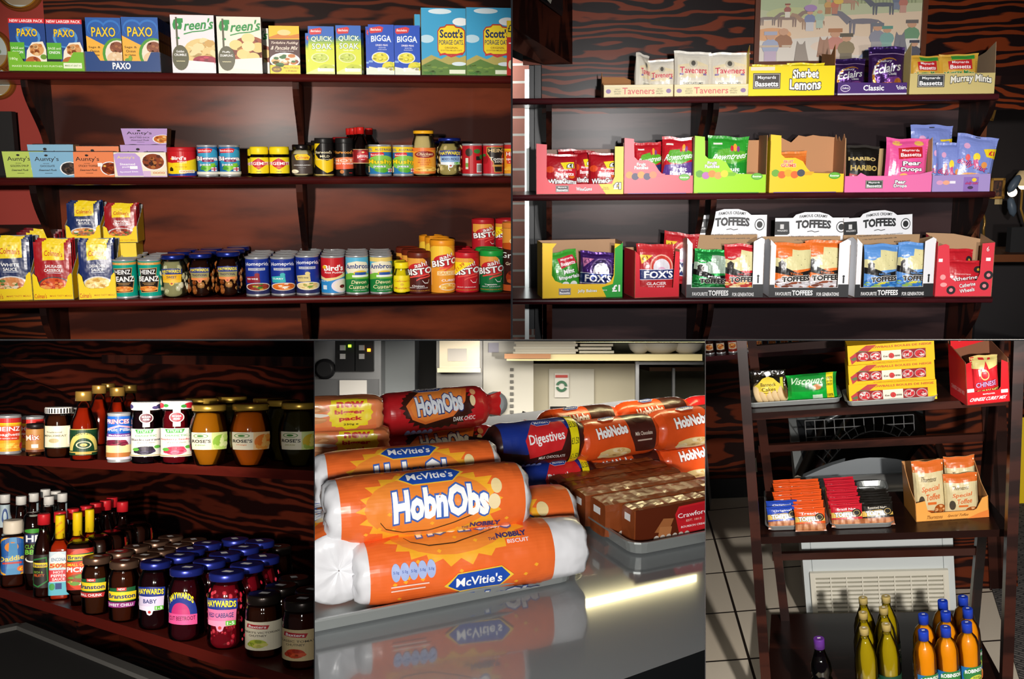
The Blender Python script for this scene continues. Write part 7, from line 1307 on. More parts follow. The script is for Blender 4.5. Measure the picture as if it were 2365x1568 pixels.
o = kth('wall_oven', [('body', [(700, 700, 880, 1150, 0, .5, ST_)]), ('door', [(720, 876, 874, 1100, -.02, .018, ('#77787a', 'brushed'))]), ('control_panel', [(774, 770, 819, 857, -.02, .018, ('#141416', 'gloss')), (821, 770, 863, 857, -.02, .018, ('#141416', 'gloss'))]), ('button', [(785, 797, 797, 809, -.03, .009, ('#b8b8b8', 'gloss'))]), ('button', [(785, 817, 797, 829, -.03, .009, ('#b8b8b8', 'gloss'))]), ('button', [(829, 797, 841, 809, -.03, .009, ('#b8b8b8', 'gloss'))]), ('button', [(829, 817, 841, 829, -.03, .009, ('#b8b8b8', 'gloss'))]), ('indicator', [(804, 796, 810, 802, -.03, .009, ('#9cf02c', 'emit'))]), ('indicator', [(848, 805, 855, 812, -.03, .009, ('#ff8c1c', 'emit'))]), ('paper_note', [(784, 878, 847, 1000, -.026, .003, ('#d8d4ce', 'card'))])], 'stainless steel wall oven with two black control panels and small lights', 'oven')
kn('knob', 752, 852, -.001, .03, '#1c1c1e')(o)
kth('grey_cabinet', [('body', [(879, 700, 958, 1200, .1, .4, ('#8f9496', 'gloss'))]), ('gap_shade', [(958, 700, 1008, 1200, .25, .3, ('#3a3836', 'matte'))])], 'plain grey cabinet side between the ovens', 'cabinet')  # dark strip stands in for the shaded gap between the units
o = kth('steamer_oven', [('body', [(1008, 700, 1114, 1200, .0, .5, ('#6c6a66', 'brushed'))]), ('fascia', [(1015, 770, 1108, 850, -.02, .018, ('#b8ac94', 'brushed'))]), ('sticker', [(1034, 805, 1078, 834, -.024, .003, ('#e8e0d4', 'card'))]), ('handle', [(1010, 850, 1110, 860, -.045, .03, ('#c8bc9c', 'brushed'))])], 'stainless oven with a cream fascia and a small white sticker', 'oven')
o = kth('cream_control_unit', [('body', [(1116, 700, 1232, 1200, .05, .4, ('#c8c4b8', 'gloss'))]), ('vent_slots', [(1178, 850+i*14, 1186, 857+i*14, .045, .004, ('#6c6a64', 'matte')) for i in range(14)]), ('notice', [(1128, 792, 1152, 814, .045, .004, ('#9c98a4', 'card'))])], 'cream control unit with a big grey knob and vent slots', 'appliance')
kn('knob', 1144, 932, .049, .036, '#5c6064')(o)
kth('cream_cabinet', [('body', [(1232, 840, 1466, 1200, .15, .5, ('#c4bca4', 'gloss'))]), ('access_panel', [(1268, 852, 1372, 960, .14, .009, ('#d4d0c2', 'card'))]), ('warning_label', [(1281, 862, 1314, 918, .132, .007, ('#e4e0d8', 'card')), (1283, 866, 1311, 872, .128, .003, ('#c83c30', 'card'))]), ('vent', [(1271, 939, 1308, 957, .128, .011, ('#181818', 'matte'))]), ('vent', [(1320, 939, 1359, 957, .128, .011, ('#181818', 'matte'))])], 'cream cabinet with a warning label and two black vents', 'cabinet')
mb = MB(); c_ = K(1297, 892, .126); [mb.poly([(c_.x+.017*s_*math.cos(a_), .126, c_.z+.017*math.sin(a_)*s_) for s_, a_ in ((1, t0), (1, t0+.22), (.55, t0+.22), (.55, t0))], ('#2c6c48', 'card')) for t0 in [i*.22 for i in range(28) if i not in (13, 14, 27)]]; ch = mb.build('green_ring', CUR[1][-1])
kth('kitchen_shelf', [('board', [(1170, 818, 1622, 833, -.1, .4, ('#e0d098', 'gloss'))]), ('edging', [(1165, 817, 1272, 828, -.112, .01, ('#a8703c', 'card'))]), ('leg', [(1468, 835, 1476, 945, .0, .02, ST_)]), ('leg', [(1553, 850, 1559, 945, .2, .02, ST_)]), ('rail', [(1476, 836, 1625, 842, .0, .02, ST_)])], 'pale yellow kitchen shelf on steel legs above the biscuits', 'shelf')
for k, (x0_, x1_, y0_, c_) in enumerate(((1185, 1330, 812, '#ece6d4'), (1190, 1335, 806, '#e4dcc8'), (1186, 1328, 800, '#f0ead8'), (1192, 1334, 794, '#e8e0cc'), (1188, 1330, 788, '#ece4d0'), (1338, 1418, 810, '#e4dcc4'), (1336, 1412, 802, '#ece4d0'), (1340, 1416, 794, '#e8dcc4'))):
    kth('flat_box', [('carton', [(x0_, y0_, x1_, y0_+5.7, 0, .2, (c_, 'card'))])], 'flat white carton, '+['lowest', 'second from the bottom', 'middle', 'second from the top', 'topmost', 'lowest', 'middle', 'topmost'][k]+' of the '+('left' if k < 5 else 'right')+' pile on the kitchen shelf', 'carton'); CUR[1][-1]['group'] = 'flat cartons on the kitchen shelf'
for px, r in ((1480, .035), (1530, .06), (1590, .05)):
    mb = MB(); mb.lathe([(r*.4, 0), (r*.8, .012), (r, .03), (r*.96, .032), (r*.3, .006)], 20, m=('#e8e0d0', 'gloss')); p = K(px, 818, .05); tag(place(mb.build('dish'), (p.x, .08, p.z+.001)), {1480: 'small white dish on the kitchen shelf, nearest the cartons', 1530: 'wide white dish in the middle of the kitchen shelf', 1590: 'white dish at the right end of the kitchen shelf'}[px], 'dish')
kth('lower_shelf', [('board', [(1500, 848, 1625, 857, .3, .3, ('#8c5c3c', 'card'))])], 'brown lower shelf board in the kitchen at the right border', 'shelf')
mb = MB(); mb.tube([K(1205, 955, .0)+Vector((0, 0, 0)), K(1220, 960, .0), K(1236, 962, -.02), K(1262, 972, .02)], .008, ('#141414', 'gloss')); tag(place(mb.build('power_cable'), (0, 0, 0)), 'black power plug and cable in front of the cream cabinet', 'cable')
mb = MB(); kbox(mb, 600, 740, 1700, 1250, .7, .05, ('#a8a48c', 'matte')); struct(place(mb.build('wall_kitchen'), (0, 0, 0)))
mb = MB(); kbox(mb, 1476, 950, 1700, 1250, .4, .1, ('#34404c', 'gloss')); tag(place(mb.build('worktop_front'), (0, 0, 0)), 'dark worktop behind the biscuit rolls at the right', 'worktop')
lamp('kitchen_ceiling_light', (.05, 2.45, -.003), 24, (1, .94, .84), kind='AREA', sx=.9, sy=.5)
# reflected strip light set flush in the dividing board: found by mirroring the view at the counter
B = B4; nrm = (B.L.to_3x3() @ Vector((0, 0, 1))).normalized()
def mirror(px, py):
    p = B.L @ B.z(px, py, 0); d = p.normalized(); r = d-2*d.dot(nrm)*nrm; t = (-.0035-p.z)/r.z; return p+r*t
TUBE = [mirror(*q) for q in ((1312, 1415), (1348, 1384), (1629, 1322), (1629, 1338))]
mb = MB(); mb.poly([tuple(p) for p in TUBE][::-1], ('#fff0b4', 'tube')); CUR[0] = None; o = place(mb.build('strip_light'), (0, 0, 0)); tag(o, 'flat strip light in the ceiling board, mirrored as a yellow streak in the counter', 'light'); CUR[0] = b4
clip_bay(CUR[1], px0=727, px1=1628, py0=787)

# ================= bay five: dark wooden display rack (lower right)
b5 = Bay(348, -14, -7.2, (2020, 1232), 2.8); bay(b5); B = b5
DR = B.z(2030, 1137, 0).y; Z1 = B.y(2020, 937, 0).z; Z3 = B.y(2030, 1415, DR).z; ZF = Z3-.13; Y3 = -.14; R5 = ('#2c1710', 'gloss')
W_R = wood('espresso_rack_wood', '#22100c', '#3a1c14', 2, 2, .35, .3, .8, (1, 5, 5), .4, bands=5)
root = bpy.data.objects.new('display_rack', None); COL.objects.link(root); root.empty_display_size = .1
for s_, (fx0, fx1, bx0, bx1) in ((-1, (1711, 1772, 1733, 1813)), (1, (2352, 2322, 2308, 2249))):
    for (x0_, x1_, ya_, yb_, yp0, yp1) in ((fx0, fx1, .01, Y3+.01, 760, 1610), (bx0, bx1, DR-.03, DR-.03, 760, 1425)):
        a_ = B.y(x0_, yp0, ya_); c_ = B.y(x1_, yp1, yb_); dz = (ZF-c_.z)/(c_.z-a_.z); c_ = c_+(c_-a_)*dz
        mb = MB(); w_ = .013; V = [(p.x+i*w_, p.y+j*.016, p.z) for p in (c_, a_) for i, j in ((-1, -1), (1, -1), (1, 1), (-1, 1))]
        mb.faces(V, [(3, 2, 1, 0), (4, 5, 6, 7), (0, 1, 5, 4), (1, 2, 6, 5), (2, 3, 7, 6), (3, 0, 4, 7)], W_R); mb.build('leg', root)
for zz, ya_, l, r, py in ((Z1, .0, 1722, 2346, 937), (0, -.0, 1736, 2340, 1232), (Z3, Y3, 1768, 2330, 1560)):
    a_, c_ = B.y(l, py, ya_).x, B.y(r, py, ya_).x; mb = MB(); ins = .02; V = [(x, y, z_) for z_ in (zz-.02, zz) for x, y in ((a_, ya_), (c_, ya_), (c_-ins, DR), (a_+ins, DR))]
    mb.faces(V, [(3, 2, 1, 0), (4, 5, 6, 7), (0, 1, 5, 4), (1, 2, 6, 5), (2, 3, 7, 6), (3, 0, 4, 7)], W_R); mb.build('shelf_board', root)
for l, r, t_, b_ in ((1742, 2302, 778, 792), (1752, 2290, 1011, 1032), (1784, 2262, 1268, 1287)):
    a_, c_ = B.y(l, b_, DR-.03), B.y(r, t_, DR-.03); zc = B.y((l+r)/2, (t_+b_)/2, DR-.03).z; hh = .011; mb = MB(); mb.box((a_.x, DR-.04, zc-hh), (c_.x, DR-.022, zc+hh), W_R); mb.build('rail', root)
place(root, (0, 0, 0)); tag(root, 'dark wooden ladder style display rack with three shelves', 'display rack')
# room behind
YW = B.z(1640, 1150, ZF).y
mb = MB(); x0_ = B.y(1560, 1000, YW).x-.2; xm_ = B.y(1990, 900, YW).x
mb.box((x0_, YW, ZF+.09), (xm_+.75, YW+.02, 1.0), wood('wall_grain_right', '#1c0a07', '#5c2410', 1.4, 2.4, .45, .42, .66, (1, 1, 4), .1, bands=16, wob=1.6)); struct(place(mb.build('wall_back'), (0, 0, 0)))
mb = MB(); mb.box((x0_, YW-.01, ZF), (xm_+.75, YW+.02, ZF+.09), ('#141414', 'gloss')); struct(place(mb.build('baseboard_back'), (0, 0, 0)))
def tiles():
    m = bpy.data.materials.new('cream_floor_tiles'); m.use_nodes = True; nt = m.node_tree; n = nt.nodes; P = n['Principled BSDF'].inputs
    t = n.new('ShaderNodeTexBrick'); t.offset = 0; t.inputs['Scale'].default_value = 1; t.inputs['Color1'].default_value = lin('#ded2be'); t.inputs['Color2'].default_value = lin('#d8cab4'); t.inputs['Mortar'].default_value = lin('#241e1a')
    t.inputs['Brick Width'].default_value = .33; t.inputs['Row Height'].default_value = .33; t.inputs['Mortar Size'].default_value = .0045
    tc = n.new('ShaderNodeTexCoord'); mp = n.new('ShaderNodeMapping'); mp.inputs['Rotation'].default_value = (0, 0, math.radians(-8)); nt.links.new(tc.outputs['Object'], mp.inputs[0]); nt.links.new(mp.outputs[0], t.inputs[0]); nt.links.new(t.outputs[0], P['Base Color']); P['Roughness'].default_value = .35; return m
def carpet():
    m = bpy.data.materials.new('grey_mat'); m.use_nodes = True; nt = m.node_tree; n = nt.nodes; P = n['Principled BSDF'].inputs
    t = n.new('ShaderNodeTexBrick'); t.offset = .5; t.inputs['Scale'].default_value = 1; t.inputs['Color1'].default_value = lin('#77716c'); t.inputs['Color2'].default_value = lin('#5a5551'); t.inputs['Mortar'].default_value = lin('#2c2a2a')
    t.inputs['Brick Width'].default_value = .05; t.inputs['Row Height'].default_value = .012; t.inputs['Mortar Size'].default_value = .0028
    tc = n.new('ShaderNodeTexCoord'); mp = n.new('ShaderNodeMapping'); mp.inputs['Rotation'].default_value = (0, 0, math.radians(40)); nt.links.new(tc.outputs['Object'], mp.inputs[0]); nt.links.new(mp.outputs[0], t.inputs[0]); nt.links.new(t.outputs[0], P['Base Color']); P['Roughness'].default_value = .95; return m
mb = MB(); mb.box((x0_-.6, -.7, ZF-.02), (xm_+1.6, YW+.8, ZF), tiles()); struct(place(mb.build('floor'), (0, 0, 0)))
c4 = [B.z(px_, py_, ZF+.006) for px_, py_ in ((2285, 1120), (2450, 1120), (2450, 1640), (2362, 1590), (2282, 1330))]
mb = MB(); mb.poly([tuple(p) for p in c4][::-1], carpet()); mb.poly([tuple(p-Vector((0, 0, .0055))) for p in c4], ('#2c2a2a', 'matte')); [mb.poly([tuple(c4[i]), tuple(c4[(i+1) % 5]), tuple(c4[(i+1) % 5]-Vector((0, 0, .0055))), tuple(c4[i]-Vector((0, 0, .0055)))], ('#3a3a3c', 'matte')) for i in range(5)]
tag(place(mb.build('floor_mat'), (0, 0, 0)), 'grey ribbed floor mat with a dark edge, right of the display rack', 'mat')
mb = MB(); a_, c_ = B.y(2150, 1200, .75), B.y(2345, 1200, .75); mb.box((a_.x, .75, ZF), (c_.x, .8, Z1+.3), W_GR); struct(place(mb.build('wall_right'), (0, 0, 0)))
mb = MB(); mb.box((a_.x+.2, .735, ZF), (a_.x+.245, .749, Z1+.3), W_R); mb.box((c_.x-.09, .735, ZF), (c_.x-.05, .749, Z1+.3), W_R); struct(place(mb.build('trim_7'), (0, 0, 0)))
mb = MB(); p = B.z(2348, 1166, ZF); s_ = B.y(2372, 970, p.y); mb.slab([(0, 0), (.2, 0), (.2, s_.z-ZF), (.03, s_.z-ZF)], lambda u, v, e: (p.x+u, p.y+.1*v+e, ZF+v), .012, ('#f0cc14', 'gloss'), ('#d8b410', 'gloss')); o = mb.build('floor_sign'); place(o, (0, 0, 0)); tag(o, 'yellow wet floor sign edge at the right border', 'sign')
mb = MB(); a_ = B.y(1732, 1058, YW-.004); k_ = F/(B.L @ a_).y; mb.box((a_.x, YW-.006, a_.z-34/k_), (a_.x+14/k_, YW-.0004, a_.z), ('#d8d0b8', 'gloss')); [mb.box((a_.x+3/k_, YW-.0075, a_.z-q_/k_), (a_.x+11/k_, YW-.006, a_.z-(q_-8)/k_), ('#b8b09c', 'gloss')) for q_ in (14, 28)]; tag(place(mb.build('power_socket'), (0, 0, 0)), 'cream power socket on the grain wall behind the left leg of the rack', 'socket')
mb = MB(); a_ = B.z(1600, 1180, ZF); mb.box((a_.x-.2, a_.y, ZF), (B.z(1640, 1180, ZF).x, a_.y+.3, ZF+.35), ('#c8c8c8', 'gloss'), {'front': ('#202020', 'gloss')}); tag(place(mb.build('floor_cabinet'), (0, 0, 0)), 'pale cabinet edge at the left border beyond the tiles', 'cabinet')
# jar shelf on the far wall
zs = B.y(1790, 812, YW-.18).z; mb = MB(); mb.box((x0_, YW-.18, zs-.02), (B.y(1960, 800, YW-.18).x, YW-.0004, zs), W_S2); tag(place(mb.build('shelf_board'), (0, 0, 0)), 'far wall shelf edge behind the upper left of the rack', 'shelf')
for k, (px_, c_, l_) in enumerate(((1638, '#2c1008', 'dark onion jar at the left border'), (1664, '#2c1008', 'second dark onion jar'), (1692, '#8c2c20', 'red food tin left of the rack leg'), (1728, '#6a5c54', 'dull tin between the two left rack legs'), (1752, '#3c4c74', 'blue grey tin'), (1784, '#3c6a9c', 'blue tin with a meal picture'), (1812, '#2c6c3c', 'green topped tin'), (1838, '#2c6c3c', 'second green topped tin'), (1862, '#c8b42c', 'small yellow tin'), (1886, '#8c2c14', 'brown red tub'), (1916, '#d8842c', 'orange tub'), (1944, '#b81c20', 'red tub at the right end'))):
    p = B.y(px_, 800, YW-.13); w_ = .041
    o = tin('food_tin', w_, .07, A().R(20, 30, 80, 80, '#d8c8b0').food(50, 55, 24, 20, ['#c86c2c', '#e8b060', '#8a3c18'], 10, k), c_); put(o, p.x, YW-.13, zs, l_+' on the far wall shelf behind the rack', 'tin', 'goods on the far wall shelf')
# chest freezer
root = bpy.data.objects.new('chest_freezer', None); COL.objects.link(root); yf = DR+.16; X0 = B.y(1858, 1350, yf).x; X1 = B.y(2206, 1350, yf).x; zt = B.y(1900, 1112, yf).z; wf = X1-X0; WH = ('#c9cfce', 'gloss')
mb = MB(); mb.box((X0, yf, ZF+.02), (X1, yf+.75, zt), WH); [mb.box((x, yf-.0006, ZF+.02), (x+.0014, yf, zt), ('#5c6464', 'matte')) for x in (X0+.06*wf, X1-.07*wf)]; mb.build('body', root)
gx0, gx1 = B.y(1884, 1370, yf).x, B.y(2180, 1370, yf).x; gz1 = B.y(2030, 1325, yf).z; gz0 = gz1-.2; mb = MB(); GW = ('#ded9c8', 'gloss')
mb.box((gx0, yf-.004, gz0), (gx1, yf-.0007, gz1), ('#8c8a7c', 'matte')); n_ = 14
for i in range(n_+1): z_ = gz0+(gz1-gz0)*i/n_; mb.box((gx0, yf-.012, z_-.0042), (gx1, yf-.0041, z_+.0042), GW)
for i in range(9): x = gx0+(gx1-gx0)*i/8; mb.box((x-.002, yf-.014, gz0), (x+.002, yf-.0041, gz1), GW)
for a_, c_ in (((gx0-.014, gz0), (gx0, gz1)), ((gx1, gz0), (gx1+.014, gz1)), ((gx0-.014, gz1), (gx1+.014, gz1+.014))): mb.box((a_[0], yf-.016, a_[1]), (c_[0], yf-.0007, c_[1]), GW)
mb.build('vent_grille', root)
mb = MB(); mb.tube([(X0+.005, yf-.015, zt-.005+.0), (X1-.005, yf-.015, zt-.005)], .026, ('#b8b8b4', 'brushed'), 16); mb.build('handle_bar', root)
q0, q1 = B.y(1905, 975, yf+.6), B.y(2150, 970, yf+.6)
def arc(y0, dz, n=12, x0=None, x1=None): x0 = X0 if x0 is None else x0; x1 = X1 if x1 is None else x1; return [(x0+(x1-x0)*i/n, y0, zt+dz+.065*math.sin(math.pi*i/n)) for i in range(n+1)]
mb = MB(); a1_ = arc(yf+.02, .0); V = [(x, y, zt) for x, y, z_ in a1_]+a1_+[(x, y+.03, zt) for x, y, z_ in a1_]+[(x, y+.03, z_) for x, y, z_ in a1_]; n = 13
mb.faces(V, [(i, i+1, n+i+1, n+i) for i in range(12)]+[(n+i, n+i+1, 3*n+i+1, 3*n+i) for i in range(12)], ('#787d80', 'gloss')); mb.build('front_arch', root)
mb = MB(); a2_ = arc(yf+.6, q0.z-zt, 12, q0.x, q1.x); mb.faces(a1_+a2_, [(i, i+1, n+i+1, n+i) for i in range(12)], ('#d0d4d4', 'clear'), True); mb.build('curved_glass', root)
mb = MB(); mb.tube(a2_, .012, ('#8c8f90', 'brushed')); mb.build('glass_frame', root)
for x, x2_ in ((X0+.006, q0.x), (X1-.006, q1.x)): mb = MB(); mb.tube([(x, yf+.02, zt+.004), (x2_, yf+.6, q0.z)], .014, ('#8a8070', 'gloss')); mb.build('side_rail', root)
mb = MB(); mb.box((X0+.03, yf+.06, zt), (X1-.03, yf+.7, zt+.004), ('#2c3034', 'matte'))
for i in range(12): x = X0+.05+(wf-.1)*i/11; mb.tube([(x, yf+.35, zt+.01), (x, yf+.35, zt+.1)], .0018, ('#a0a0a0', 'metal'), 5)
for i in range(4): mb.tube([(X0+.05, yf+.35, zt+.01+i*.03), (X1-.05, yf+.35, zt+.01+i*.03)], .0022, ('#a0a0a0', 'metal'), 5)
mb.build('wire_basket', root); place(root, (0, 0, 0)); tag(root, 'white chest freezer with a curved glass lid and louvred grille behind the rack', 'freezer')
# ---- goods on the rack
def pan5(l, r, bt, bk, zz, label, h=.016):
    a_, c_ = B.z(l, bt, zz), B.z(r, bt, zz); y0 = (a_.y+c_.y)/2; y1 = B.z((l+r)/2, bk, zz).y; return pan('steel_tray', a_.x, y0, c_.x, y1, h, label), y0
def on(o, zz, label): place(o, (0, 0, zz+.0005)); return o
def pn(*a): o, y0 = pan5(*a); o.matrix_world = B.M @ Matrix.Translation((0, 0, a[4]+.0006)); return y0
yA = pn(1728, 1946, 938, 908, Z1, 'shallow steel tray under the griddle cakes and green biscuits, top left of the rack'); yB = pn(1954, 2170, 935, 905, Z1, 'shallow steel tray under the snowball boxes, top middle of the rack')
yC = pn(1771, 1914, 1226, 1140, 0, 'steel tray under the blue and orange toffee slabs, middle shelf'); yD = pn(1920, 2066, 1222, 1138, 0, 'steel tray under the red and black toffee slabs, middle shelf')
pn(1985, 2052, 1142, 1122, 0, 'small steel tray edge showing behind the black toffee slabs')
z = Z1
def fz(l, r, t_, y0, zz):
    p = B.y(l, t_+20, y0); q_ = B.y(r, t_+20, y0); return (p.x+q_.x)/2, q_.x-p.x, B.y((l+r)/2, t_, y0).z-zz
x, w_, h = fz(1731, 1817, 862, yA+.02, z)
root = bpy.data.objects.new('griddle_cake_pack', None); COL.objects.link(root); rnd = random.Random(2)
for k in range(5):
    mb = MB(); mb.lathe([(.026, 0), (.028, .004), (.028, .012), (.026, .016)], 18, m=('#dcc090', 'matte')); mb.lathe([(.022, .0161), (.02, .0166)], 16, m=('#8c5a24', 'matte')); o = mb.build('cake', root); o.rotation_euler = (math.radians(14), math.radians(78), 0); o.location = (-.034+k*.0155, .02, .028)
o = bag('wrapper', w_, h, .055, A().P([(20, 36), (34, 22), (50, 16), (66, 22), (80, 36), (92, 44), (90, 72), (10, 74), (8, 46)], '#e8d048').T('Bannock', 50, 38, 44, 10, '#5c3c10').T('Cakes', 50, 52, 40, 11, '#5c3c10').R(26, 62, 76, 64, '#8c6c20').P([(40, 6), (54, 2), (60, 14), (46, 18)], '#f4f4f4').R(84, 20, 92, 90, '#c8cc3c'), '#f4f0e8', 'wrap', 4, .16, .04); 
for m_i, s_ in enumerate(o.data.materials):
    if m_i and 'wrap' in s_.name: o.data.materials[m_i] = mat('#'+s_.name.split('_')[1], 'gloss')
o.parent = root; o.location = (0, .02, 0); put(root, x, yA+.02, z+.004, 'clear plastic pack of griddle cakes with a yellow label and price sticker', 'cake pack')
x, w_, h = fz(1816, 1936, 871, yA+.02, z)
a = A('#10a838').P([(0, 10), (30, 0), (100, 0), (100, 40), (60, 60), (0, 60)], '#1c8c34').T('Viscount', 40, 20, 68, 24, '#d8ecd0', sh=.12, rot=-2).E(60, 44, 9, 11, '#c8844c').E(44, 44, 9, 9, '#2c6c3c').R(50, 74, 70, 92, '#c8e0c8').R(79, 0, 93, 100, '#e8d820').T('100%', 86, 16, 12, 9, '#2c2c10').T('EXTRA', 86, 28, 12, 7, '#2c2c10').T('FREE', 86, 39, 12, 8, '#2c2c10').T('100%', 86, 80, 12, 12, '#2c2c10').T('EXTRA', 86, 94, 12, 7, '#2c2c10')
put(bag('biscuit_pack', w_, h, .05, a, '#10a838', 'foil', 3, .03, .03), x, yA+.045, z+.004, 'bright green chocolate biscuit pack with a yellow extra free band', 'biscuit pack')
def a_snow():
    a = A('#f0bc10').P([(2, 60), (22, 4), (34, 4), (4, 98)], '#b83c40').P([(8, 40), (14, 30), (24, 34), (16, 48)], '#5c7048').P([(3, 70), (8, 60), (14, 66), (6, 80)], '#5c7048').T('SNOWBALLS BOULES DE NEIGE', 60, 15, 74, 11, '#b8542c', b=.03).R(10, 36, 90, 84, '#8c1c20').R(39, 36, 62, 84, '#ece4d0')
    for x0_, sd in ((12, 1), (26, 2), (63, 3), (77, 4)): a.E(x0_+6, 60, 6.4, 22, '#b8a8a4').food(x0_+6, 60, 5.6, 18, ['#c82c34', '#d8c8c4', '#a01c24', '#e8dcd8'], 16, sd, sz=.24)
    return a.T('Est', 44, 64, 5, 9, '#6a5c50').T('1890', 57, 64, 7, 9, '#6a5c50').food(50.5, 62, 3, 14, ['#c83838', '#d84c48'], 8, 3).T('BOULES DE NEIGE A LA NOIX DE COCO', 54, 92, 50, 5, '#c87c20')
for k, (l, r, t_, bt, dx) in enumerate(((1960, 2163, 871, 918, 0), (1958, 2158, 818, 868, 0), (1956, 2157, 766, 815, 0))):
    x, w_, h = fz(l, r, t_+4, yB+.015, z); h = .052; put(carton('snowball_box', w_, .09, h, a_snow(), '#e0a810', '#e8b418'), x, yB+.015, z+.0045+k*(h+.0006), 'yellow coconut snowball box with a tartan corner, '+['bottom', 'middle', 'top'][k]+' one of the stack', 'box', 'stacked snowball boxes', [0, .8, -.6][k])
a = A().T('CHINESE CURRY MIX', 50, 88, 84, 8, '#fff', b=.02, sh=.06).T('MAYFLOWER', 52, 77, 28, 3, '#fff').R(2, 62, 18, 70, '#e8e4e0').R(80, 70, 96, 78, '#e8e4e0')
p = B.z(2288, 932, z); x0b, x1b = B.z(2236, 934, z).x, B.z(2330, 930, z).x; w_ = x1b-x0b; h = B.y(2288, 832, p.y).z-z
w_ *= 1.12; o = tray('display_tray', w_, .12, h, [(0, 0), (1, 0), (1, .9), (.84, .98), (.8, .36), (.74, .3), (.2, .3), (.16, .4), (.14, 1), (0, .96)], '#d41c24', a, inner='#7c4c30', side=[(0, 0), (1, 0), (1, 1.25), (0, 1)], backh=1.3)
mb = MB(); mb.slab([(-w_/2, h*1.1), (w_/2*.7, h*1.25), (w_/2*.9, h*1.62), (-w_/2, h*1.56)], lambda u, v, e: (u, .1+e, v), .002, ('#d41c24', 'gloss'), ('#a5703f', 'kraft')); mb.art(A().R(16, 44, 84, 86, '#ecd8d4').T('CURRY MIX', 50, 64, 60, 30, '#c8202c'), lambda u, v, e: ((u-.5)*w_*.9, .1-e, h*1.26+v*h*.3)); mb.build('header_card', o)
sl = MB(); sl.art(A('#c81c24').T('CHINESE CURRY MIX', 50, 74, 80, 10, '#e8a0a0', rot=0), lambda u, v, e: (-w_/2-e, .12-u*.12, v*h)); sl.build('side_print', o)
put(o, (x0b+x1b)/2, p.y, z, 'tall red curry mix box with a raised header, turned to show its left side', 'box', None, 9)
a = A('#c8242c').P([(0, 0), (100, 0), (100, 22), (60, 30), (52, 12), (40, 30), (0, 26)], '#d8c87c').E(42, 42, 16, 12, '#d8b878').E(42, 42, 13, 9, '#c8242c').T('CHINESE', 46, 62, 72, 11, '#e8a8d0', out='#4c2050', rot=-4).T('CURRY MIX', 52, 80, 84, 13, '#f0dc6c', out='#5c2c10', rot=-4)
o = bag('curry_mix_bag', w_*.66, h*1.02, .04, a, '#c8242c', 'foil', 5); put(o, (x0b+x1b)/2+.0, p.y+.03, z+.003, 'red and cream curry mix bag inside the tall red box', 'bag', None, 8, -4)
# toffee slabs
def slab_art(c, name, ink='#fff'): return A(c).T(name, 50, 22, 60, 11, ink if c != '#18140f' else '#e8e0d0').P([(0, 36), (60, 32), (100, 44), (100, 56), (0, 60)], '#e8c060').T('TOFFEE', 42, 46, 62, 20, '#fff', out='#1c1410', ow=.07, b=.05).E(82, 40, 15, 17, '#1c1814').E(82, 40, 11, 12, '#c8a860').E(82, 40, 9, 10, '#1c1814').R(0, 66, 100, 100, '#a8643c').R(6, 70, 20, 96, '#c8885c').R(28, 70, 42, 96, '#c8885c').R(50, 70, 64, 96, '#c8885c').R(72, 70, 88, 96, '#c8885c')
def slabs(col, name, l, r, tf, tb, yb, n, what, ink='#fff'):
    p0 = B.z((l+r)/2, yb, .004); w_ = (r-l)/(F/(B.L @ p0).y); h = .062
    zt_ = .004+h*.93; P0 = B.z((l+r)/2, tf, zt_).y; P1 = B.z((l+r)/2+3, tb, zt_).y; o = None
    for k in range(n):
        o = bag('toffee_slab_pack', w_, h, .017, slab_art(col, name, ink), col, 'foil', 3, .08, .06) if k == 0 else dup(o)
        y_ = P0+(P1-P0)*k/max(1, n-1); xx = B.z((l+r)/2, yb, 0).x+.0012*k*0
        ords = ['frontmost', 'second', 'third', 'fourth', 'fifth', 'sixth', 'seventh', 'eighth', 'rearmost']
        put(o, xx+random.Random(k).uniform(-.002, .002), y_-.012, .0045+.0012*(k % 2), (ords[k] if k < n-1 else 'rearmost')+' '+what, 'toffee pack', what.split(' in ')[0]+'s', random.Random(k+n).uniform(-5, 5), -22)
slabs('#e4581c', 'Treacle', 1790, 1856, 1148, 1110, 1185, 5, 'orange toffee slab pack in the left column, behind the blue ones')
slabs('#2448b4', 'Original', 1774, 1846, 1172, 1160, 1222, 2, 'blue original toffee slab pack in the left front of its tray')
slabs('#e4581c', 'Treacle', 1836, 1906, 1178, 1110, 1222, 9, 'orange treacle toffee slab pack in the second column')
slabs('#c81c30', 'Brazil Nut', 1920, 1992, 1168, 1105, 1216, 9, 'red brazil nut toffee slab pack in the third column')
slabs('#18140f', 'Roasted Nuts', 1992, 2064, 1164, 1134, 1214, 6, 'black nut toffee slab pack in the rightmost column')
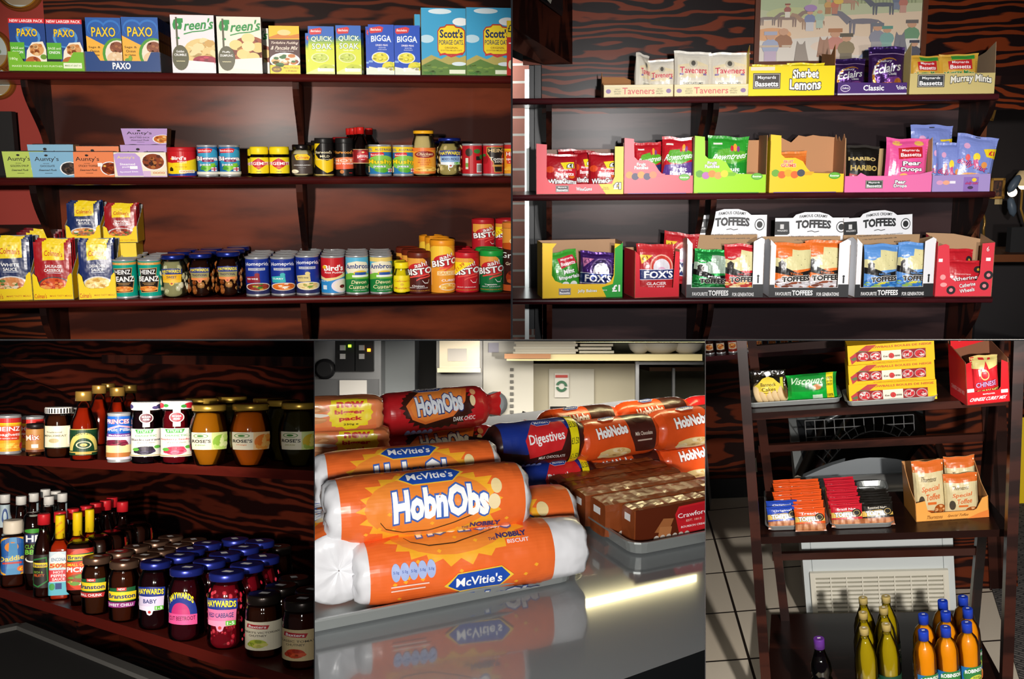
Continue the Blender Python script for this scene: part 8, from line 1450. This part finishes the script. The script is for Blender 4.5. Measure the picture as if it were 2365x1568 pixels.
# special toffee tray
p = B.z(2200, 1200, 0); x0b, x1b = B.z(2114, 1203, 0).x, B.z(2286, 1196, 0).x; w_ = x1b-x0b; h = B.y(2200, 1062, p.y+.11).z
a = A(); a.T('Thorntons', 26, 92, 22, 8, '#7c4418', sh=.1).T('Special Toffee', 58, 92, 28, 7, '#7c4418', sh=.1).P([(70, 100), (86, 90), (100, 84), (100, 100)], '#e8843c')
o = tray('display_tray', w_, .13, h, [(0, 0), (1, 0), (1, .46), (.92, .42), (.84, .2), (.8, .17), (.22, .17), (.17, .22), (.14, .44), (0, .4)], '#f0a850', a, inner='#c08850', side=[(0, 0), (1, 0), (1, .98), (.8, .95), (.4, .6), (0, .44)], backh=1)
put(o, (x0b+x1b)/2, p.y, 0, 'light orange special toffee tray with a high cardboard back', 'tray', None, 6)
def a_thor(): return A('#e0d0a0').R(0, 0, 100, 20, '#e0702c').T('Thorntons', 46, 32, 50, 9, '#4c3418', sh=.1).T('Special', 50, 50, 58, 12, '#e06a2c', sh=.06, rot=-4).T('Toffee', 56, 64, 46, 12, '#e06a2c', sh=.06, rot=-4).R(38, 74, 66, 79, '#e0702c').E(20, 74, 9, 12, '#4c4438').food(78, 88, 18, 9, ['#a8541c', '#c87c3c', '#e8b078'], 12, 3).E(30, 94, 30, 5, '#e0702c')
g = 'cream and orange special toffee bags'
for l, r, t_, dy, lab, rz_ in ((2106, 2183, 1068, .035, 'left one in its tray', 8), (2180, 2254, 1058, .075, 'rear right one, partly hidden', 3), (2178, 2260, 1097, .03, 'front right one, shorter', 2)):
    x, w2, h2 = fz(l, r, t_, p.y+dy, 0); put(bag('toffee_bag', w2, h2, .035, a_thor(), '#e0d0a0', 'foil', int(l)), x, p.y+dy, .003, 'cream and orange special toffee bag, '+lab, 'bag', g, rz_, -4)
# drinks on the bottom shelf
def bot5(mk, pts, labs, cat, grp):
    o = None
    for k, (cx, cy) in enumerate(pts):
        o = mk() if k == 0 else dup(o); p = B.z(cx, cy, Z3+HB5); put(o, p.x, p.y, Z3, labs[k], cat, grp, -14*-1*0+random.Random(k).uniform(-8, 8)+22)
HB5 = .24
LB = [(.9, 0), (1, .02), (1, .56), (.98, .66), (.82, .76), (.52, .85), (.38, .89), (.36, .935)]
mkL = lambda: profjar('lime_cordial_bottle', .0285, HB5, LB, '#b0940c', '#b09a5c', .93, A('#10402c').T("ROSE'S", 50, 40, 76, 30, '#e0e0d0', b=.03).R(84, 0, 100, 100, '#2c7c3c').T('LIME', 50, 76, 50, 16, '#c8d88c'), (.2, .46), lidr=.4, lidk='gloss', aspan=170, cap='tall', sticker=True)
bot5(mkL, [(1995, 1450), (2047, 1450), (1993, 1414), (2041, 1414), (1993, 1380), (2046, 1379)], ['gold capped lime cordial bottle, '+q_ for q_ in ('front left of six', 'front right of six', 'middle left of six', 'middle right of six', 'back left of six', 'back right of six')], 'bottle', 'gold capped lime cordial bottles')
OB = [(.9, 0), (1, .03), (.97, .2), (1, .5), (1, .7), (.94, .77), (.74, .84), (.44, .885), (.4, .9)]
def mkO():
    return profjar('orange_squash_bottle', .0282, HB5, OB, '#f59a08', '#1c3cb0', .9, A('#1c6ca8').E(50, 30, 44, 34, '#2c7c3c').T('ROBINSONS', 50, 18, 76, 13, '#fff', arch=6, b=.03).E(50, 48, 26, 20, '#c8d040').T('REAL', 50, 36, 26, 7, '#3c6c2c').T('FRUIT', 50, 48, 44, 12, '#3c2c10', b=.03).E(50, 86, 34, 26, '#f0a03c').E(50, 90, 28, 22, '#e8703c'), (.24, .56), lidr=.44, lidk='gloss', aspan=150, cap='tall', sticker=True, ckind='gloss')
bot5(mkO, [(2132, 1456), (2184, 1456), (2233, 1451), (2132, 1419), (2184, 1420), (2235, 1416), (2177, 1387), (2224, 1381)], ['blue capped orange squash bottle, '+q_ for q_ in ('front row left', 'front row middle', 'front row right', 'second row left', 'second row middle', 'second row right', 'back row left', 'back row right')], 'bottle', 'blue capped orange squash bottles')
HB5 = .22
bot5(lambda: profjar('blackcurrant_cordial_bottle', .027, HB5, [(.9, 0), (1, .03), (1, .5), (.8, .54), (1, .6), (.9, .7), (.5, .84), (.42, .9)], '#0a0408', '#5c2c84', .88, A('#a81c3c').R(0, 0, 100, 14, '#e8c82c').T('Vimto', 50, 50, 76, 34, '#fff', out='#4c1024', rot=-4), (.06, .44), lidr=.5, lidk='gloss', aspan=170, cap='tall', sticker=True), [(1891, 1474)], ['single dark cordial bottle with a purple cap, left on the bottom shelf'], 'bottle', None)
relax(CUR[1], b5, 9); clip_bay(CUR[1], px0=1630, py0=787)
# ================= thin boards added to part the five bays and their flashes; edges toward viewer
def divider(name, pts, col):
    mb = MB(); mb.faces(pts, [(0, 1, 2, 3), (7, 6, 5, 4), (0, 4, 5, 1), (1, 5, 6, 2), (2, 6, 7, 3), (3, 7, 4, 0)], (col, 'matte')); o = mb.build(name); o.location = (0, 0, CAMZ); return struct(o)
def radial(px, d0, d1, up):
    k = (px-CX)/F; t = .0002; q = []
    for s_ in (-1, 1): q += [(k*d0+s_*t*d0, d0, 0), (k*d1+s_*t*d1, d1, 0), (k*d1+s_*t*d1, d1, up*.34*d1), (k*d0+s_*t*d0, d0, up*.34*d0)]
    return q
d0, d1 = 1.12, 5.2; t = .0002
divider('trim_3', [(-.5*d0, d0, -t*d0), (.5*d0, d0, -t*d0), (.5*d1, d1, -t*d1), (-.5*d1, d1, -t*d1), (-.5*d0, d0, t*d0), (.5*d0, d0, t*d0), (.5*d1, d1, t*d1), (-.5*d1, d1, t*d1)], '#6a6864')
divider('trim_4', radial(1182, 2.7, 5.0, 1), '#2a2624'); divider('trim_5', radial(726, 1.5, 3.6, -1), '#1c1816'); divider('trim_6', radial(1629, 1.6, 4.4, -1), '#3a3634')
